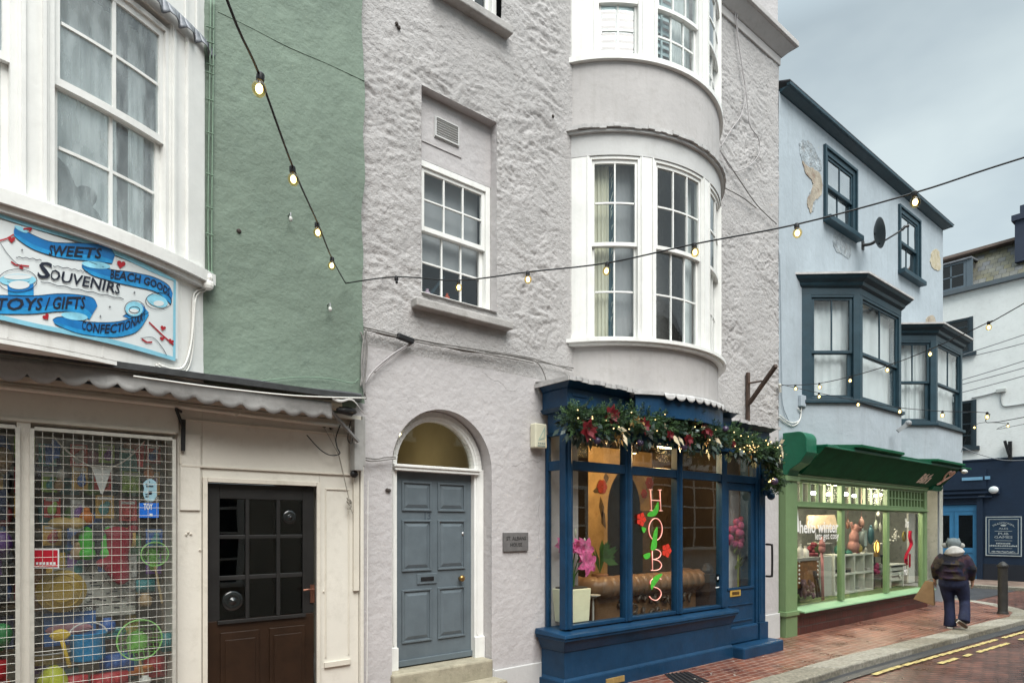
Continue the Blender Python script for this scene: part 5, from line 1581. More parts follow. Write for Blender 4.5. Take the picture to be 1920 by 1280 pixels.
cable([BW([(390, 533), (380, 541), (366, 546), (360, 560), (358, 620), (354, 660), (345, 690), (330, 698), (312, 694), (295, 682)]), BW([(390, 538), (380, 546), (370, 550), (364, 565), (361, 625), (357, 668), (348, 694), (330, 702), (310, 697), (290, 684)]),
       BW([(362, 560), (355, 640), (342, 685), (322, 692), (300, 686)], .02)], .008, CABLE_W, 'white cable bundle bending round under the white bow window')
m = MB(); m.ell(wp(390, 533, 5.42), .045, .03, .05, 10, 7); m.ell(wp(392, 522, 5.42), .03, .03, .04, 8, 6)
tag(m.build('cable_joint', CABLE_W), 'white lumpy cable joint at the corner of the bow sill', 'cable joint')
cable([W_([(250, 705), (300, 712), (420, 728), (560, 742), (686, 746)], 5.10)], .006, CABLE_W, 'thin white cable along the dark gutter board over the grey awning')
m = MB(); m.tube(smooth_line(W_([(408, 22), (470, 52), (540, 88), (610, 118), (683, 152)], 5.499), 6), .0035, 5); m.build('render_seam', GREEN_WALL, house, smooth=True)
cable([W_([(380, 722), (470, 716), (560, 707), (620, 710), (660, 718), (672, 710)], 5.47)], .005, CABLE_GR, 'green painted cable along the foot of the green wall')
cable([W_([(1376, 0), (1382, 60), (1392, 130), (1398, 175), (1390, 215), (1370, 245), (1352, 275)]), W_([(1382, 0), (1384, 70), (1396, 150), (1402, 200), (1406, 235), (1422, 260), (1424, 285), (1412, 305), (1392, 318), (1372, 318), (1350, 282)])], .008, CABLE_G, 'pale loose cables looping down the right strip of the grey wall')
cable([W_([(1350, 282), (1385, 335), (1420, 385), (1456, 420)]), W_([(1350, 348), (1370, 358), (1395, 372), (1418, 390)])], .009, DUSTC, 'dark cables slanting to the corner of the pale blue house')
m = MB()
for u, v in ((744, 45), (748, 52), (1037, 218), (448, 433), (726, 918), (730, 919)): m.ell(wp(u, v, 5.545 if u > 683 else 5.495), .02, .012, .018, 8, 6)
tag(m.build('wall_stain', mat('rusty_fixing', (.05, .04, .035), .9)), 'small rusty fixings left in the rendered walls', 'wall fixings')
for u, v in ((545, 408), (619, 577)):
    p = Vector(wp(u, v, 5.44)); h = root('wall_hook', p, 'small bulbless hook on the green wall, ' + ('the upper one' if v < 500 else 'the lower one below the light string'), 'hook')
    m = MB(); m.tube([p + Vector((0, .06, .04)), p + Vector((0, 0, .04)), p + Vector((0, 0, .01))], .006, 6); m.build('stem', STEEL, h)
    m = MB(); m.ell(p + Vector((0, 0, -.012)), .016, .016, .022, 10, 7); m.build('eye', mat('pale_ceramic', (.55, .55, .52)), h)

# ------------------------------------------------------------------ royal blue shopfront
YB = 5.2
bs = root('blue_shopfront', (7.0, YB, 0), 'royal blue timber shopfront under the bow window with a green garland', 'shopfront')
MUL = [(5.035, 5.155), (6.065, 6.195), (7.10, 7.225), (8.155, 8.285)]
m = MB()
for a, b in MUL: m.box(a, b, YB, YB + .10, .722, 2.96)
m.box(9.08, 9.13, YB + .0, YB + .12, .40, 2.96)
for (a, b) in zip([x[1] for x in MUL], [x[0] for x in MUL[1:]] + [9.08]):
    m.box(a, b, YB + .01, YB + .09, 2.535, 2.645); m.box(a, b, YB + .01, YB + .09, 2.93, 2.96)
    if b < 8.2: m.box(a, b, YB + .012, YB + .085, .722, .765)
m.box(5.035, 9.30, YB - .03, YB + .3, 2.962, 3.20)
m.box(5.035, 5.10, YB + .30, YB + .34, .722, 2.96); m.box(5.045, 5.09, YB + .10, YB + .30, 2.535, 2.645); m.box(5.04, 5.10, YB + .1, YB + .3, 2.93, 2.96)
m.build('window_frame', BLUE, bs, bevel=.005)
m = MB()
for a, b in MUL[:3]: m.tube([((a + b) / 2, YB - .004, .73), ((a + b) / 2, YB - .004, 2.93)], .03, 8)
m.build('mullion_bead', BLUE, bs, smooth=2)
# stall riser, sill, plinth with its return at the left
m = MB()
m.box(4.965, 8.29, YB - .06, YB + .33, .16, .60)
m.box(4.93, 8.31, YB - .085, YB + .33, -.06, .155)
m.hexa([(4.93, YB - .085, .156), (8.31, YB - .085, .156), (8.31, YB + .3, .156), (4.93, YB + .3, .156)], [(4.962, YB - .062, .19), (8.29, YB - .062, .19), (8.29, YB + .3, .19), (4.962, YB + .3, .19)])
m.build('stall_riser', BLUE, bs, bevel=.006)
m = MB()
m.hexa([(4.955, YB - .07, .49), (8.30, YB - .07, .49), (8.30, YB + .33, .49), (4.955, YB + .33, .49)], [(4.90, YB - .125, .62), (8.32, YB - .125, .62), (8.32, YB + .33, .62), (4.90, YB + .33, .62)])
m.box(4.885, 8.335, YB - .15, YB + .34, .622, .655)
m.hexa([(4.87, YB - .165, .657), (8.345, YB - .165, .657), (8.345, YB + .34, .657), (4.87, YB + .34, .657)], [(4.88, YB - .155, .695), (8.34, YB - .155, .695), (8.34, YB + .34, .721), (4.88, YB + .34, .721)])
m.build('shop_sill', BLUE, bs, bevel=.006)
# entablature: frieze boards, moulding, lead capped cornice stepping down at the door
m = MB()
m.box(4.99, 8.28, YB - .08, YB + .34, 3.205, 3.44)
m.arc(C2, -.04, .035, -31, 31, 3.21, 3.475, 30)
m.hexa([(4.985, YB - .085, 3.19), (8.29, YB - .085, 3.19), (8.29, YB + .34, 3.19), (4.985, YB + .34, 3.19)], [(4.95, YB - .13, 3.235), (6.2, YB - .13, 3.235), (6.2, YB + .34, 3.235), (4.95, YB + .34, 3.235)])
m.hexa([(4.985, YB - .085, 3.442), (8.285, YB - .085, 3.442), (8.285, YB + .34, 3.442), (4.985, YB + .34, 3.442)], [(4.93, YB - .18, 3.505), (8.30, YB - .18, 3.505), (8.30, YB + .34, 3.505), (4.93, YB + .34, 3.505)])
m.box(5.06, 5.3, YB - .09, YB - .079, 3.35, 3.39)
m.box(8.291, 9.36, YB - .06, YB + .34, 3.205, 3.33)
m.hexa([(8.292, YB - .07, 3.332), (9.38, YB - .07, 3.332), (9.38, YB + .34, 3.332), (8.292, YB + .34, 3.332)], [(8.302, YB - .16, 3.39), (9.42, YB - .16, 3.39), (9.42, YB + .34, 3.39), (8.302, YB + .34, 3.39)])
m.box(9.10, 9.34, YB - .05, YB + .34, 2.962, 3.2)
m.build('fascia', BLUE, bs, bevel=.006)
m = MB()
n_ = 40
m.sheet(lambda i, j: (4.90 + 3.42 * i, YB - .20 + .56 * j, 3.51 + .05 * j + .012 * math.sin(i * 23) * (1 - j) + .006 * math.sin(i * 61)), 60, 3)
m.sheet(lambda i, j: (8.31 + 1.13 * i, YB - .185 + .5 * j, 3.395 + .03 * j + .004 * math.sin(i * 31)), 24, 3)
m.arc(C2, -.05, .075, -33, 33, 3.478, 3.512, 30)
for k in range(14):
    xa_, xb_ = 4.895 + k * .0943, 4.895 + (k + 1) * .0943
    dz = .007 * math.sin(k * 1.7); m.box(xa_, xb_, YB - .213, YB - .2, 3.492 + dz, 3.53 + dz)
for k in range(6): m.box(7.83 + k * .08, 7.83 + (k + 1) * .08, YB - .212, YB - .2, 3.49 + .006 * math.sin(k * 2), 3.526 + .006 * math.sin(k * 2))
for k in range(12): m.box(8.31 + k * .094, 8.31 + (k + 1) * .094, YB - .197, YB - .186, 3.378 + .005 * math.sin(k * 2.2), 3.412 + .005 * math.sin(k * 2.2))
m.box(4.885, 4.896, YB - .2, YB + .35, 3.49, 3.53)
m.build('lead_cap', LEAD_L, bs, thick=.014, fix=False)
m = MB()
for k in range(8):
    t0_ = -20 + k * 5
    m.sheet(lambda i, j, t0_=t0_: onarc(C2, t0_ + 5 * i, 3.50 - j * (.025 + .06 * math.sin(i * math.pi) ** .6), .085 + .012 * j), 8, 3)
m.build('lead_apron', LEAD_L, bs, thick=.006, fix=False, smooth=True)
# door, its step and pilaster
m = MB()
m.box(8.288, 9.078, YB + .03, YB + .09, .42, .98); m.box(8.288, 8.38, YB + .03, YB + .09, .98, 2.53); m.box(8.985, 9.078, YB + .03, YB + .09, .98, 2.53); m.box(8.38, 8.985, YB + .03, YB + .09, 2.42, 2.53)
dr = m.build('door', BLUE, bs, bevel=.005)
m = MB(); m.box(8.33, 9.05, YB + .012, YB + .029, .955, .99); m.box(8.36, 9.0, YB + .016, YB + .029, .48, .50); m.box(8.36, 9.0, YB + .016, YB + .029, .72, .735); m.build('door_moulding', BLUE, dr, bevel=.003)
m = MB(); m.box(8.38, 8.985, YB + .055, YB + .06, .98, 2.42); m.build('door_pane', G_SHOP, dr)
m = MB(); p = wp(1378, 1111, YB + .03); m.box(p[0] - .14, p[0] + .14, YB + .018, YB + .029, p[2] - .05, p[2] + .05); m.build('letter_plate', GOLD, dr, bevel=.006)
m = MB(); m.box(p[0] - .095, p[0] + .095, YB + .012, YB + .017, p[2] - .022, p[2] + .022); m.build('letter_flap', BRASS, dr, bevel=.003)
m = MB()
m.box(9.132, 9.31, YB - .02, YB + .3, .42, 2.96); m.box(9.10, 9.34, YB - .05, YB + .3, -.05, .42)
for a, b in ((9.16, 9.18), (9.26, 9.28)): m.box(a, b, YB - .03, YB - .021, .55, 2.2)
m.build('pilaster', BLUE, bs, bevel=.006)
m = MB()
for k in range(9):
    t = k / 8
    m.ell((9.24, YB - .06 - .09 * (1 - t) * abs(math.cos(t * 6)), 2.35 + .5 * t), .085, .05 + .04 * t, .06, 10, 6)
for s_ in (-1, 1):
    for z in (2.4, 2.72): m.ell((9.24 + s_ * .07, YB - .1, z), .04, .05, .05, 10, 6)
m.build('scroll_corbel', BLUE, bs, smooth=True)
m = MB(); m.box(8.30, 9.098, YB - .03, YB + .2, .165, .418); m.box(8.30, 9.42, YB - .26, YB + .2, -.06, .162); m.build('door_step', BLUE, bs, bevel=.025)
m = MB(); hx = 9.325
hz0, hz1 = wp(1437, 1080, YB - .05)[2], wp(1437, 1020, YB - .05)[2]
m.tube(smooth_line([(hx, YB - .02, hz0), (hx, YB - .10, hz0 + .004), (hx, YB - .12, hz0 + .04), (hx, YB - .12, hz1 - .04), (hx, YB - .10, hz1 - .004), (hx, YB - .02, hz1)], 5), .017, 8); m.build('pull_handle', BLACK, bs, smooth=True)
for (a, b) in zip([x[1] for x in MUL], [x[0] for x in MUL[1:]]):
    for z0, z1 in ((.766, 2.534), (2.646, 2.929)):
        g = MB(); g.box(a, b, YB + .05, YB + .056, z0, z1); g.build('pane', G_SHOP, bs)
g = MB(); g.box(8.285, 9.08, YB + .05, YB + .056, 2.646, 2.929); g.build('pane', G_SHOP, bs)
for z0, z1 in ((.722, 2.534), (2.646, 2.929)):
    g = MB(); g.box(5.06, 5.066, YB + .101, YB + .299, z0, z1); g.build('pane', G_SHOP, bs)
m = MB(); p = wp(1153, 1274, YB - .086); m.box(p[0] - .16, p[0] + .16, YB - .098, YB - .086, p[2] - .035, p[2] + .035)
for k in range(7): m.box(p[0] - .14 + k * .04, p[0] - .12 + k * .04, YB - .101, YB - .0985, p[2] - .025, p[2] + .025)
tag(m.build('air_brick', mat('ochre_air_brick', (.30, .20, .07), .7, .2, 20)), 'small ochre air brick at the foot of the blue shopfront', 'air brick')
m = MB(); a, b, c_, d_ = gp(1246, 1263, .006), gp(1290, 1258, .006), gp(1330, 1276, .006), gp(1282, 1292, .006)
m.prism([a, b, c_, d_], (0, 0, -.02))
lit = MB(); rl = random.Random(9)
for k in range(70):
    lx, ly_, la, s_ = rl.uniform(6.2, 17), rl.uniform(4.25, 5.0), rl.uniform(0, 6), rl.uniform(.006, .018)
    lit.add([(lx + s_ * math.cos(la + t) * (1 + .5 * (t > 3)), ly_ + s_ * math.sin(la + t), .0075) for t in (0, 1.4, 3.1, 4.4)], [(0, 1, 2, 3)])
tag(lit.build('pavement_litter', mat('pale_fleck', (.42, .40, .36), .9, .3, 20), fix=False), 'pale flecks of litter and gum trodden into the brick pavement', 'litter', kind='stuff')
dg = root('drain_cover', ((a[0] + c_[0]) / 2, (a[1] + c_[1]) / 2, 0), 'dark square drain cover in the red brick pavement by the blue plinth', 'drain cover')
m.build('frame', BLACK, dg)
m = MB()
for k in range(1, 6):
    t = k / 6; m.bar(Vector(a).lerp(Vector(b), t) + Vector((0, 0, .004)), Vector(d_).lerp(Vector(c_), t) + Vector((0, 0, .004)), .015, .01)
m.build('grate_bar', mat('worn_iron', (.05, .04, .035), .5, .3, 20), dg)

# inside the blue shop: ochre arcaded wall, dark arches, counter, planter, neon
OCHRE = mat('ochre_mural_plaster', (.36, .24, .11), .85, .3, 3, dirt=(.18, .09, .03), dirt_amt=.7)
BROWN_W = mat('umber_mural_plaster', (.13, .085, .045), .85, .35, 5, dirt=(.05, .03, .015), dirt_amt=.6)
m = MB()
m.add([(5.02, 8.6, .3), (10.2, 8.6, .3), (10.2, 8.6, 3.2), (5.02, 8.6, 3.2)], [(0, 1, 2, 3)])
m.add([(5.02, 5.6, .3), (5.02, 8.6, .3), (5.02, 8.6, 3.2), (5.02, 5.6, 3.2)], [(0, 1, 2, 3)])
m.add([(9.12, 5.33, .3), (10.2, 8.6, .3), (10.2, 8.6, 3.2), (9.12, 5.33, 3.2)], [(0, 1, 2, 3)])
m.add([(5.02, 5.3, .3), (9.12, 5.3, .3), (10.2, 8.6, .3), (5.02, 8.6, .3)], [(0, 1, 2, 3)])
m.add([(5.02, 5.33, 3.2), (9.12, 5.33, 3.2), (10.2, 8.6, 3.2), (5.02, 8.6, 3.2)], [(0, 1, 2, 3)])
m.build('shop_room', mat('dark_brown_room', (.05, .038, .028), .8, .3, 2), bs, fix=False)
YM = 7.0
aw_ = root('arcade_wall', (7.6, YM, .3), 'ochre painted wall with dark arches and painted roses inside the blue shop', 'wall')
m = MB()
xa, xb = wp(1103, 950, YM)[0], wp(1268, 950, YM)[0]
ac, ar, asz = wp(1182, 950, YM)[0], wp(1182, 950, YM)[0] - wp(1139, 950, YM)[0], wp(1150, 955, YM)[2]
m.add([(xa, YM, .3), (ac - ar, YM, .3), (ac - ar, YM, asz), (xa, YM, asz)], [(0, 1, 2, 3)])
m.add([(xa, YM, asz), (ac - ar, YM, asz), (ac - ar, YM, 3.15), (xa, YM, 3.15)], [(0, 1, 2, 3)])
for k in range(20):
    t0, t1 = math.pi * (1 - k / 20), math.pi * (1 - (k + 1) / 20)
    e0, e1 = (ac + ar * math.cos(t0), asz + 1.25 * ar * math.sin(t0)), (ac + ar * math.cos(t1), asz + 1.25 * ar * math.sin(t1))
    m.add([(e0[0], YM, e0[1]), (e1[0], YM, e1[1]), (e1[0], YM, 3.15), (e0[0], YM, 3.15)], [(0, 1, 2, 3)])
    m.add([(e0[0], YM, e0[1]), (e1[0], YM, e1[1]), (e1[0], YM + .25, e1[1]), (e0[0], YM + .25, e0[1])], [(0, 1, 2, 3)])
m.add([(ac - ar, YM, .3), (ac - ar, YM + .25, .3), (ac - ar, YM + .25, asz), (ac - ar, YM, asz)], [(0, 1, 2, 3)])
m.build('ochre_wall', OCHRE, aw_, fix=False)
m = MB(); m.box(ac + ar, xb + .25, YM - .02, YM + .2, .3, 3.15); m.build('umber_pier', BROWN_W, aw_)
m = MB()
for cu, cv, r_ in ((1129, 912, .13), (1218, 905, .12), (1208, 925, .09)):
    p = wp(cu, cv, YM - .024)
    for k in range(6): m.ell((p[0] + r_ * .5 * math.cos(k * 1.05), p[1], p[2] + r_ * .5 * math.sin(k * 1.05)), r_ * .45, .004, r_ * .42, 10, 5)
m.build('painted_rose', mat('mural_red', (.22, .025, .012), .85, .3, 9), aw_, smooth=True)
m = MB()
for P_ in ([(1112, 920), (1120, 912), (1128, 922), (1116, 924)], [(1126, 930), (1133, 950), (1130, 975), (1124, 950)], [(1128, 955), (1134, 962), (1136, 990), (1128, 980)], [(1136, 885), (1142, 895), (1138, 905), (1132, 895)]):
    m.prism([wp(u, v, YM - .012) for u, v in P_], (0, .004, 0))
for k in range(40):
    u, v = RNG.uniform(1196, 1262), RNG.uniform(885, 1010); p = Vector(wp(u, v, YM - .026)); a = RNG.uniform(0, 6)
    m.prism([p, p + Vector((.05 * math.cos(a), 0, .05 * math.sin(a))), p + Vector((.09 * math.cos(a + .4), 0, .09 * math.sin(a + .4)))], (0, .003, 0))
m.build('painted_leaf', mat('mural_brown', (.07, .045, .02), .85, .4, 12), aw_)
lamp((6.25, 6.1, 2.95), 21, (1, .64, .28), .12)
lamp((7.3, 5.55, 2.9), 30, (1, .66, .32), .12)  # fill light added behind the front glass to brighten the counter
for i, (x, y, lab) in enumerate(((6.25, 6.3, 'warm pendant spot near the ochre wall of the blue shop'), (7.9, 6.6, 'warm pendant spot over the right end of the leather counter'))):
    o = root('pendant_lamp', (x, y, 3.02), lab, 'lamp'); b = MB(); b.lathe([(.02, .15), (.05, .1), (.07, 0.02), (.065, .02), (.04, .1), (.0001, .12)], (x, y, 3.02), 14); b.build('lamp_shade', BLACK, o, smooth=2)
    b = MB(); b.ell((x, y, 3.05), .035, .035, .02, 10, 6); b.build('bulb', FILAMENT, o)
# counter with a rolled leather top and carved drapery
ct = root('leather_counter', (7.4, 6.0, .3), 'brown counter with a padded rolled leather top and carved swirls behind the blue shop glass', 'counter')
LEATH = mat('brown_leather', (.20, .115, .06), .35, .18, 5, .004, 12, dirt=(.09, .05, .028), dirt_amt=.5)
yc = 5.95
xL, xR = wp(1112, 1090, yc)[0], wp(1318, 1090, yc)[0]
zt = wp(1200, 1095, yc)[2]
m = MB()
pts = [(xL, yc + .55, zt - .02), (xL + .02, yc + .2, zt)] + [(xL + .1 + (xR - xL - .2) * k / 14, yc, zt) for k in range(15)] + [(xR + .02, yc + .2, zt), (xR + .04, yc + .6, zt)]
pp = smooth_line(pts, 8)
m.tube(pp, [.155 * (1 - .15 * abs(math.cos(k * math.pi / 8)) ** 10) for k in range(len(pp))], 18); m.build('padded_roll', LEATH, ct, smooth=True)
m = MB(); m.box(xL + .06, xR - .04, yc + .0, yc + .6, .3, zt - .08); m.box(xL + .03, xR - .0, yc - .03, yc + .6, .3, .4); m.build('counter_body', LEATH, ct, bevel=.03)
m = MB()
for k in range(26):
    x = xL + .5 + (k % 13) * .135; z = 0.62 + .17 * (k // 13) + RNG.uniform(-.04, .06)
    a0 = RNG.uniform(0, 6); r0 = RNG.uniform(.05, .1)
    m.tube([(x + r0 * (1 - t / 9) * math.cos(a0 + t * .6), yc - .03 - .03 * math.sin(t * .5), z + r0 * (1 - t / 9) * math.sin(a0 + t * .6)) for t in range(8)], [.03 * (1 - t / 10) for t in range(8)], 7)
m.build('carved_swirl', mat('carved_dark_wood', (.085, .066, .05), .4, .35, 9), ct, smooth=True)
# tall cream planter with lilies, palm behind
pln = root('cream_planter', wp(1090, 1178, 5.36), 'tall tapered cream planter in the corner of the blue shop window', 'planter')
px0, px1 = wp(1075, 1170, 5.33)[0] - .12, wp(1105, 1170, 5.33)[0]
zt2 = wp(1090, 1103, 5.33)[2]
m = MB()
m.hexa([(px0 + .03, 5.32, .765), (px1 - .012, 5.32, .765), (px1 - .012, 5.55, .765), (px0 + .03, 5.55, .765)], [(px0, 5.30, zt2), (px1, 5.30, zt2), (px1, 5.57, zt2), (px0, 5.57, zt2)])
m.build('pot', mat('cream_glazed_pot', (.82, .79, .56), .35, .05, 5), pln, bevel=.008)
m = MB(); m.box(px0 + .03, px1 - .03, 5.33, 5.54, zt2 + .001, zt2 + .02); m.build('soil', mat('dark_soil', (.03, .025, .02), .9), pln)
ly = root('lily_bouquet', (px1 - .15, 5.42, zt2), 'pink lilies with green stems standing in the cream planter', 'flowers')
PINK = mat('lily_pink', (.58, .10, .26), .6, .5, 22, dirt=(.75, .5, .6), dirt_amt=.7)
GREENL = mat('leaf_green', (.035, .11, .022), .5, .35, 9)
heads = [wp(1093, 1030, 5.38), wp(1098, 1054, 5.34), wp(1080, 1024, 5.42), wp(1052, 1020, 5.46)]
m = MB()
for hp in heads: m.tube(smooth_line([(px1 - .16, 5.43, zt2), ((hp[0] + px1 - .16) / 2 - .02, 5.44, (hp[2] + zt2) / 2), hp], 4), .008, 6)
m.build('stem', GREENL, ly)
for hi, hp in enumerate(heads):
    m = MB(); hp = Vector(hp); R_ = .17 if hi < 2 else .10
    for k in range(6):
        a = k * math.pi / 3 + hi * .4
        d = Vector((math.cos(a), -.35, math.sin(a))); n_ = Vector((-math.sin(a), 0, math.cos(a)))
        V = []
        for s_ in range(5):
            t = s_ / 4; w_ = .05 * math.sin(math.pi * min(1, t * .85 + .12)); c_ = hp + d * R_ * t + Vector((0, -.02 * math.sin(t * 3) + .05 * t * t, 0))
            V += [c_ - n_ * w_ + Vector((0, -.012, 0)), c_, c_ + n_ * w_ + Vector((0, -.012, 0))]
        m.add(V, [f for s_ in range(4) for f in ((s_ * 3, s_ * 3 + 1, s_ * 3 + 4, s_ * 3 + 3), (s_ * 3 + 1, s_ * 3 + 2, s_ * 3 + 5, s_ * 3 + 4))])
    m.build('bloom', PINK, ly, fix=False, smooth=True)
m = MB()
for u, v in ((1079, 998), (1096, 1015)):
    p = wp(u, v, 5.42); m.ell(p, .014, .014, .05, 8, 6)
m.build('bud', mat('pale_bud', (.5, .52, .4)), ly, smooth=True)
pm = root('potted_palm', wp(1130, 1080, 6.1), 'broad leaved green plant behind the pink lilies', 'plant')
m = MB(); b0 = Vector(wp(1125, 1075, 6.1))
for k in range(9):
    a = 1.2 + k * .17; L = RNG.uniform(.35, .5)
    tip = b0 + Vector((L * math.cos(a) + .12, RNG.uniform(-.1, .1), .16 + L * math.sin(a) * .7)); mid = (b0 + tip) / 2 + Vector((0, 0, .05)); s_ = Vector((.035, 0, -.03))
    m.add([b0, mid - s_, tip, mid + s_], [(0, 1, 2, 3)])
for k in range(10):
    a = -.3 + k * .2; c0 = b0 + Vector((.03, 0, .2)); tip = c0 + Vector((.30 * math.cos(a), RNG.uniform(-.08, .05), .28 * math.sin(a))); mid = (c0 + tip) / 2; s_ = Vector((.055 * math.sin(a), 0, -.055 * math.cos(a)))
    m.add([c0, mid - s_, tip, mid + s_], [(0, 1, 2, 3)])
m.build('frond', GREENL, pm, fix=False)
m = MB(); m.lathe([(.09, -.35), (.12, -.02), (.11, 0), (.0001, 0)], b0, 14); m.build('pot', mat('terracotta_pot', (.2, .09, .04)), pm, smooth=2)
# little table lamp silhouettes and a side table
m = MB(); p = wp(1112, 1120, 5.8); m.lathe([(.05, 0), (.05, .02), (.1, .03), (.1, .04), (.0001, .04)], p, 16); m.tube([p, (p[0], p[1], .31)], .015, 6)
tag(m.build('side_table', mat('pale_table', (.5, .5, .46), .4), smooth=2), 'small pale round side table beside the cream planter', 'table')
m = MB(); p = wp(1358, 1080, 5.9)
m.box(8.6, 8.9, 5.7, 6.0, .3, 1.15); m.ell((8.75, 5.85, 1.2), .12, .1, .12, 10, 6)
tag(m.build('till_stand', mat('dark_stand', (.03, .03, .035), .5)), 'dark till stand behind the door glass of the blue shop', 'stand')
# HOBS lettering, painted tube letters close behind the glass
q5 = lambda x, y, Y=YB + .046: Vector(wp(1040 + x / 4.0, 880 + y / 4.0, Y))
nb = root('window_lettering', q5(757, 980), 'vertical pink HOBS lettering with red flowers and leaves on the blue shop glass', 'lettering')
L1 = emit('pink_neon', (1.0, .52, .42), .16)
L2 = mat('red_letter_edge', (.45, .02, .03), .5)
m, m2 = MB(), MB()


def nstroke(P_, r_=.0055, off=5, sm=True):
    L = smooth_line(P_, 6) if sm and len(P_) > 2 else P_
    m.tube([q5(x, y) for x, y in L], r_, 6)
    m2.tube([q5(x - off, y + 2, YB + .047) for x, y in L], r_ * .6, 6)


nstroke([(720, 150), (726, 306)]); nstroke([(790, 152), (797, 308)]); nstroke([(722, 228), (792, 232)], .006)
for x, y in ((720, 150), (726, 306), (790, 152), (797, 308)): nstroke([(x - 12, y), (x + 12, y)], .005)
nstroke([(757 + 50 * math.cos(t), 447 + 82 * math.sin(t)) for t in [k * math.pi / 12 for k in range(25)]])
nstroke([(732, 598), (735, 752)]); nstroke([(722, 597), (770, 600), (796, 622), (790, 650), (765, 668), (738, 672)]); nstroke([(738, 672), (780, 684), (802, 712), (790, 742), (760, 754), (724, 754)])
nstroke([(800, 820), (760, 812), (725, 826), (718, 852), (740, 876), (775, 890), (797, 915), (795, 948), (765, 978), (730, 970), (712, 950)])
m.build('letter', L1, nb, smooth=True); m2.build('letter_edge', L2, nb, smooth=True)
m = MB()
VG = mat('vivid_leaf_paint', (.07, .42, .04), .5, .3, 30)
for P_ in ([(776, 240), (780, 300), (755, 345), (700, 350), (704, 325), (745, 300)], [(772, 430), (768, 520), (762, 590), (722, 600), (735, 520), (745, 470)], [(668, 640), (715, 622), (712, 660), (680, 670)],
           [(808, 780), (770, 840), (740, 880), (728, 900), (722, 855), (752, 800)], [(655, 430), (685, 440), (675, 470), (660, 465)]):
    m.prism([q5(x, y, YB + .036) for x, y in smooth_poly(P_, 4)], (0, .004, 0))
m.build('painted_leaf', VG, nb)
VR = mat('vivid_red_paint', (.62, .04, .02), .5, .2, 30)
m = MB()
for cx, cy in ((650, 372), (840, 606)):
    m = MB()
    for k in range(5):
        a = k * 2 * math.pi / 5 - 1.2
        P_ = [(cx, cy), (cx + 30 * math.cos(a - .55), cy + 44 * math.sin(a - .55)), (cx + 38 * math.cos(a), cy + 56 * math.sin(a)), (cx + 30 * math.cos(a + .55), cy + 44 * math.sin(a + .55))]
        m.prism([q5(x, y, YB + .034 - k * .0008) for x, y in P_], (0, .0005, 0))
    m.build('painted_flower', VR, nb)
# stickers on the glass and the pink flowers behind the door pane
st = root('round_sticker', wp(1346, 1083, YB + .045), 'round white sticker at the foot of the glass left of the blue door', 'sticker')
m = MB(); p = Vector(wp(1346, 1083, YB + .047))
m.lathe([(.035, 0), (.055, 0)], p, 24, Matrix.Rotation(math.radians(90), 4, 'X')); m.box(p.x - .02, p.x + .02, p.y - .001, p.y, p.z - .02, p.z + .02); m.box(p.x - .06, p.x + .06, p.y - .001, p.y, p.z - .14, p.z - .125)
m.build('print', SB_W, st, fix=False)
fl = root('hanging_flowers', wp(1385, 1000, 5.45), 'pink blossoms and big leaves behind the blue door pane', 'flowers')
m = MB()
for k in range(16):
    p = wp(1380 + RNG.uniform(-12, 12), 985 + RNG.uniform(-12, 50), 5.45 + RNG.uniform(-.05, .05)); m.ell(p, .07, .05, .06, 8, 5)
m.build('blossom', mat('dusky_pink_petal', (.30, .05, .13), .7, .4, 16), fl)
m = MB()
for k in range(7):
    p = Vector(wp(1384 + RNG.uniform(-10, 10), 1050 + RNG.uniform(-20, 22), 5.45)); a = RNG.uniform(-.6, .8)
    m.add([p, p + Vector((.08, -.03, .07)), p + Vector((.2 * math.cos(a), 0, .2 * math.sin(a) + .05)), p + Vector((.07, .02, -.05))], [(0, 1, 2, 3)])
m.tube([wp(1384, 1040, 5.45), wp(1384, 1120, 5.45)], .012, 6)
m.build('leaf', mat('yellow_green_leaf', (.16, .20, .03), .5, .3, 9), fl, fix=False)

# ------------------------------------------------------------------ Christmas garland
ga = root('christmas_garland', (6.6, 5.0, 2.8), 'thick green Christmas garland with red blooms and fairy lights along the blue fascia', 'garland')
RG = random.Random(21)
path = smooth_line([tuple(wp(u, v, Y)) for u, v, Y in ((1068, 782, 4.98), (1100, 790, 4.96), (1140, 790, 4.95), (1190, 792, 4.95), (1250, 798, 4.95), (1310, 812, 4.95), (1360, 822, 4.95), (1395, 835, 4.93), (1425, 845, 4.92), (1448, 850, 4.92))], 8)
tail = smooth_line([tuple(wp(u, v, 4.92)) for u, v in ((1440, 848), (1450, 868), (1454, 890), (1453, 905))], 6)


def leafblade(mb, p, d, L, w, n_):
    d = Vector(d).normalized(); s_ = d.cross(Vector(n_)).normalized() * w
    mid = p + d * L * .45
    mb.add([p, mid - s_, p + d * L, mid + s_], [(0, 1, 2, 3)])


def rdir(rg=RG):
    return Vector((rg.gauss(0, 1), rg.gauss(0, 1), rg.gauss(0, 1))).normalized()


def sprig(mb, p, d, L, nn, w=.0036):
    """pine sprig: a twig with needles both sides"""
    d = d.normalized(); s_ = d.cross(rdir()).normalized(); t_ = d.cross(s_)
    for k in range(nn):
        f = k / nn; b_ = p + d * L * f
        for q_ in range(3):
            a = RG.uniform(0, 6.28)
            nd = d * .75 + (s_ * math.cos(a) + t_ * math.sin(a)) * .8
            leafblade(mb, b_, nd, .055 * (1.1 - .5 * f), w, rdir())
    mb.tube([p, p + d * L], .0025, 4)


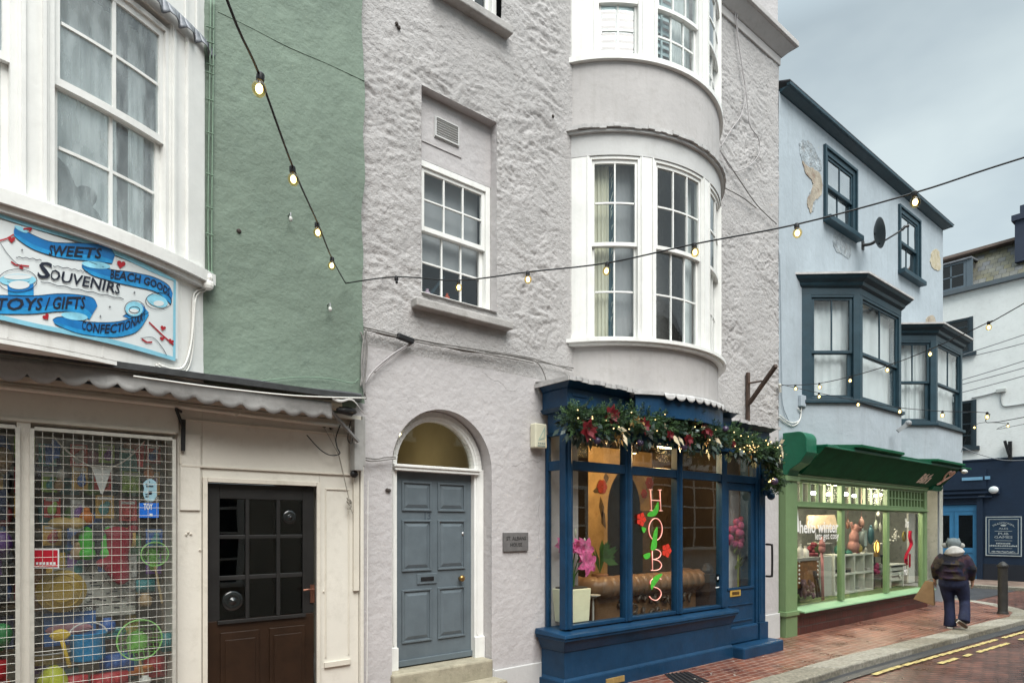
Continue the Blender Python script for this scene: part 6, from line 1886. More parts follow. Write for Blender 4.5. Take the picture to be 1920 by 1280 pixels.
PINE = mat('pine_green', (.020, .050, .020), .6, .45, 14)
PINE2 = mat('light_fir_green', (.055, .115, .035), .6, .4, 14)
m1, m2, m3 = MB(), MB(), MB()
for i, p in enumerate(path):
    f = i / len(path); p = Vector(p)
    rad = .185 * (0.75 + .35 * math.sin(f * 3.0 + .3))
    for k in range(13):
        dirv = rdir(); dirv.y -= .35; dirv.z += .1
        sprig(m1 if RG.random() < .6 else m2, p + dirv * RG.uniform(0, rad * .6), dirv + Vector((.4, 0, 0)), RG.uniform(.09, .19), 12)
    for k in range(6):
        dirv = rdir(); dirv.z -= .6
        leafblade(m3, p + dirv * rad * .75, dirv, RG.uniform(.07, .13), .024, rdir())
for p in tail:
    for k in range(7):
        dirv = rdir(); dirv.z -= .9
        sprig(m2 if RG.random() < .6 else m1, Vector(p) + rdir() * .05, dirv, RG.uniform(.1, .2), 12, .0045)
m1.build('pine_foliage', PINE, ga, fix=False); m2.build('fir_foliage', PINE2, ga, fix=False)
m3.build('eucalyptus_foliage', mat('eucalyptus_dark', (.018, .04, .03), .45, .5, 12), ga, fix=False)
m = MB(); m.tube(path, .03, 7); m.tube(tail, .02, 6); m.build('core', mat('garland_core', (.02, .035, .015), .8), ga)
REDF = mat('poinsettia_red', (.12, .006, .010), .55, .4, 12)
for u, v, s_ in ((1103, 806, 1.1), (1147, 778, 1.05), (1208, 798, .85), (1256, 815, .6), (1290, 824, .8), (1322, 806, .85), (1330, 812, .6), (1374, 832, .5)):
    c = Vector(wp(u, v, 4.80)); m = MB()
    for ring, (R_, tilt) in enumerate(((.13, -.1), (.09, -.5))):
        for k in range(6):
            a = k * math.pi / 3 + ring * .5 + u; d = Vector((math.cos(a), tilt, math.sin(a)))
            leafblade(m, c + Vector((0, -.01 * ring, 0)), d, R_ * s_, .04 * s_, (0, 1, .2))
    m.build('poinsettia', REDF, ga, fix=False)
GOLDL = mat('dull_gold_leaf', (.30, .17, .05), .4, .4, 18, metal=.3)
PALE = mat('champagne_ribbon', (.62, .53, .36), .35, .2, 14)
m = MB()
for u, v in ((1155, 824), (1160, 820), (1205, 790), (1295, 786), (1300, 790), (1325, 828), (1400, 838), (1410, 845), (1190, 788)):
    c = Vector(wp(u, v, 4.82)); m = MB()
    for k in range(9):
        d = rdir(); d.y = -abs(d.y) * .5; leafblade(m, c + rdir() * .03, d, RG.uniform(.06, .12), .012, rdir())
    m.build('gold_leaf', GOLDL, ga, fix=False)
m = MB()
for (u, v, L, w_, dx, dz) in ((1157, 803, .14, .03, .9, -.1), (1168, 812, .15, .035, .3, -1), (1260, 812, .2, .035, .7, -.9), (1272, 818, .14, .03, .8, -1), (1250, 804, .1, .025, -.6, .5), (1340, 820, .14, .03, .9, -.6), (1315, 803, .1, .02, .8, .2),
                             (1466, 838, .18, .035, -.2, -1), (1462, 830, .1, .035, .5, .3), (1462, 856, .12, .03, -.3, -1), (1466, 842, .1, .03, -.7, .4)):
    leafblade(m, Vector(wp(u, v, 4.80)), (dx, -.2, dz), L, w_, (0, 1, .15))
m.build('pale_bow', PALE, ga, fix=False, thick=.004)
m = MB()
for u, v in ((1222, 805), (1299, 808), (1218, 812), (1152, 790), (1345, 830)):
    c = Vector(wp(u, v, 4.81)); m = MB()
    for k in range(5): leafblade(m, c, rdir() + Vector((0, -.5, 0)), .09, .022, rdir())
    m.build('silver_leaf', mat('silver_green_leaf', (.30, .38, .36), .4, .3, 15), ga, fix=False)
m = MB()
for u, v, r_ in ((1360, 805, .05), (1452, 902, .055), (1200, 830, .04), (1283, 838, .04), (1120, 826, .04)):
    m = MB(); m.ell(wp(u, v, 4.84), r_, r_, r_, 14, 9); m.build('bauble', mat('purple_bauble', (.05, .035, .07), .25, .2, 10), ga, smooth=True)
pts_l = []
for k in range(34):
    p = Vector(RG.choice(path)); pts_l.append(p + Vector((RG.uniform(-.08, .08), -.13 + RG.uniform(-.03, .03), RG.uniform(-.13, .14))))
for k in range(28): pts_l.append(Vector(wp(1385 + RG.gauss(22, 14), 836 + RG.gauss(2, 7), 4.80)))
for k in range(6): pts_l.append(Vector(wp(1442 + RG.uniform(-6, 12), 895 + RG.uniform(-8, 10), 4.82)))
m = MB(); m.ell(pts_l[0], .0078, .0078, .0078, 6, 4)
fl0 = m.build('fairy_light', FAIRY, ga)
for p in pts_l[1:]:
    c = fl0.copy(); COL.objects.link(c); c.parent = ga; c.location = p - WL[ga]; WL[c] = p

# ------------------------------------------------------------------ pale blue house
bh = root('blue_house', (14.5, YW, 0), 'pale blue rendered house with dark teal bay windows and peeling paint', 'house')
BX0, BX1, BZ = 10.425, 18.48, 9.30
m = MB()
HO = [(12.10, 13.40, 7.66, 8.95), (15.66, 16.83, 7.58, 8.97), (11.6, 14.3, 4.2, 6.2), (15.2, 18.2, 4.2, 6.15)]
xs = sorted({BX0, BX1, *[h[0] for h in HO], *[h[1] for h in HO]}); zs = sorted({3.2, BZ, *[h[2] for h in HO], *[h[3] for h in HO]})
for a, b in zip(xs, xs[1:]):
    for c_, d_ in zip(zs, zs[1:]):
        if any(h[0] <= a and b <= h[1] and h[2] <= c_ and d_ <= h[3] for h in HO): continue
        m.add([(a, YW, c_), (b, YW, c_), (b, YW, d_), (a, YW, d_)], [(0, 1, 2, 3)])
for h in HO[:2]:
    m.add([(h[0], YW, h[2]), (h[0], YW + .2, h[2]), (h[0], YW + .2, h[3]), (h[0], YW, h[3])], [(0, 1, 2, 3)]); m.add([(h[1], YW, h[2]), (h[1], YW + .2, h[2]), (h[1], YW + .2, h[3]), (h[1], YW, h[3])], [(0, 1, 2, 3)])
    m.add([(h[0], YW, h[3]), (h[1], YW, h[3]), (h[1], YW + .2, h[3]), (h[0], YW + .2, h[3])], [(0, 1, 2, 3)])
m.add([(BX1, YW, -.05), (BX1, 14, -.05), (BX1, 14, BZ), (BX1, YW, BZ)], [(0, 1, 2, 3)])
m.build('wall', PALE_BLUE, bh, fix=False)
m = MB()
m.hexa([(BX0 + .03, YW - .03, BZ - .02), (BX1 + .02, YW - .03, BZ - .02), (BX1 + .02, YW + .4, BZ - .02), (BX0 + .03, YW + .4, BZ - .02)], [(BX0 + .03, YW - .16, BZ + .03), (BX1 + .12, YW - .16, BZ + .03), (BX1 + .12, YW + .4, BZ + .10), (BX0 + .03, YW + .4, BZ + .10)])
m.box(BX0 + .03, BX1 + .14, YW - .19, YW - .12, BZ + .032, BZ + .09)
m.build('eaves', TEAL, bh, bevel=.01)
m = MB(); m.hexa([(BX0 + .02, YW - .19, BZ + .093), (BX1 + .2, YW - .19, BZ + .093), (BX1 + .2, 9.5, 11.0), (BX0 + .02, 9.5, 11.0)], [(BX0 + .02, YW - .19, BZ + .11), (BX1 + .2, YW - .19, BZ + .11), (BX1 + .2, 9.5, 11.06), (BX0 + .02, 9.5, 11.06)])
m.build('roof', mat('slate_roof', (.06, .065, .075), .6, .3, 4), bh)
G_BLUE = glass('bay_glass', (.88, .92, .93), 1.8, .004)
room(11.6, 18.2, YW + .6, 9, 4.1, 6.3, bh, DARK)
for h in HO[:2]:
    sash_window(h[0] + .002, h[1] - .002, h[2], h[2] + .62 if h[0] < 14 else h[2] + .65, h[3], YW - .02, bh, TEAL, glass('upper_sash_glass', (.85, .9, .92), 5.5, .003), up=(2, 1), lo=(2, 1), frame=.10, stile=.05, rail=.06, bar=.025)
    m = MB(); m.box(h[0] - .06, h[1] + .08, YW - .15, YW + .05, h[2] - .10, h[2] - .002); m.build('window_sill', TEAL, bh, bevel=.008)
    m = MB(); m.box(h[0] - .05, h[0] + .001, YW - .05, YW + .02, h[2], h[3] + .05); m.box(h[1] - .001, h[1] + .05, YW - .05, YW + .02, h[2], h[3] + .05); m.box(h[0], h[1], YW - .05, YW + .02, h[3] + .001, h[3] + .05)
    m.build('window_surround', TEAL, bh)
    m = MB(); m.sheet(lambda i, j: (h[0] + .08 + (h[1] - h[0] - .16) * i, YW + .2 + .012 * math.sin(i * 40), h[2] + (h[3] - h[2]) * j), 40, 1); m.build('net_curtain', NET, bh, smooth=True, fix=False)
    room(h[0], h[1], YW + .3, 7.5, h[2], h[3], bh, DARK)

# peeling patches: raised plaster edges with bare render and brick in them
PATCH = mat('bare_ochre_render', (.33, .29, .23), .9, .35, 5, .02, 16, dirt=(.20, .10, .065), dirt_amt=1.0)
PATCH2 = mat('rough_grey_render', (.30, .34, .365), .9, .45, 6, .05, 12, dirt=(.24, .20, .16), dirt_amt=.8)
for P_, mt in (([(1508, 262), (1522, 268), (1530, 285), (1540, 305), (1541, 330), (1536, 345), (1530, 372), (1526, 395), (1518, 392), (1514, 378), (1518, 362), (1524, 345), (1521, 325), (1510, 310), (1504, 298), (1499, 280), (1500, 268)], PATCH2),
               ([(1505, 302), (1516, 312), (1528, 318), (1540, 330), (1541, 362), (1532, 372), (1526, 380), (1521, 400), (1516, 388), (1514, 375), (1524, 352), (1523, 338), (1512, 325)], PATCH),
               ([(1566, 434), (1574, 438), (1590, 452), (1596, 470), (1592, 484), (1582, 478), (1567, 470), (1562, 452)], PATCH2),
               ([(1752, 468), (1760, 470), (1764, 490), (1762, 506), (1750, 502), (1745, 490), (1748, 474)], mat('pale_ochre_patch', (.42, .37, .26), .9, .25, 7, .01, 20, dirt=(.30, .34, .37), dirt_amt=.8)),
               ([(1738, 596), (1748, 590), (1755, 600), (1752, 606), (1738, 606)], PATCH)):
    m = MB(); Pp = smooth_poly(P_, 4)
    Pp = [(u + RNG.uniform(-1.1, 1.1), v + RNG.uniform(-1.3, 1.3)) for u, v in Pp]
    pts = [wp(u, v, YW - (.012 if mt is not PATCH2 else .008)) for u, v in Pp]
    flat_poly(m, pts)
    k = len(pts); m.add(pts + [(p[0], YW + .01, p[2]) for p in pts], [(i, (i + 1) % k, k + (i + 1) % k, k + i) for i in range(k)])
    m.build('peeled_patch', mt, bh, fix=False)


def bay(cx0, cx1, wx0, wx1, Yf, zb, z0, zm, z1, ztop, bh_, curt, name='bay_window'):
    """canted bay: corners (wx0,YW) (cx0,Yf) (cx1,Yf) (wx1,YW)"""
    base = [(wx0, YW), (cx0, Yf), (cx1, Yf), (wx1, YW)]
    cxm = (cx0 + cx1) / 2

    def out(d):
        r = []
        for (x, y) in base:
            r.append((x + (d if x > cxm else -d) * (1.25 if y == YW else .55), y - (d if y != YW else 0)))
        return r
    b = MB()
    L = [[(x, y, z) for x, y in out(0)] for z in (zb, z0 - .06)]
    b.loft(L); b.build('bay_base', PALE_BLUE, bh_)
    b = MB()
    b.loft([[(x, y, z) for x, y in out(.055)] for z in (z0 - .06, z0)]); b.build('bay_sill', TEAL, bh_, bevel=.006)
    b = MB(); b.loft([[(x, y, z) for x, y in out(.05)] for z in (zb - .05, zb)]); b.build('bay_foot', DARK_GREEN, bh_, bevel=.006)
    b = MB()
    b.loft([[(x, y, z) for x, y in out(.001)] for z in (z1, z1 + .12)])
    b.loft([[(x, y, z) for x, y in out(d)] for d, z in ((.012, z1 + .121), (.05, z1 + .15), (.07, z1 + .2), (.14, z1 + .25), (.17, z1 + .30))])
    b.build('bay_cornice', TEAL, bh_)
    b = MB()
    b.loft([[(x, y, z) for x, y in out(.19)] for z in (z1 + .301, z1 + .335)])
    lo = [(x, y, z1 + .336) for x, y in out(.17)]; hi = [(x + (.3 if x < cxm else -.3), YW - .01 if y == YW else y + .45, ztop) for x, y in out(0)]
    b.loft([lo, hi]); b.build('bay_roof', LEAD_L, bh_)
    for si, ((xa, ya), (xb, yb)) in enumerate(zip(base, base[1:])):
        A, B = Vector((xa, ya, 0)), Vector((xb, yb, 0)); D = (B - A); Lw = D.length; D.normalize(); N = Vector((D.y, -D.x, 0))
        pa, pb = (.16, .10) if si != 1 else (.09, .09)
        if si == 2: pa, pb = pb, pa

        def bx(mb_, s0, s1, n0, n1, za, zc):
            p = [A + D * s0 + N * n0, A + D * s1 + N * n0, A + D * s1 + N * n1, A + D * s0 + N * n1]
            mb_.hexa([(q_.x, q_.y, za) for q_ in p], [(q_.x, q_.y, zc) for q_ in p])
        fm = MB()
        bx(fm, .0, pa + .02, -.1, 0, z0, z1); bx(fm, Lw - pb - .02, Lw, -.1, 0, z0, z1); bx(fm, pa + .02, Lw - pb - .02, -.1, -.004, z0, z0 + .05); bx(fm, pa + .02, Lw - pb - .02, -.1, -.004, z1 - .05, z1)
        wo = fm.build(name, TEAL, bh_, bevel=.006)
        s0, s1 = pa + .021, Lw - pb - .021
        for (za, zc, n_, bars) in ((zm, z1 - .051, -.03, 1), (z0 + .051, zm + .03, -.065, 0)):
            sm = MB()
            st_ = .055 if bars else .075
            bx(sm, s0, s0 + st_, n_ - .035, n_, za, zc); bx(sm, s1 - st_, s1, n_ - .035, n_, za, zc)
            bx(sm, s0 + st_, s1 - st_, n_ - .035, n_, za, za + .05); bx(sm, s0 + st_, s1 - st_, n_ - .035, n_, zc - .04, zc)
            if bars: bx(sm, (s0 + s1) / 2 - .012, (s0 + s1) / 2 + .012, n_ - .03, n_ - .004, za + .05, zc - .04)
            so = sm.build('sash', TEAL, wo, bevel=.003)
            g = MB(); g.sheet(lambda i, j: A + D * (s0 + st_ + (s1 - s0 - 2 * st_) * i) + N * (n_ - .018) + Vector((0, 0, za + .05 + (zc - za - .09) * j)), 3, 3); g.build('pane', G_BLUE, so, fix=False)
        cm = MB()
        c0, c1 = s0 + .0, s1
        fr = 26 if curt else 12
        cm.sheet(lambda i, j: A + D * (c0 + (c1 - c0) * i) + N * (-.19 + (.018 * (1 if curt else .25)) * math.sin(i * fr + 2 * j * curt) + .01 * math.sin(i * fr * 2.7 + 1)) + Vector((0, 0, z0 + .03 + (z1 - z0 - .08) * j)), 60, 8)
        cm.build('net_curtain', NET, wo, smooth=True, fix=False)


bay(12.04, 13.93, 11.23, 14.74, 4.9, 3.34, 4.14, 4.98, 6.02, 6.42, bh, 0)
bay(15.86, 17.60, 15.05, 18.42, 4.9, 3.34, 4.12, 4.98, 5.90, 6.30, bh, 1)
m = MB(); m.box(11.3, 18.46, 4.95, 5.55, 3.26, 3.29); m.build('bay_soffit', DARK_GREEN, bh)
# satellite dish
sd = root('satellite_dish', wp(1622, 460, YW), 'dark satellite dish on a bent arm between the two upper blue house windows', 'satellite dish')
foot = Vector(wp(1617, 460, YW)); cen = Vector(wp(1647, 437, YW - .42))
ax_ = (Vector((.60, -.78, .16))).normalized(); Mq = ax_.to_track_quat('Z', 'Y').to_matrix().to_4x4()
m = MB(); m.lathe([(.0001, -.06), (.11, -.048), (.21, -.018), (.285, .024), (.29, .031), (.21, -.009), (.11, -.038), (.0001, -.05)], cen, 24, Mq)
m.build('dish', mat('dark_dish_metal', (.035, .045, .05), .5, .2, 6), sd, smooth=True)
m = MB(); m.tube(smooth_line([foot, foot + Vector((.05, -.18, .0)), foot + Vector((.12, -.3, .16)), cen - ax_ * .05], 5), .032, 8); m.box(foot.x - .05, foot.x + .05, foot.y - .02, foot.y, foot.z - .09, foot.z + .09); m.build('mount_arm', BLACK, sd, smooth=2)
m = MB(); lnb = cen + ax_ * .42 + Vector((.0, 0, -.05)); m.tube([cen + Vector((.0, 0, -.22)), lnb], .018, 6); m.tube([lnb, lnb + ax_ * .05 + Vector((0, 0, .05)), lnb + ax_ * .12 + Vector((0, 0, .05))], .028, 8); m.build('receiver_arm', BLACK, sd)
m = MB(); p = Vector(wp(1501, 752, YW)); m.box(p.x - .09, p.x + .09, p.y - .06, p.y, p.z - .1, p.z + .1)
tag(m.build('junction_box', mat('pale_blue_box', (.35, .40, .44), .5, .1, 5), bevel=.01), 'pale blue junction box beside the first teal bay window', 'junction box')
cable([W_([(1503, 762), (1500, 785), (1490, 792), (1478, 790), (1462, 778)], YW - .02), W_([(1496, 765), (1502, 775), (1498, 790), (1486, 798), (1470, 790), (1460, 782)], YW - .02)], .009, CABLE_W, 'white cable looping from the pale blue box to the grey wall')
cable([W_([(1462, 470), (1464, 560), (1466, 700), (1468, 760), (1485, 800)], YW - .02)], .008, mat('blue_painted_cable', (.30, .35, .39), .6), 'pale blue painted cable down the left edge of the blue house')
m = MB(); m.bar(wp(1683, 808, 4.75), wp(1703, 793, 4.6), .07, .07); m.ell(wp(1703, 793, 4.6), .06, .06, .06, 10, 6)
tag(m.build('flood_lamp', mat('grey_lamp_tube', (.25, .27, .28), .5)), 'grey tube lamp poking out between the two teal bays', 'lamp')

# ------------------------------------------------------------------ green gift shopfront
gs = root('green_shopfront', (13.8, 5.5, 0), 'leaf green timber gift shopfront with a brick base under the blue bays', 'shopfront')
Yg = 5.48
m = MB()
m.box(10.44, 10.84, Yg - .04, Yg + .14, -.05, 2.74); m.box(10.40, 10.88, Yg - .07, Yg + .14, .36, .44); m.box(10.40, 10.88, Yg - .07, Yg + .14, 2.66, 2.75)
m.box(16.92, 17.09, Yg - .02, Yg + .12, .42, 2.74)
m.box(10.841, 17.09, Yg - .035, Yg + .12, 2.70, 2.76); m.box(10.841, 17.10, Yg - .05, Yg + .12, 2.762, 2.80)
m.build('shop_frame', GREEN_SHOP, gs, bevel=.008)
m = MB()
m.box(10.842, 16.918, Yg - .02, Yg + .08, 2.20, 2.29); m.box(10.842, 17.12, Yg - .05, Yg - .021, 2.225, 2.255)
MX = [(12.62, 12.75), (14.78, 14.90)]
for a, b in MX: m.box(a, b, Yg - .01, Yg + .08, .47, 2.199); m.box(a, b, Yg - .01, Yg + .08, 2.291, 2.699)
m.box(10.842, 10.90, Yg, Yg + .08, .47, 2.199); m.box(16.86, 16.918, Yg, Yg + .08, .47, 2.199)
m.box(10.842, 16.918, Yg + .001, Yg + .078, 2.291, 2.33); m.box(10.842, 16.918, Yg + .001, Yg + .078, 2.66, 2.699)
m.build('window_frame', GREEN_SHOP, gs, bevel=.005)
m = MB()
for i in range(1, 6):
    for a, b in ((10.842, 12.62), (12.75, 14.78)):
        x = a + (b - a) * i / 6
        m = MB(); m.box(x - .016, x + .016, Yg + .02, Yg + .06, 2.331, 2.659); m.build('toplight_bar', mat('pale_green_bar', (.36, .46, .30), .5), gs)
m = MB()
for i in range(1, 11):
    x = 14.90 + (16.918 - 14.90) * i / 11; m.box(x - .035, x + .035, Yg + .0085, Yg + .05, 2.331, 2.659)
m.box(14.90, 16.918, Yg + .004, Yg + .009, 2.48, 2.51)
m.build('vent_slats', GREEN_SHOP, gs)
m = MB(); m.hexa([(10.845, Yg - .17, .395), (17.2, Yg - .17, .395), (17.2, Yg + .12, .395), (10.845, Yg + .12, .395)], [(10.845, Yg - .16, .425), (17.2, Yg - .16, .425), (17.2, Yg + .12, .468), (10.845, Yg + .12, .468)])
m.build('shop_sill', MINT, gs, bevel=.008)
m = MB(); m.box(10.845, 17.09, Yg - .02, Yg + .12, -.05, .392)
m.build('brick_base', bricks('dark_red_brick', (.085, .022, .017), (.055, .018, .015), (.045, .035, .03), 2.3, 'xz', 0.66, .5, .004, .025, wet=.15), gs)
for a, b in ((10.90, 12.62), (12.75, 14.78), (14.90, 16.86)):
    g = MB(); g.box(a, b, Yg + .035, Yg + .041, .47, 2.199); g.build('pane', G_SHOP, gs)
    if a < 14.8:
        g = MB(); g.box(a, b, Yg + .065, Yg + .07, 2.33, 2.66); g.build('toplight_pane', G_SHOP, gs)
# canted fascia board under the bays, with the round ended console at its left
m = MB()
zA, zB = 2.80, 3.24
m.hexa([(10.9, 5.40, zA), (17.75, 5.40, zA), (17.75, 5.55, zA), (10.9, 5.55, zA)], [(10.9, 4.98, zB), (17.75, 4.98, zB), (17.75, 5.55, zB), (10.9, 5.55, zB)])
m.build('canted_fascia', DARK_GREEN, gs)
m = MB()
m.hexa([(17.13, 5.38, zA - .07), (17.77, 5.38, zA - .07), (17.77, 5.50, zA - .07), (17.13, 5.50, zA - .07)], [(17.13, 5.33, zA + .03), (17.77, 5.33, zA + .03), (17.77, 5.50, zA + .03), (17.13, 5.50, zA + .03)])
m.hexa([(10.9, 4.955, zB - .02), (17.79, 4.955, zB - .02), (17.79, 5.5, zB + .001), (10.9, 5.5, zB + .001)], [(10.9, 4.955, zB + .03), (17.79, 4.955, zB + .03), (17.79, 5.5, zB + .04), (10.9, 5.5, zB + .04)])
m.build('fascia_rim', MID_GREEN, gs, bevel=.006)
m = MB()
prof = [(5.5, 2.76), (5.42, 2.76), (5.38, 2.84), (5.20, 2.95), (5.12, 3.06), (5.09, 3.12)] + [(5.24 - .15 * math.cos(t), 3.32 + .15 * math.sin(t)) for t in [k * math.pi / 16 for k in range(9)]] + [(5.5, 3.47)]
m.prism([(10.44, y, z) for y, z in prof], (.36, 0, 0)); m.build('console', MID_GREEN, gs, bevel=.01)
m = MB(); m.box(10.803, 10.82, 5.10, 5.20, 3.10, 3.36); m.prism([(10.803, 5.16, 3.06), (10.803, 5.28, 3.06), (10.803, 5.28, 3.12), (10.803, 5.08, 3.12)], (.05, 0, 0)); m.build('console_bracket', MID_GREEN, gs, bevel=.006)
# lettering on the canted board
fo = Vector((0, 4.98 - 5.40, zB - zA)).normalized()
fn_ = Vector((0, -(zB - zA), -(5.40 - 4.98))).normalized()


def fp(x, t, d=.004): return Vector((x, 5.40, zA)) + fo * t + fn_ * d


LETW = mat('pale_pink_letter', (.80, .68, .60), .5, .1, 9)
lt = root('shop_lettering', tuple(fp(16.2, .2)), "white lettering Bibi's with a heart on the canted green fascia", 'lettering')
m = MB(); fx0, fx1 = 16.0, 16.62
text_map(m, "Bibi's", lambda s_, h_: fp(fx0 + (fx1 - fx0) * s_, .10 + .24 * h_, .006), .045, .0)
m.build('letter', LETW, lt, fix=False)
m = MB()
hp_ = smooth_line([(0, -.26), (-.02, -.1), (-.16, .06), (-.15, .2), (-.06, .22), (0, .12), (.06, .23), (.16, .2), (.15, .06), (.03, -.1), (-.1, -.28)], 5)
m.tube([fp(17.38 + x * 1.1, .33 + y * .8, .016) for x, y in hp_], .022, 5); m.build('heart_outline', mat('pink_line', (.80, .50, .42), .5), lt)
sl = root('shop_wall_lamp', (17.72, 4.92, 3.16), 'small white lamp at the right tip of the green fascia', 'lamp')
m = MB(); m.ell((17.72, 4.90, 3.17), .16, .06, .05, 12, 8); m.build('lens', mat('milky_plastic', (.62, .64, .6), .3), sl, smooth=True)
m = MB(); m.ell((17.72, 4.93, 3.195), .17, .06, .05, 12, 8); m.build('lamp_back', BLACK, sl, smooth=True)
# interior of the gift shop
GW = mat('pale_shop_wall', (.24, .25, .225), .9, .3, 1.2, dirt=(.08, .085, .08), dirt_amt=.9)
room(10.86, 18.4, 5.65, 8.4, .44, 3.0, gs, GW, 'shop_room')
m = MB(); m.box(14.91, 16.9, Yg + .062, Yg + .07, 2.33, 2.66); m.build('vent_light_block', mat('shadowed_green_board', (.04, .07, .03), .7), gs)  # dark panel added to keep lamp glow out of the slat gaps
m = MB(); m.add([(10.86, 5.61, .466), (17.06, 5.61, .466), (17.06, 7.0, .466), (10.86, 7.0, .466)], [(0, 1, 2, 3)]); m.build('display_floor', mat('artificial_turf', (.06, .11, .03), .9, .4, 30, .01, 90), gs, fix=False)
m = MB()
for x0_, x1_ in ((11.1, 11.5), (12.9, 13.0), (14.0, 14.08)): m.box(x0_, x1_, 7.6, 7.7, .47, 2.9)
m.build('dark_backboard', mat('charcoal_board', (.03, .03, .03), .8, .3, 4), gs)
for i, (u, v) in enumerate(((1525, 924), (1553, 926), (1586, 926), (1602, 929), (1643, 929), (1650, 927))):
    p = Vector(wp(u, v, 6.2)); o = root('spot_lamp', p, 'bright ceiling spot in the gift shop, ' + ['first from the green pillar', 'second from the pillar, warm strip', 'third, left of the mullion', 'fourth, just right of the mullion', 'fifth and largest, before the slatted vent', 'sixth, against the slatted vent'][i], 'lamp', 'ceiling spots in the gift shop')
    b = MB(); b.ell(p, .07 if i in (0, 4) else .045, .05, .035, 10, 6); b.build('bulb', emit('spot_glow_' + ('warm' if i in (1, 5) else 'white'), (1, .75, .4) if i in (1, 5) else (1, .93, .80), 14), o, smooth=True)
    b = MB(); b.tube([p + Vector((0, 0, .04)), (p.x, p.y, 2.99)], .01, 6); b.build('rod', BLACK, o)
for x in (11.8, 13.6, 15.8): lamp((x, 6.1, 2.55), 42, (1, .87, .66), .15)
q3 = lambda x, y, Y=6.0: Vector(wp(1480 + x / 4.742, 890 + y / 4.742, Y))


def q3box(mb_, x0, y0, x1, y1, Y, d):
    a, b = q3(x0, y0, Y), q3(x1, y1, Y); mb_.box(a.x, b.x, Y, Y + d, b.z, a.z)


# white cube shelf
cs = root('cube_shelf', q3(530, 1060, 5.95), 'white eight cube shelf unit behind the green shop glass', 'shelf unit')
SW_ = mat('white_melamine', (.55, .56, .50), .4, .05, 4)
m = MB()
a, b = q3(405, 700, 5.95), q3(745, 1050, 5.95)
zt_, zb_ = q3(560, 702, 5.95).z, .47
for k in range(5):
    x = a.x + (b.x - a.x) * k / 4; m.box(x - .02, x + .02, 5.95, 6.3, zb_, zt_)
for z in (zb_, (zb_ + zt_) / 2 - .02, zt_ - .04): 
    for k in range(4): m.box(a.x + (b.x - a.x) * k / 4 + .02, a.x + (b.x - a.x) * (k + 1) / 4 - .02, 5.95, 6.3, z, z + .04)
m.box(a.x, b.x, 6.301, 6.31, zb_, zt_); m.build('carcass', SW_, cs, bevel=.003)
m = MB(); x = q3(300, 720, 5.95).x; m.box(x, a.x - .03, 6.0, 6.4, zb_, zt_ - .02); 
tag(m.build('white_cabinet', mat('grey_white_panel', (.42, .43, .39), .5, .05, 3), bevel=.004), 'plain white panelled cabinet left of the cube shelf', 'cabinet')
# bulb studded crate, vases, boots
cr = root('studded_chest', q3(170, 990, 5.8), 'rusty brown chest with rows of small white bulbs at the green pillar', 'chest')
m = MB(); q3box(m, 60, 755, 262, 985, 5.8, .45); m.build('chest_body', mat('rusty_box', (.16, .075, .03), .7, .45, 9), cr, bevel=.006)
m = MB()
for y in range(6):
    for x in (88, 252): m.ell(q3(x, 770 + y * 38, 5.795), .022, .015, .022, 8, 6)
m.build('bulb', mat('white_bulb', (.7, .7, .66), .3), cr, smooth=True)
m = MB(); q3box(m, 50, 742, 275, 754, 5.78, .5); m.build('chest_top', mat('grey_top', (.2, .2, .18)), cr)
for x, lab in ((95, 'white ceramic bottle vase nearest the green pillar'), (143, 'white ceramic bottle vase, second from the green pillar')):
    p = q3(x, 742, 5.9); m = MB(); h = .28 if x < 100 else .24; m.lathe([(.055, 0), (.065, h * .3), (.06, h * .6), (.026, h * .8), (.024, h * .92), (.034, h)], p, 16)
    tag(m.build('bottle_vase', mat('white_ceramic', (.62, .60, .55), .35, .05, 8), smooth=2), lab, 'vase')
m = MB(); p = q3(200, 745, 6.0); m.lathe([(.1, 0), (.12, .1), (.1, .12)], p, 12)
for k in range(14): m.ell(p + Vector((RNG.uniform(-.08, .08), RNG.uniform(-.06, .06), .14 + RNG.uniform(0, .16))), .04, .035, .04, 8, 6)
tag(m.build('potted_flower', mat('dark_red_bloom', (.16, .02, .03), .7, .5, 9)), 'dark red flowers in a pot beside the white bottle vases', 'flowers')
m = MB(); p = q3(225, 745, 6.1); m.ell(p + Vector((0, 0, .17)), .12, .1, .18, 12, 8); tag(m.build('green_ornament', mat('olive_ornament', (.05, .065, .015), .7, .3, 9), smooth=True), 'olive green ornament behind the dark red flowers', 'ornament')
PK = mat('dusty_pink_felt', (.36, .16, .15), .9, .2, 9)
m = MB(); p = q3(290, 700, 5.75); m.ell(p + Vector((0, 0, .10)), .07, .06, .10, 12, 8); m.lathe([(.065, .15), (.05, .22), (.02, .31), (.0001, .34)], p, 12); m.ell(p + Vector((0, -.05, .16)), .02, .02, .02, 8, 6)
m.tube([p + Vector((-.03, 0, .03)), p + Vector((-.03, -.02, -1.0))], .014, 7); m.tube([p + Vector((.03, 0, .03)), p + Vector((.035, -.02, -1.05))], .014, 7); m.ell(p + Vector((.07, -.06, -1.1)), .08, .05, .04, 8, 6); m.ell(p + Vector((-.03, -.06, -1.06)), .06, .05, .04, 8, 6)
tag(m.build('gnome_doll', PK, smooth=True), 'dusty pink felt gnome with long dangling legs by the studded chest', 'doll')
m = MB(); p = q3(150, 1070, 5.75)
for k in range(26): m.ell(p + Vector((RNG.uniform(-.2, .2), RNG.uniform(-.1, .15), RNG.uniform(0, .24))), RNG.uniform(.02, .045), .035, RNG.uniform(.03, .08), 7, 5)
tag(m.build('dried_flowers', mat('plum_dried_flower', (.09, .05, .06), .8, .6, 11)), 'plum coloured dried flower bundle on the turf below the chest', 'flowers')
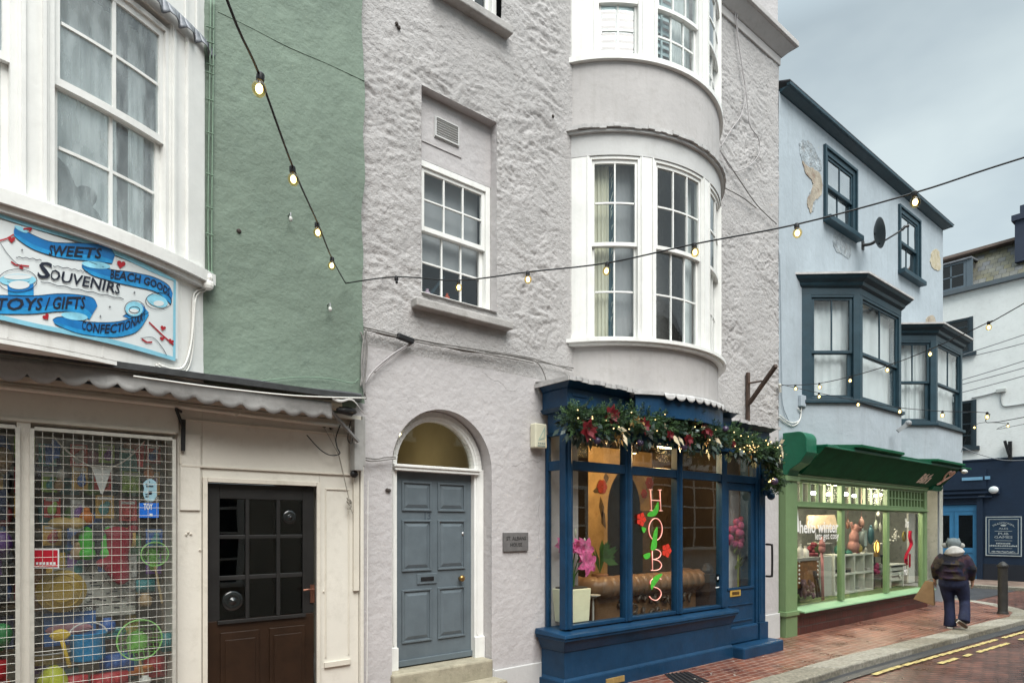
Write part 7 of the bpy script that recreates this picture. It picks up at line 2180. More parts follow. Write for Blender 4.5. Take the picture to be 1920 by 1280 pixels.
m = MB(); p = q3(250, 1085, 5.72); m.bar(p, p + Vector((-.14, 0, .5)), .04, .03); m.bar(p + Vector((.12, 0, 0)), p + Vector((-.1, 0, .5)), .04, .03); m.bar(p + Vector((-.02, 0, .2)), p + Vector((.05, 0, .2)), .03, .03)
tag(m.build('easel', BLACK), 'small black easel on the turf left of the white cabinet', 'easel')
# poster lettering hung behind the left pane
po = root('winter_poster', q3(290, 440, 6.3), 'pale warm poster board hung behind the hello winter lettering', 'poster')
m = MB(); m.prism([q3(165, 360, 6.5), q3(405, 352, 6.5), q3(435, 485, 6.5), q3(155, 470, 6.5)], (0, .03, 0)); m.build('board', mat('pale_peach_board', (.52, .40, .28), .7, .3, 2.2), po)
gl = root('window_vinyl', q3(250, 520, Yg + .034), 'white hello winter lettering on the left pane of the green shop', 'lettering')
m = MB(); VW = mat('white_vinyl', (.78, .78, .76), .5, .03, 9)
yv = Yg + .0335
a, b = q3(92, 514, yv), q3(436, 508, yv); text_map(m, 'hello winter', lambda s_, h_: a + (b - a) * s_ + Vector((0, 0, .21 * h_)), .02)
a, b = q3(232, 572, yv), q3(440, 566, yv); text_map(m, 'lets get cosy', lambda s_, h_: a + (b - a) * s_ + Vector((0, 0, .13 * h_)), .005)
a = q3(70, 505, yv); m.prism([a, a + Vector((.07, 0, 0)), a + Vector((.05, 0, .2)), a + Vector((.02, 0, .4))], (0, .001, 0))
m.build('letter', VW, gl, fix=False)
gl = root('window_vinyl', q3(1045, 880, yv), 'white Xmas Home lettering at the right pane of the green shop', 'lettering')
m = MB()
a = q3(1030, 465, yv); text_map(m, 'Xm', lambda s_, h_: a + Vector((.22 * s_, 0, .2 * h_)), .01); a2_ = q3(1020, 890, yv); text_map(m, 'Ho', lambda s_, h_: a2_ + Vector((.2 * s_, 0, .2 * h_)), .01)
m.build('letter', VW, gl, fix=False)
# pink figure, dark vases, clock lamp, scarf, white drawers
m = MB(); p = q3(570, 690, 6.0); m.ell(p + Vector((0, 0, .14)), .15, .12, .15, 12, 8); m.ell(p + Vector((-.02, -.02, .33)), .11, .1, .15, 12, 8); m.ell(p + Vector((.03, -.03, .52)), .095, .09, .10, 12, 8); m.tube([p + Vector((-.07, 0, .55)), p + Vector((-.1, 0, .66))], .03, 8); m.tube([p + Vector((.07, -.05, .5)), p + Vector((.16, -.08, .54)), p + Vector((.16, -.08, .46))], .03, 8)
tag(remesh(m.build('plush_bear', mat('rose_plush', (.28, .14, .12), .95, .2, 16, .006, 50), smooth=True), .014, 4), 'rose pink plush animal sitting on the cube shelf', 'soft toy')
for (x, y, rx, rz, c_, nm, lab, Y) in ((520, 440, .10, .15, (.20, .095, .065), 'bell_ornament', 'copper bell hanging above the cube shelf, left one', 6.4), (640, 430, .14, .19, (.15, .08, .065), 'bell_ornament', 'large copper bell hanging above the cube shelf', 6.4),
                                     (450, 670, .25, .2, (.02, .09, .06), 'cushion', 'bottle green cushion on top of the white cabinet', 6.15), (525, 690, .18, .08, (.02, .10, .07), 'cushion', 'small green cushion left of the pink plush', 6.05),
                                     (650, 580, .22, .34, (.08, .10, .10), 'scarf_stand', 'grey green draped scarf stand behind the pink plush', 6.5), (725, 540, .16, .3, (.02, .07, .09), 'bonnet', 'dark teal bonnet at the right of the cube shelf', 6.2),
                                     (630, 655, .1, .12, (.32, .24, .06), 'candle_jar', 'mustard candle jar on the cube shelf', 5.98), (680, 670, .07, .09, (.4, .4, .36), 'candle_jar', 'pale candle jar on the cube shelf', 5.98),
                                     (770, 450, .1, .17, (.22, .25, .2), 'glass_lantern', 'pale green glass lantern hanging high by the second mullion', 6.3), (808, 470, .09, .16, (.26, .27, .24), 'glass_lantern', 'grey white glass lantern hanging high by the second mullion', 6.3), (790, 350, .1, .09, (.4, .4, .38), 'shade', 'pale small shade at the top by the second mullion', 6.3)):
    rx, rz = rx * .68, rz * .68
    m = MB(); p = q3(x, y, Y); m.ell(p, rx, rx * .6, rz, 12, 8); m.ell(p + Vector((0, 0, rz * .95)), rx * .3, rx * .3, rz * .3, 8, 6)
    if y < 500: m.tube([p + Vector((0, 0, rz)), (p.x, p.y, 2.99)], .006, 5)
    tag(m.build(nm, mat(nm + '_%d' % x, c_, .6, .25, 8), smooth=True), lab, nm.replace('_', ' '))
for k, (x, y, c_, nm, lab) in enumerate(((440, 880, (.03, .03, .03), 'small_box', 'small black box in the first cube of the white shelf unit'), (510, 880, (.04, .04, .04), 'small_box', 'small black tray in the second cube of the white shelf unit'), (610, 695, (.3, .1, .1), 'trinket_pot', 'rosy trinket pot on the cube shelf'),
                                        (545, 860, (.4, .36, .3), 'folded_towel', 'folded cream towel in an upper cube of the shelf unit'), (620, 1030, (.35, .37, .33), 'folded_towel', 'grey green folded towel in a lower cube of the shelf unit'), (690, 860, (.42, .40, .36), 'folded_towel', 'pale folded towel in the last upper cube'),
                                        (330, 610, (.45, .43, .40), 'side_shelf', 'thin pale wall shelf behind the gnome doll'), (380, 650, (.12, .13, .12), 'tree_ornament', 'dark wire tree ornament on the white cabinet'), (860, 610, (.4, .38, .33), 'side_shelf', 'thin pale shelf right of the second green mullion'))):
    p = q3(x, y, 6.05); m = MB()
    if nm == 'side_shelf': m.box(p.x - .3, p.x + .3, 6.05, 6.3, p.z - .012, p.z + .012)
    elif nm == 'tree_ornament':
        for q_ in range(9): a_ = q_ * .7; m.tube([p + Vector((0, 0, -.12)), p + Vector((.1 * math.cos(a_), .03 * math.sin(a_), .02 + .02 * q_))], .006, 5)
    elif nm == 'trinket_pot': m.lathe([(.04, 0), (.055, .04), (.035, .09), (.02, .10), (.0001, .12)], p, 12)
    else:
        for q_ in range(2): m.box(p.x - .11 + .01 * q_, p.x + .11 - .012 * q_, 6.0, 6.25, p.z + .001 + q_ * .046, p.z + .045 + q_ * .046)
    tag(m.build(nm, mat(nm + '_%d' % k, c_, .7, .15, 8), bevel=.006 if 'box' in nm or 'towel' in nm else 0), lab, nm.split('_')[-1])
cl = root('clock_lamp', q3(775, 700, 5.95), 'glowing warm round lamp right of the cube shelf', 'lamp')
m = MB(); p = q3(775, 640, 5.95); m.ell(p, .085, .04, .13, 16, 10); m.build('lamp_face', emit('amber_lamp', (1, .62, .12), 1.6), cl, smooth=True)
m = MB(); m.tube([p + Vector((.095 * math.cos(t), -.02, .14 * math.sin(t))) for t in [k * math.pi / 12 for k in range(24)]], .02, 6, closed=True); m.box(p.x - .06, p.x + .06, p.y - .05, p.y + .05, p.z - .22, p.z - .13); m.build('lamp_rim', BRASS, cl)
m = MB(); p = q3(680, 560, 5.9); m.box(p.x - .06, p.x + .06, 5.9, 5.91, p.z - .17, p.z + .17)
tag(m.build('price_card', mat('pale_card', (.42, .50, .50), .5, .1, 9)), 'tall pale card hanging over the cube shelf', 'card')
st = root('black_stand', q3(800, 1010, 6.0), 'black metal display stand behind the second green mullion', 'stand')
m = MB(); a, b = q3(760, 720, 6.0), q3(835, 1010, 6.0)
for x in (a.x, b.x): m.box(x - .02, x + .02, 6.0, 6.04, .47, a.z)
m.build('upright', BLACK, st)
m = MB()
for z in (a.z, (a.z + .47) / 2, .7): m.box(a.x - .1, b.x + .1, 5.98, 6.3, z - .015, z + .015)
m.build('shelf', BLACK, st)
for x, y, c_, lab in ((775, 830, (.2, .02, .06), 'magenta bloom on the black display stand'), (815, 830, (.12, .12, .10), 'grey wreath on the black display stand')):
    m = MB()
    for k in range(7): m.ell(q3(x, y, 5.98) + Vector((RNG.uniform(-.08, .08), 0, RNG.uniform(-.1, .1))), .06, .05, .06, 8, 6)
    tag(m.build('bloom', mat('bloom_%d' % x, c_, .8, .4, 9)), lab, 'flowers')
sc_ = root('red_scarf', q3(1060, 780, 5.9), 'bright red scarf hanging in the right pane of the green shop', 'scarf')
m = MB()
sp_ = [(1075, 495), (1072, 560), (1085, 610), (1065, 660), (1045, 700), (1035, 750)]
ctr = smooth_line([tuple(q3(x, y, 5.9)) for x, y in sp_], 5)
m.loft([[(p[0] + w_ * math.cos(t), p[1] + .035 * math.sin(t), p[2]) for t in [k * math.pi / 5 for k in range(10)]] for p, w_ in ((p, .05 + .025 * math.sin(i * .3)) for i, p in enumerate(ctr))])
m.build('knit', mat('scarlet_knit', (.52, .005, .03), .9, .15, 20, .006, 40), sc_, smooth=True)
m = MB()
for k in range(8):
    p = Vector(ctr[-1]) + Vector((-.07 + .025 * k, 0, 0)); m.tube([p, p + Vector((.02 * (k % 3), 0, -.12 - .02 * (k % 2)))], .008, 5)
for k in range(5):
    p = q3(1070, 700, 5.9) + Vector((-.04 + .022 * k, 0, 0)); m.tube([p, p + Vector((0, 0, -.3 - .03 * (k % 2)))], .009, 5)
m.build('fringe', MATS['scarlet_knit'], sc_)
dw = root('bedside_cabinet', q3(970, 990, 5.85), 'little white bedside drawers on legs in the right pane of the green shop', 'drawers')
m = MB(); a, b = q3(900, 795, 5.85), q3(1018, 990, 5.85); H_ = a.z
for x in (a.x, b.x - .05): m.box(x, x + .05, 5.85, 6.2, .47, H_ - .03)
m.box(a.x - .03, b.x + .03, 5.82, 6.22, H_ - .03, H_); m.build('drawer_frame', SW_, dw, bevel=.004)
m = MB()
for k in range(3):
    z = .62 + k * (H_ - .66) / 3; m.box(a.x + .055, b.x - .055, 5.86, 6.18, z, z + (H_ - .66) / 3 - .04)
m.build('drawer', mat('cream_drawer', (.45, .45, .40), .5, .1, 9), dw, bevel=.004)
m = MB(); p = q3(985, 890, 5.84); m.ell(p, .05, .02, .07, 8, 6); m.build('drawer_tag', SW_, dw)
cb = root('white_door_cabinet', q3(1090, 980, 6.1), 'tall pale open door panel behind the red scarf', 'door panel')
m = MB(); a, b = q3(1060, 340, 6.1), q3(1115, 980, 6.1); m.box(a.x, b.x, 6.1, 6.14, .47, a.z); m.build('panel', SW_, cb, bevel=.004)
m = MB()
for y in (400, 720, 860): m.box(b.x - .02, b.x + .02, 6.085, 6.099, q3(1100, y, 6.1).z, q3(1100, y - 18, 6.1).z)
m.build('hinge', STEEL, cb)
m = MB(); p = q3(1020, 545, 6.0); m.tube([p + Vector((.08 * math.cos(t), 0, .11 * math.sin(t))) for t in [k * math.pi / 12 for k in range(24)]], .018, 7, closed=True)
tag(m.build('wreath', mat('mustard_wreath', (.30, .24, .05), .8, .4, 14)), 'mustard ring wreath hanging left of the red scarf', 'wreath')
m = MB(); p = q3(940, 540, 6.0)
for k in range(18): m.ell(p + Vector((RNG.uniform(-.2, .25), RNG.uniform(-.05, .05), RNG.uniform(-.12, .15))), .026, .02, .026, 8, 5)
tag(m.build('white_blossom_spray', mat('white_petal', (.5, .5, .46), .8, .2, 9)), 'spray of white blossoms left of the mustard wreath', 'flowers')

# ------------------------------------------------------------------ white and navy pub closing the street
XP = 27.4


def px_(u, v, X=XP):
    d = ray(u, v); t = X / d[0]
    return Vector((X, d[1] * t, EYE + d[2] * t))


pub = root('pub', (XP, 6, 0), 'white pub with a navy ground floor at the end of the street', 'pub')
m = MB()
holes = [(7.40, 8.6, 8.15, 9.42), (7.30, 8.4, 4.75, 6.42)]
ys = sorted({-3.0, 16.0, *[h[0] for h in holes], *[h[1] for h in holes]}); zs = sorted({4.22, 10.35, *[h[2] for h in holes], *[h[3] for h in holes]})
for a, b in zip(ys, ys[1:]):
    for c_, d_ in zip(zs, zs[1:]):
        if any(h[0] <= a and b <= h[1] and h[2] <= c_ and d_ <= h[3] for h in holes): continue
        m.add([(XP, a, c_), (XP, b, c_), (XP, b, d_), (XP, a, d_)], [(0, 1, 2, 3)])
m.add([(XP, -3, -.1), (38, -3, -.1), (38, -3, 10.35), (XP, -3, 10.35)], [(0, 1, 2, 3)]); m.add([(XP, 16, 4.2), (38, 16, 4.2), (38, 16, 10.35), (XP, 16, 10.35)], [(0, 1, 2, 3)])
m.build('upper_wall', PUB_WHITE, pub, fix=False)
m = MB()
m.box(XP - .02, XP + .3, -3, 7.19, -.1, 4.215); m.box(XP - .02, XP + .3, 8.61, 16, -.1, 4.215); m.box(XP - .02, XP + .3, 7.19, 8.61, 2.66, 4.215)
m.box(XP - .10, XP - .021, 6.75, 9.0, 3.05, 3.12); m.box(XP - .14, XP - .021, 6.72, 9.0, 2.90, 2.95); m.box(XP - .07, XP - .021, 6.9, 8.9, 3.2, 3.9)
m.box(XP - .08, XP - .021, 7.0, 7.18, -.1, 2.89); m.box(XP - .08, XP - .021, 8.62, 8.8, -.1, 2.89); m.box(XP - .05, XP - .021, 7.19, 8.61, 2.68, 2.72)
m.box(XP - .05, XP + .3, -3, 16, 4.217, 4.27)
m.build('ground_floor_wall', NAVY, pub)
m = MB(); m.box(XP - .06, XP - .021, -3, 6.99, -.1, .55); m.build('base_band', mat('black_navy_base', (.010, .013, .02), .6), pub)
m = MB()
LB = mat('sky_blue_door_paint', (.04, .17, .32), .45, .15, 4)
for a, b in ((7.2, 7.88), (7.92, 8.60)):
    m.box(XP + .02, XP + .07, a, a + .12, -.05, 2.42); m.box(XP + .02, XP + .07, b - .12, b, -.05, 2.42); m.box(XP + .02, XP + .07, a + .12, b - .12, 2.28, 2.42); m.box(XP + .02, XP + .07, a + .12, b - .12, -.05, .18); m.box(XP + .02, XP + .07, a + .12, b - .12, .92, 1.1)
    m.box(XP + .04, XP + .06, a + .12, b - .12, .18, .92); m.box(XP + .03, XP + .04, a + .2, b - .2, .28, .82)
m.box(XP + .01, XP + .08, 7.2, 8.6, 2.421, 2.655); m.box(XP + .012, XP + .03, 7.885, 7.915, -.05, 2.42)
pd = m.build('double_door', LB, pub, bevel=.006)
for a, b in ((7.32, 7.76), (8.04, 8.48)):
    g = MB(); g.box(XP + .05, XP + .056, a, b, 1.1, 2.28); g.build('pane', G_DARK, pd)
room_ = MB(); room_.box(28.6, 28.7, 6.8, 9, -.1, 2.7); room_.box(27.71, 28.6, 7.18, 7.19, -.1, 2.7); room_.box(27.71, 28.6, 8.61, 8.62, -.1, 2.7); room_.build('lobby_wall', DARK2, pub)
for h in holes:
    m = MB()
    m.box(XP + .02, XP + .1, h[0], h[0] + .08, h[2], h[3]); m.box(XP + .02, XP + .1, h[1] - .08, h[1], h[2], h[3]); m.box(XP + .02, XP + .1, h[0] + .08, h[1] - .08, h[3] - .08, h[3]); m.box(XP + .02, XP + .1, h[0] + .08, h[1] - .08, h[2], h[2] + .08)
    for k in range(1, 4): z = h[2] + (h[3] - h[2]) * k / 4; m.box(XP + .04, XP + .08, h[0] + .08, h[1] - .08, z - .02, z + .02)
    m.box(XP + .045, XP + .075, (h[0] + h[1]) / 2 - .02, (h[0] + h[1]) / 2 + .02, h[2] + .08, h[3] - .08)
    m.box(XP - .04, XP + .019, h[0] - .1, h[0] + .01, h[2], h[3]); m.box(XP - .12, XP + .1, h[0] - .2, h[1] + .1, h[2] - .14, h[2] - .002)
    wo = m.build('window', mat('charcoal_frame', (.02, .035, .045), .5), pub)
    g = MB(); g.box(XP + .058, XP + .063, h[0] + .08, h[1] - .08, h[2] + .08, h[3] - .08); g.build('pane', G_DARK, wo)
    g = MB(); g.box(XP + .5, XP + .6, h[0] - .3, h[1] + .3, h[2] - .3, h[3] + .3); g.build('blind', mat('dim_blind', (.06, .065, .07), .9), wo)
SLATE = bricks('mossy_slate', (.10, .105, .11), (.115, .105, .055), (.04, .04, .04), 2.2, 'yz', 0.8, .7, .012, .012)
m = MB()
m.hexa([(XP - .05, -3, 10.52), (38, -3, 10.52), (38, 16, 10.52), (XP - .05, 16, 10.52)], [(XP + .9, -3, 11.95), (37, -3, 11.95), (37, 16, 11.95), (XP + .9, 16, 11.95)])
m.build('mansard_roof', SLATE, pub)
m = MB(); m.box(XP - .16, XP + .3, -3, 16, 10.352, 10.50); m.build('gutter', mat('slate_grey_gutter', (.09, .11, .125), .5), pub)
m = MB(); m.box(XP + .6, 37.2, -3, 16, 11.96, 12.06); m.build('roof_ridge', mat('brown_ridge', (.16, .12, .10), .8), pub)
dm = MB(); dm.box(XP - .02, 28.4, 7.38, 9.5, 10.505, 11.50); dm.build('dormer', SLATE, pub)
m = MB(); m.box(XP - .06, XP - .022, 7.50, 9.45, 10.53, 10.60); m.box(XP - .06, XP - .022, 7.50, 7.58, 10.60, 11.42); m.box(XP - .06, XP - .022, 7.50, 9.45, 11.42, 11.50)
for y in (7.95, 8.4): m.box(XP - .05, XP - .022, y, y + .05, 10.60, 11.42)
m.box(XP - .05, XP - .022, 7.58, 9.4, 10.98, 11.02); m.box(XP - .07, XP - .023, 7.30, 7.49, 10.51, 11.5)
dw_ = m.build('dormer_frame', mat('slate_blue_frame', (.10, .13, .155), .5), pub)
g = MB(); g.box(XP - .035, XP - .03, 7.58, 9.4, 10.60, 11.42); g.build('dormer_pane', glass('dormer_glass', (.25, .28, .3), 1.5), pub)
m = MB(); m.hexa([(XP - .12, 7.32, 11.502), (28.5, 7.32, 11.62), (28.5, 9.6, 11.62), (XP - .12, 9.6, 11.502)], [(XP - .12, 7.32, 11.56), (28.5, 7.32, 11.68), (28.5, 9.6, 11.68), (XP - .12, 9.6, 11.56)]); m.build('dormer_roof', LEAD, pub)
m = MB(); m.box(XP + .1, XP + 1.6, 4.4, 6.12, 11.0, 12.42); m.box(XP + .02, XP + 1.7, 4.3, 6.2, 12.422, 12.62); m.box(XP + .2, XP + 1.5, 4.5, 6.0, 12.622, 12.95)
tag(m.build('chimney', mat('dark_navy_chimney', (.025, .035, .06), .7), pub))
m = MB(); p = px_(1845, 896); m.box(XP - .10, XP - .075, 7.0, 7.62, p.z - .06, p.z + .05); m.box(XP - .10, XP - .075, 6.78, 6.93, p.z - .05, p.z + .06)
m.build('blue_strip', mat('pale_blue_strip', (.16, .33, .48), .5), pub)
pl_ = root('bulkhead_lamp', px_(1863, 918, XP - .12), 'oval white bulkhead lamp on the navy pub wall', 'lamp')
m = MB(); p = px_(1863, 918, XP - .1); m.ell(p, .09, .15, .13, 14, 9); m.build('lens', mat('white_lens', (.62, .66, .66), .3), pl_, smooth=True)
m = MB(); m.box(p.x, p.x + .08, p.y - .17, p.y + .17, p.z - .15, p.z + .10); m.build('lamp_back', NAVY, pl_, bevel=.03)
m = MB(); p = px_(1841, 930); m.box(XP - .05, XP - .021, p.y - .09, p.y + .09, p.z - .02, p.z + .02); tag(m.build('wall_label', STEEL), 'small pale metal tag on the navy wall below the bulkhead lamp', 'label')
# painted board
sg = root('pub_sign', px_(1882, 1045, XP - .04), 'navy board lettered Traditional Ales and Pub Games on the pub wall', 'sign')
a, b = px_(1848, 968, XP - .05), px_(1916, 1043, XP - .05)
Y0, Y1, Z0, Z1 = a.y, b.y, b.z, a.z
m = MB(); m.box(XP - .05, XP - .022, Y1, Y0, Z0, Z1); m.build('board', mat('sign_navy', (.010, .030, .06), .5, .2, 6), sg)
m = MB(); x = XP - .053
SL = mat('sign_cream_letter', (.36, .40, .40), .6, .15, 9)
for i_, w_ in ((.0, .03), (.09, .018)):
    y0, y1, z0, z1 = Y0 - i_, Y1 + i_, Z0 + i_, Z1 - i_
    m.box(x - .004, x, y1, y0, z1 - w_, z1); m.box(x - .004, x, y1, y0, z0, z0 + w_); m.box(x - .004, x, y1, y1 + w_, z0 + w_, z1 - w_); m.box(x - .004, x, y0 - w_, y0, z0 + w_, z1 - w_)
W, H = Y0 - Y1, Z1 - Z0
ycn = (Y0 + Y1) / 2


def st_(txt, fz, wf, hf, bold=.02, arc=0.0):
    text_map(m, txt, lambda s_, h_: Vector((x - .003, ycn + W * wf / 2 - W * wf * s_, Z1 - H * fz + H * hf * h_ + arc * H * (1 - (2 * s_ - 1) ** 2))), bold)


st_('TRADITIONAL', .27, .62, .05, .0, .08); st_('ALES', .325, .26, .045, .0); st_('PUB', .465, .28, .06, .0); st_('GAMES', .55, .50, .06, .0)
for f, wf in ((.365, .48), (.605, .48), (.80, .48)): m.box(x - .004, x, ycn - W * wf / 2, ycn + W * wf / 2, Z1 - H * f - .012, Z1 - H * f)
for f, wf, n_ in ((.68, .40, 9), (.74, .78, 16)):
    for k in range(n_):
        yy = ycn + W * wf / 2 - W * wf * k / n_
        m.box(x - .003, x, yy - W * wf / n_ * .7, yy, Z1 - H * f - .025, Z1 - H * f + RNG.uniform(.012, .028))
for k in range(14):
    yy = ycn + W * .33 - W * .66 * k / 14; m.box(x - .003, x, yy - W * .04, yy, Z1 - H * .89 - .012 - .012 * math.sin(k * 1.9), Z1 - H * .89 + .018 + .01 * math.sin(k * 2.3))
m.ell((x, ycn, Z1 - H * .225), .003, .09, .03, 10, 5)
m.build('lettering', SL, sg, fix=False)
yb = root('forked_bracket', px_(1890, 862, XP - .1), 'black forked bracket standing on the navy pub ledge', 'bracket')
m = MB(); m.bar(px_(1894, 862, XP - .1), px_(1894, 827, XP - .1), .10, .10); m.build('upright', BLACK, yb)
m = MB(); m.bar(px_(1892, 852, XP - .16), px_(1884, 826, XP - .16), .08, .08); m.build('arm', BLACK, yb)
cable([[px_(u, v, XP - .03) for u, v in ((1822, 746), (1850, 740), (1876, 733))], [px_(u, v, XP - .03) for u, v in ((1876, 734), (1877, 752), (1882, 761), (1900, 760), (1925, 756))]], .022, mat('thin_grey_conduit', (.25, .27, .27), .6), 'thin grey conduit bent down the white pub wall')
m = MB(); p = px_(1877, 732, XP - .05); m.box(p.x - .05, p.x + .04, p.y - .14, p.y + .14, p.z - .06, p.z + .06); tag(m.build('conduit_box', mat('pale_conduit_box', (.42, .44, .42), .6), bevel=.01), 'small pale conduit box on the white pub wall', 'junction box')
for k, (v0, v1, lab) in enumerate(((660, 627, 'uppermost'), (668, 643, 'second'), (707, 676, 'third'), (716, 689, 'fourth'), (731, 704, 'lowest'))):
    A_, B_ = px_(1800, v0 + (v0 - v1) * .2, 22.5), px_(1960, v1 - (v0 - v1) * .4, 22.5)
    cable([A_, (A_ + B_) / 2 + Vector((0, 0, -.01)), B_], .012, mat('grey_overhead_wire', (.16, .17, .18), .6), '%s of five thin wires crossing in front of the white pub wall' % lab, 'wire', 'overhead_wire')
cable([px_(1800, 835, 26.5), px_(1832, 850, 26.5), px_(1880, 862, 26.5), px_(1930, 862, 26.5)], .014, MATS['grey_overhead_wire'], 'slack wire drooping to the forked bracket on the pub', 'wire', 'overhead_wire')

# ------------------------------------------------------------------ festoon lights
def festoon(name, lab, start, a, C, bulbs, end, lit=None):
    o = root(name, start, lab, 'light string')
    pts, bp = [Vector(start)], []
    for (u, v) in bulbs:
        d = ray(u, v); k = d[0] / d[1]; y = C / (k + a); t = y / d[1]
        p = Vector((k * y, y, EYE + d[2] * t)); bp.append(p); pts.append(p + Vector((0, 0, .055)))
    pts += [Vector(e) for e in end]
    m_ = MB(); m_.tube(smooth_line([tuple(p) for p in pts], 6), .0055, 6); m_.build('cord', CABLE, o, smooth=True)
    for i, p in enumerate(bp):
        tl = Vector((RNG.uniform(-.15, .15), RNG.uniform(-.15, .15), 1)).normalized(); Mq_ = tl.to_track_quat('Z', 'Y').to_matrix().to_4x4()
        on = lit is None or i in lit
        b = MB()
        if on: b.lathe([(.0001, -.036), (.015, -.033), (.026, -.02), (.030, -.003), (.025, .014), (.013, .026), (.012, .03)], p, 14, Mq_)
        else: b.lathe([(.010, .0), (.012, .03)], p, 10, Mq_)
        bo = b.build('bulb', BULB_GLASS if on else CABLE, o, smooth=True)
        s_ = MB(); s_.lathe([(.015, .028), (.017, .034), (.016, .058), (.008, .066)], p, 12, Mq_); s_.build('socket', CABLE, bo, smooth=2)
        if on:
            f_ = MB(); f_.ell(p + Vector((0, 0, -.004)), .015, .015, .020, 10, 7, Mq_); f_.build('filament', GLOW, bo, smooth=True)
    return o


wpt = wp(648, 531, 5.45)
festoon('festoon_string', 'festoon light string dropping steeply across the sage green wall', wpt, -.6, -.763, [(622, 497), (596, 435), (550, 335), (486, 165)], [(0.55, 2.2, 3.74), (-.4, .6, 3.95), (-1.85, -1.88, 4.6)])
festoon('festoon_string', 'festoon light string running right from the green wall past the bow window', wpt, .476, 5.094, [(744, 531), (860, 538), (990, 523), (1137, 507), (1303, 472), (1495, 436), (1716, 378)], [(4.62, .99, 4.02), (5.2, -.2, 4.2), (6.0, -1.88, 4.5)], lit=(1, 2, 3, 4, 5, 6))
festoon('festoon_string', 'festoon light string in front of the first teal bay, rising to the right', wp(1462, 722, 5.55), -.5, 7.6, [(1492, 728), (1537, 725), (1594, 713), (1664, 693), (1744, 663), (1854, 613)], [(8.5, 1.82, 4.25), (6.6, -1.88, 5.2)])
festoon('festoon_string', 'festoon light string sagging low across both teal bays', wp(1462, 720, 5.55), 0, 10.35, [(1536, 743), (1609, 758), (1687, 771), (1767, 778), (1851, 781)], [(10.35, 2.2, 3.30), (10.35, -1.88, 4.0)])
festoon('festoon_string', 'short festoon light string right of the second bay, before the pub', (17.5, 4.9, 3.6), 0, 17.4, [(1827, 801), (1890, 798)], [(17.4, 3.73, 4.10), (17.4, -1.88, 5.0)])
m = MB(); p = Vector(wp(1462, 722, 5.5)); m.ell(p, .03, .03, .03, 8, 6); m.bar(p, p + Vector((.02, 0, -.12)), .03, .03); tag(m.build('cord_hook', mat('pale_hook', (.5, .5, .45))), 'pale cord hook at the corner of the grey and blue houses', 'hook')

# ------------------------------------------------------------------ bollard
bo_ = root('bollard', (16.95, 3.98, 0), 'black cast iron bollard with a low pointed cap at the kerb corner', 'bollard')
c_ = (16.95, 3.98, 0)
IRON = mat('painted_cast_iron', (.022, .021, .020), .55, .3, 9, .002, 40, dirt=(.07, .06, .045), dirt_amt=.4)
m = MB(); m.lathe([(.105, -.05), (.105, .03), (.093, .05), (.09, .06), (.088, 1.0)], c_, 20); m.build('post', IRON, bo_, smooth=2)
m = MB(); m.lathe([(.09, 1.0), (.103, 1.01), (.105, 1.045), (.095, 1.06), (.05, 1.105), (.02, 1.125), (.0001, 1.13)], c_, 20); m.build('cap', IRON, bo_, smooth=2)

# ------------------------------------------------------------------ person walking away
pe = root('person', (13.85, 4.0, 0), 'person walking away in patterned dark jacket, jeans and grey eared hat, paper bag in hand', 'person')
P0 = Vector((13.85, 4.0, 0)); Fv = Vector((.967, .255, 0)); Rv = Vector((.255, -.967, 0))


def pp_(r, f, z): return P0 + Rv * r + Fv * f + Vector((0, 0, z))


def limb(mb, L, n=14):
    """rounded limb through (right, forward, height, half width, half depth)"""
    rings = []
    N = len(L)
    for i, (r, f, z, a, b) in enumerate(L):
        p = pp_(r, f, z)
        q0, q1 = pp_(*L[max(i - 1, 0)][:3]), pp_(*L[min(i + 1, N - 1)][:3])
        d = (q1 - q0).normalized()
        s_ = (Rv - d * Rv.dot(d)).normalized(); t_ = d.cross(s_)
        rings.append([p + s_ * a * math.cos(2 * math.pi * k / n) + t_ * b * math.sin(2 * math.pi * k / n) for k in range(n)])
    mb.loft(rings)


SKIN = mat('skin', (.42, .24, .17), .55, .08, 12)
m = MB()
limb(m, [(0, .02, .85, .15, .11), (0, .0, 1.05, .15, .11), (0, .0, 1.25, .17, .11), (0, .01, 1.38, .12, .09), (0, .03, 1.43, .058, .058), (0, .045, 1.50, .056, .06)])
m.ell(pp_(0, .06, 1.57), .078, .078, .105, 16, 12)
m.ell(pp_(0, .165, 1.555), .02, .018, .025, 8, 6)                       # nose
m.ell(pp_(-.08, .05, 1.56), .02, .02, .03, 8, 6); m.ell(pp_(.08, .05, 1.56), .02, .02, .03, 8, 6)
for s_ in (-1, 1):
    limb(m, [(s_ * .14, .0, 1.33, .05, .05), (s_ * .26, -.03, 1.12, .045, .045), (s_ * .285, .03, .93, .036, .036), (s_ * .288, .06, .87, .03, .03)])
    hr = s_ * .288
    limb(m, [(hr, .06, .88, .022, .036), (hr, .075, .83, .024, .042), (hr, .085, .79, .02, .038)])
    for k in range(4):
        f0 = .05 + .022 * k; L_ = (.05, .062, .058, .044)[k]
        limb(m, [(hr, f0, .80, .0095, .0095), (hr - s_ * .006, f0 + .006, .80 - L_ * .6, .009, .009), (hr - s_ * .026, f0 + .004, .80 - L_, .0075, .0075)], 8)
    limb(m, [(hr, .10, .85, .011, .011), (hr - s_ * .015, .125, .815, .010, .010), (hr - s_ * .03, .12, .785, .008, .008)], 8)
for s_, hf, kf, ff, fz in ((-1, .0, .04, -.02, .06), (1, .0, .03, -.22, .14)):
    limb(m, [(s_ * .10, .02, .86, .1, .1), (-.09 if s_ < 0 else .145, .02, .68, .06, .06), (-.065 if s_ < 0 else .17, .035, .5, .045, .05)])
remesh(m.build('body', SKIN, pe), .0085, 2)
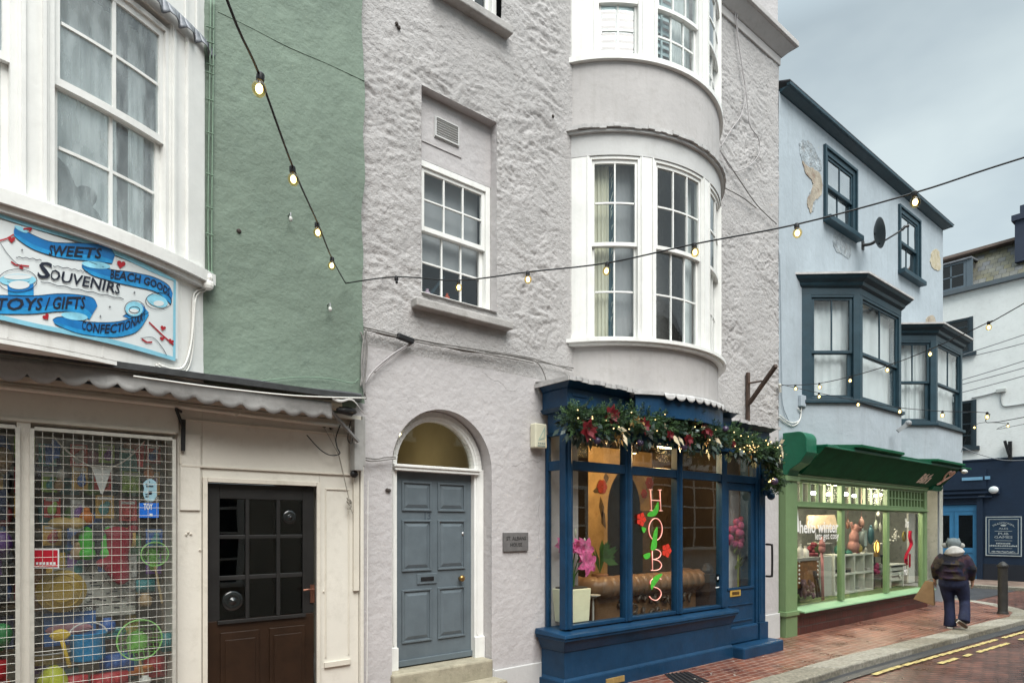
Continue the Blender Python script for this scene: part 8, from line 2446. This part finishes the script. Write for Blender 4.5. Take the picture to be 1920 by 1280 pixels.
# jeans
JEAN = mat('dark_denim', (.010, .014, .042), .85, .35, 6, .012, 14, dirt=(.022, .034, .075), dirt_amt=.6, vsx=(1, 1, .5))
m = MB()
limb(m, [(0, .0, .99, .20, .16), (0, -.015, .90, .235, .185), (0, -.01, .80, .235, .18), (.01, .0, .74, .20, .15)])
limb(m, [(-.11, -.005, .86, .125, .16), (-.09, .02, .68, .112, .135), (-.065, .035, .48, .088, .10), (-.055, .0, .28, .088, .096), (-.05, -.015, .09, .10, .105), (-.05, -.01, .04, .108, .115)])
limb(m, [(.115, -.005, .86, .125, .16), (.145, .03, .68, .11, .135), (.17, .045, .50, .086, .10), (.175, -.06, .34, .088, .095), (.165, -.16, .21, .096, .10), (.16, -.19, .15, .102, .105)])
remesh(m.build('jeans', JEAN, pe), .016, 5)
# jacket with sleeves, printed with dim blocks of colour
def camo():
    m_ = mat('patterned_jacket', (.02, .018, .024), .9, .3, 8, .02, 11)
    n, l = m_.node_tree.nodes, m_.node_tree.links
    b = n['Principled BSDF']; g = n.new('ShaderNodeNewGeometry'); v = n.new('ShaderNodeTexVoronoi'); v.inputs['Scale'].default_value = 9
    ns = n.new('ShaderNodeTexNoise'); ns.inputs['Scale'].default_value = 7
    ad = n.new('ShaderNodeVectorMath'); ad.operation = 'MULTIPLY_ADD'; ad.inputs[1].default_value = (.25, .25, .25)
    l.new(g.outputs['Position'], ns.inputs['Vector']); l.new(ns.outputs['Color'], ad.inputs[0]); l.new(g.outputs['Position'], ad.inputs[2]); l.new(ad.outputs['Vector'], v.inputs['Vector'])
    sp_ = n.new('ShaderNodeSeparateColor'); l.new(v.outputs['Color'], sp_.inputs['Color'])
    r = n.new('ShaderNodeValToRGB'); r.color_ramp.interpolation = 'CONSTANT'
    els = r.color_ramp.elements
    els[0].position = 0; els[0].color = (.008, .008, .014, 1); els[1].position = .4; els[1].color = (.022, .011, .026, 1)
    for p_, c in ((.58, (.036, .026, .017, 1)), (.72, (.010, .012, .035, 1)), (.86, (.045, .018, .022, 1))):
        e = els.new(p_); e.color = c
    l.new(sp_.outputs['Red'], r.inputs['Fac']); l.new(r.outputs['Color'], b.inputs['Base Color'])
    return m_


m = MB()
limb(m, [(0, .0, .885, .215, .18), (0, -.01, .93, .24, .205), (0, -.015, 1.05, .235, .20), (0, -.015, 1.20, .235, .19), (0, -.005, 1.30, .215, .16), (0, .0, 1.37, .16, .12), (0, .02, 1.44, .09, .10)])
for s_ in (-1, 1):
    limb(m, [(s_ * .15, .0, 1.35, .075, .085), (s_ * .215, -.01, 1.26, .082, .10), (s_ * .275, -.03, 1.11, .085, .095), (s_ * .275, .03, .99, .068, .078), (s_ * .272, .06, .90, .05, .055)])
for z_ in (.93, 1.06, 1.19): m.lathe([(.0001, -.012), (.236, -.012), (.236, .012), (.0001, .012)], P0 + Vector((0, 0, z_)) - Fv * .012, 20, Matrix.Diagonal((1, .86, 1, 1)))
remesh(m.build('jacket', camo(), pe), .016, 5)
m = MB()
limb(m, [(.02, -.05, 1.37, .12, .10), (.02, -.065, 1.395, .165, .125), (.01, -.05, 1.425, .155, .12), (0, -.01, 1.455, .095, .10)])
remesh(m.build('white_hood', mat('cream_fleece', (.40, .385, .36), .95, .12, 14, .01, 40), pe), .013, 3)
GH = mat('grey_knit', (.13, .155, .16), .95, .25, 14, .008, 60)
m = MB()
m.ell(pp_(0, .05, 1.57), .118, .125, .105, 18, 12)
limb(m, [(0, .05, 1.50, .112, .12), (0, .05, 1.57, .117, .123)])
for s_ in (-1, 1): limb(m, [(s_ * .06, .05, 1.61, .04, .035), (s_ * .085, .05, 1.65, .022, .02), (s_ * .092, .05, 1.672, .009, .009)])
remesh(m.build('eared_hat', GH, pe), .011, 3)
m = MB()
for s_ in (-1, 1): m.ell(pp_(s_ * .128, .05, 1.53), .028, .05, .052, 12, 8)
m.build('ear_muff', mat('pale_fluff', (.36, .355, .33), .95, .15, 30, .01, 60), pe, smooth=True)
SHOE = mat('dark_suede_shoe', (.03, .022, .02), .8, .3, 12)
SOLE = mat('pale_rubber_sole', (.50, .47, .42), .6, .15, 12)
m = MB(); limb(m, [(-.05, -.10, .05, .042, .04), (-.05, .0, .065, .05, .05), (-.05, .12, .05, .05, .035), (-.05, .19, .035, .035, .022)]); m.build('shoe', SHOE, pe, smooth=True)
m = MB(); a = [pp_(-.05 + r, f, .004) for r, f in ((-.045, -.13), (.045, -.13), (.055, .08), (.035, .2), (-.035, .2), (-.055, .08))]; m.prism(a, (0, 0, .026)); m.build('sole', SOLE, pe, bevel=.006)
# trailing foot: heel up, sole turned towards the camera
hl_, toe = Vector(pp_(.085, -.27, .155)), Vector(pp_(.235, -.13, .025))
ax2 = (toe - hl_).normalized(); wv = ax2.cross(Fv).normalized(); nrm = wv.cross(ax2).normalized()
if nrm.dot(Fv) > 0: nrm = -nrm
pr = ((-.02, -.035), (-.02, .035), (.10, .045), (.20, .032), (.225, 0), (.20, -.032), (.10, -.045))
m = MB(); m.prism([hl_ + ax2 * f + wv * r for f, r in pr], -nrm * .022); m.build('sole', SOLE, pe, bevel=.005)
m = MB(); m.prism([hl_ + ax2 * (f * .9 + .008) + wv * r * .66 + nrm * .003 for f, r in pr], -nrm * .002); m.build('tread', mat('brown_tread', (.12, .07, .05), .8), pe)
m = MB(); rings = []
for f, w_, h_ in ((-.02, .033, .06), (.04, .043, .09), (.11, .047, .075), (.18, .036, .045), (.215, .02, .025)):
    c0 = hl_ + ax2 * f - nrm * (.024 + h_ / 2); rings.append([c0 + wv * w_ * math.cos(2 * math.pi * k / 12) + nrm * h_ / 2 * math.sin(2 * math.pi * k / 12) for k in range(12)])
m.loft(rings); m.build('shoe', SHOE, pe, smooth=True)
bg = root('paper_bag', pp_(-.40, .03, .42), 'brown paper carrier bag held in the left hand of the person', 'bag')
PAPER = mat('brown_paper', (.22, .135, .065), .85, .15, 6, .006, 9)
m = MB()
m.hexa([pp_(-.63, -.03, .50), pp_(-.30, -.08, .40), pp_(-.28, .10, .40), pp_(-.61, .13, .50)], [pp_(-.44, -.0, .86), pp_(-.305, -.03, .84), pp_(-.305, .06, .84), pp_(-.43, .07, .86)])
m.build('sack', PAPER, bg, bevel=.008)
m = MB(); m.tube([pp_(-.40, .0, .86), pp_(-.35, .07, .89), pp_(-.30, .09, .885), pp_(-.295, .07, .85), pp_(-.31, .02, .84)], .006, 6); m.build('handle', PAPER, bg)

# ------------------------------------------------------------------ terrace across the street, seen in the window reflections
def far_house(x0, x1, h, wall, wins, lab, shop):
    o = root('terraced_house', ((x0 + x1) / 2, -1.9, 0), lab, 'house')
    m_ = MB(); m_.box(x0, x1, -9, -1.9, -.1, h); m_.build('wall', wall, o)
    r_ = MB(); r_.hexa([(x0 - .001, -9.2, h + .003), (x1 + .001, -9.2, h + .003), (x1 + .001, -1.7, h + .003), (x0 - .001, -1.7, h + .003)], [(x0 - .001, -6, h + 1.6), (x1 + .001, -6, h + 1.6), (x1 + .001, -5, h + 1.6), (x0 - .001, -5, h + 1.6)]); r_.build('roof', MATS['slate_roof'], o)
    for (a, b, c_, d_) in wins:
        f = MB(); y = -1.895
        f.box(a - .06, a + .06, y, y + .05, c_, d_); f.box(b - .06, b + .06, y, y + .05, c_, d_); f.box(a + .06, b - .06, y, y + .05, d_ - .1, d_); f.box(a - .12, b + .12, y, y + .12, c_ - .1, c_)
        for k in range(1, 4): xx = a + (b - a) * k / 4; f.box(xx - .025, xx + .025, y, y + .04, c_, d_ - .1)
        for k in range(1, 4):
            zz_ = c_ + (d_ - .1 - c_) * k / 4
            for q_ in range(4): f.box(a + .06 + (b - a) * q_ / 4, a + (b - a) * (q_ + 1) / 4 - .03, y, y + .035, zz_ - .025, zz_ + .025)
        w_ = f.build('window', WHITE, o)
        g = MB(); g.box(a + .06, b - .06, y + .008, y + .014, c_, d_ - .1); g.build('pane', mat('dark_reflecting_glass', (.02, .025, .03), .08, .2, 3, spec=.8), w_)
    return o


far_house(-13, -1.2, 6.5, mat('buff_brick', (.26, .19, .13), .85, .2, 5), [(-11, -9.6, 3.9, 5.7), (-7.5, -6.1, 3.9, 5.7), (-4, -2.6, 3.9, 5.7), (-11, -8, .9, 3), (-6, -3, .9, 3)], 'buff brick terraced house across the street, behind the camera to the left', 1)
far_house(-1.2, 5.2, 6.3, mat('cream_render', (.5, .47, .4), .85, .1, 2), [(-.2, 1.2, 3.8, 5.5), (2.8, 4.2, 3.8, 5.5), (.2, 3.8, .8, 2.8)], 'cream rendered terraced house across the street, directly behind the camera', 1)
far_house(5.2, 13.5, 6.7, mat('red_brick_wall', (.17, .125, .10), .85, .2, 5), [(6.4, 7.8, 4.0, 5.9), (9.2, 10.6, 4.0, 5.9), (11.6, 12.8, 4.0, 5.9), (6.5, 9.5, .9, 3), (10.2, 12.8, .9, 3)], 'red brick terraced house across the street, opposite the blue shopfront', 1)
far_house(13.5, 24.0, 6.3, mat('white_render', (.55, .55, .53), .85, .1, 2), [(14.4, 16.0, 3.8, 5.5), (17.6, 19.2, 3.8, 5.5), (21, 22.4, 3.8, 5.5), (15.6, 20.0, 1.2, 3.9), (21, 23, .9, 3)], 'white rendered terraced house across the street, opposite the blue house', 1)
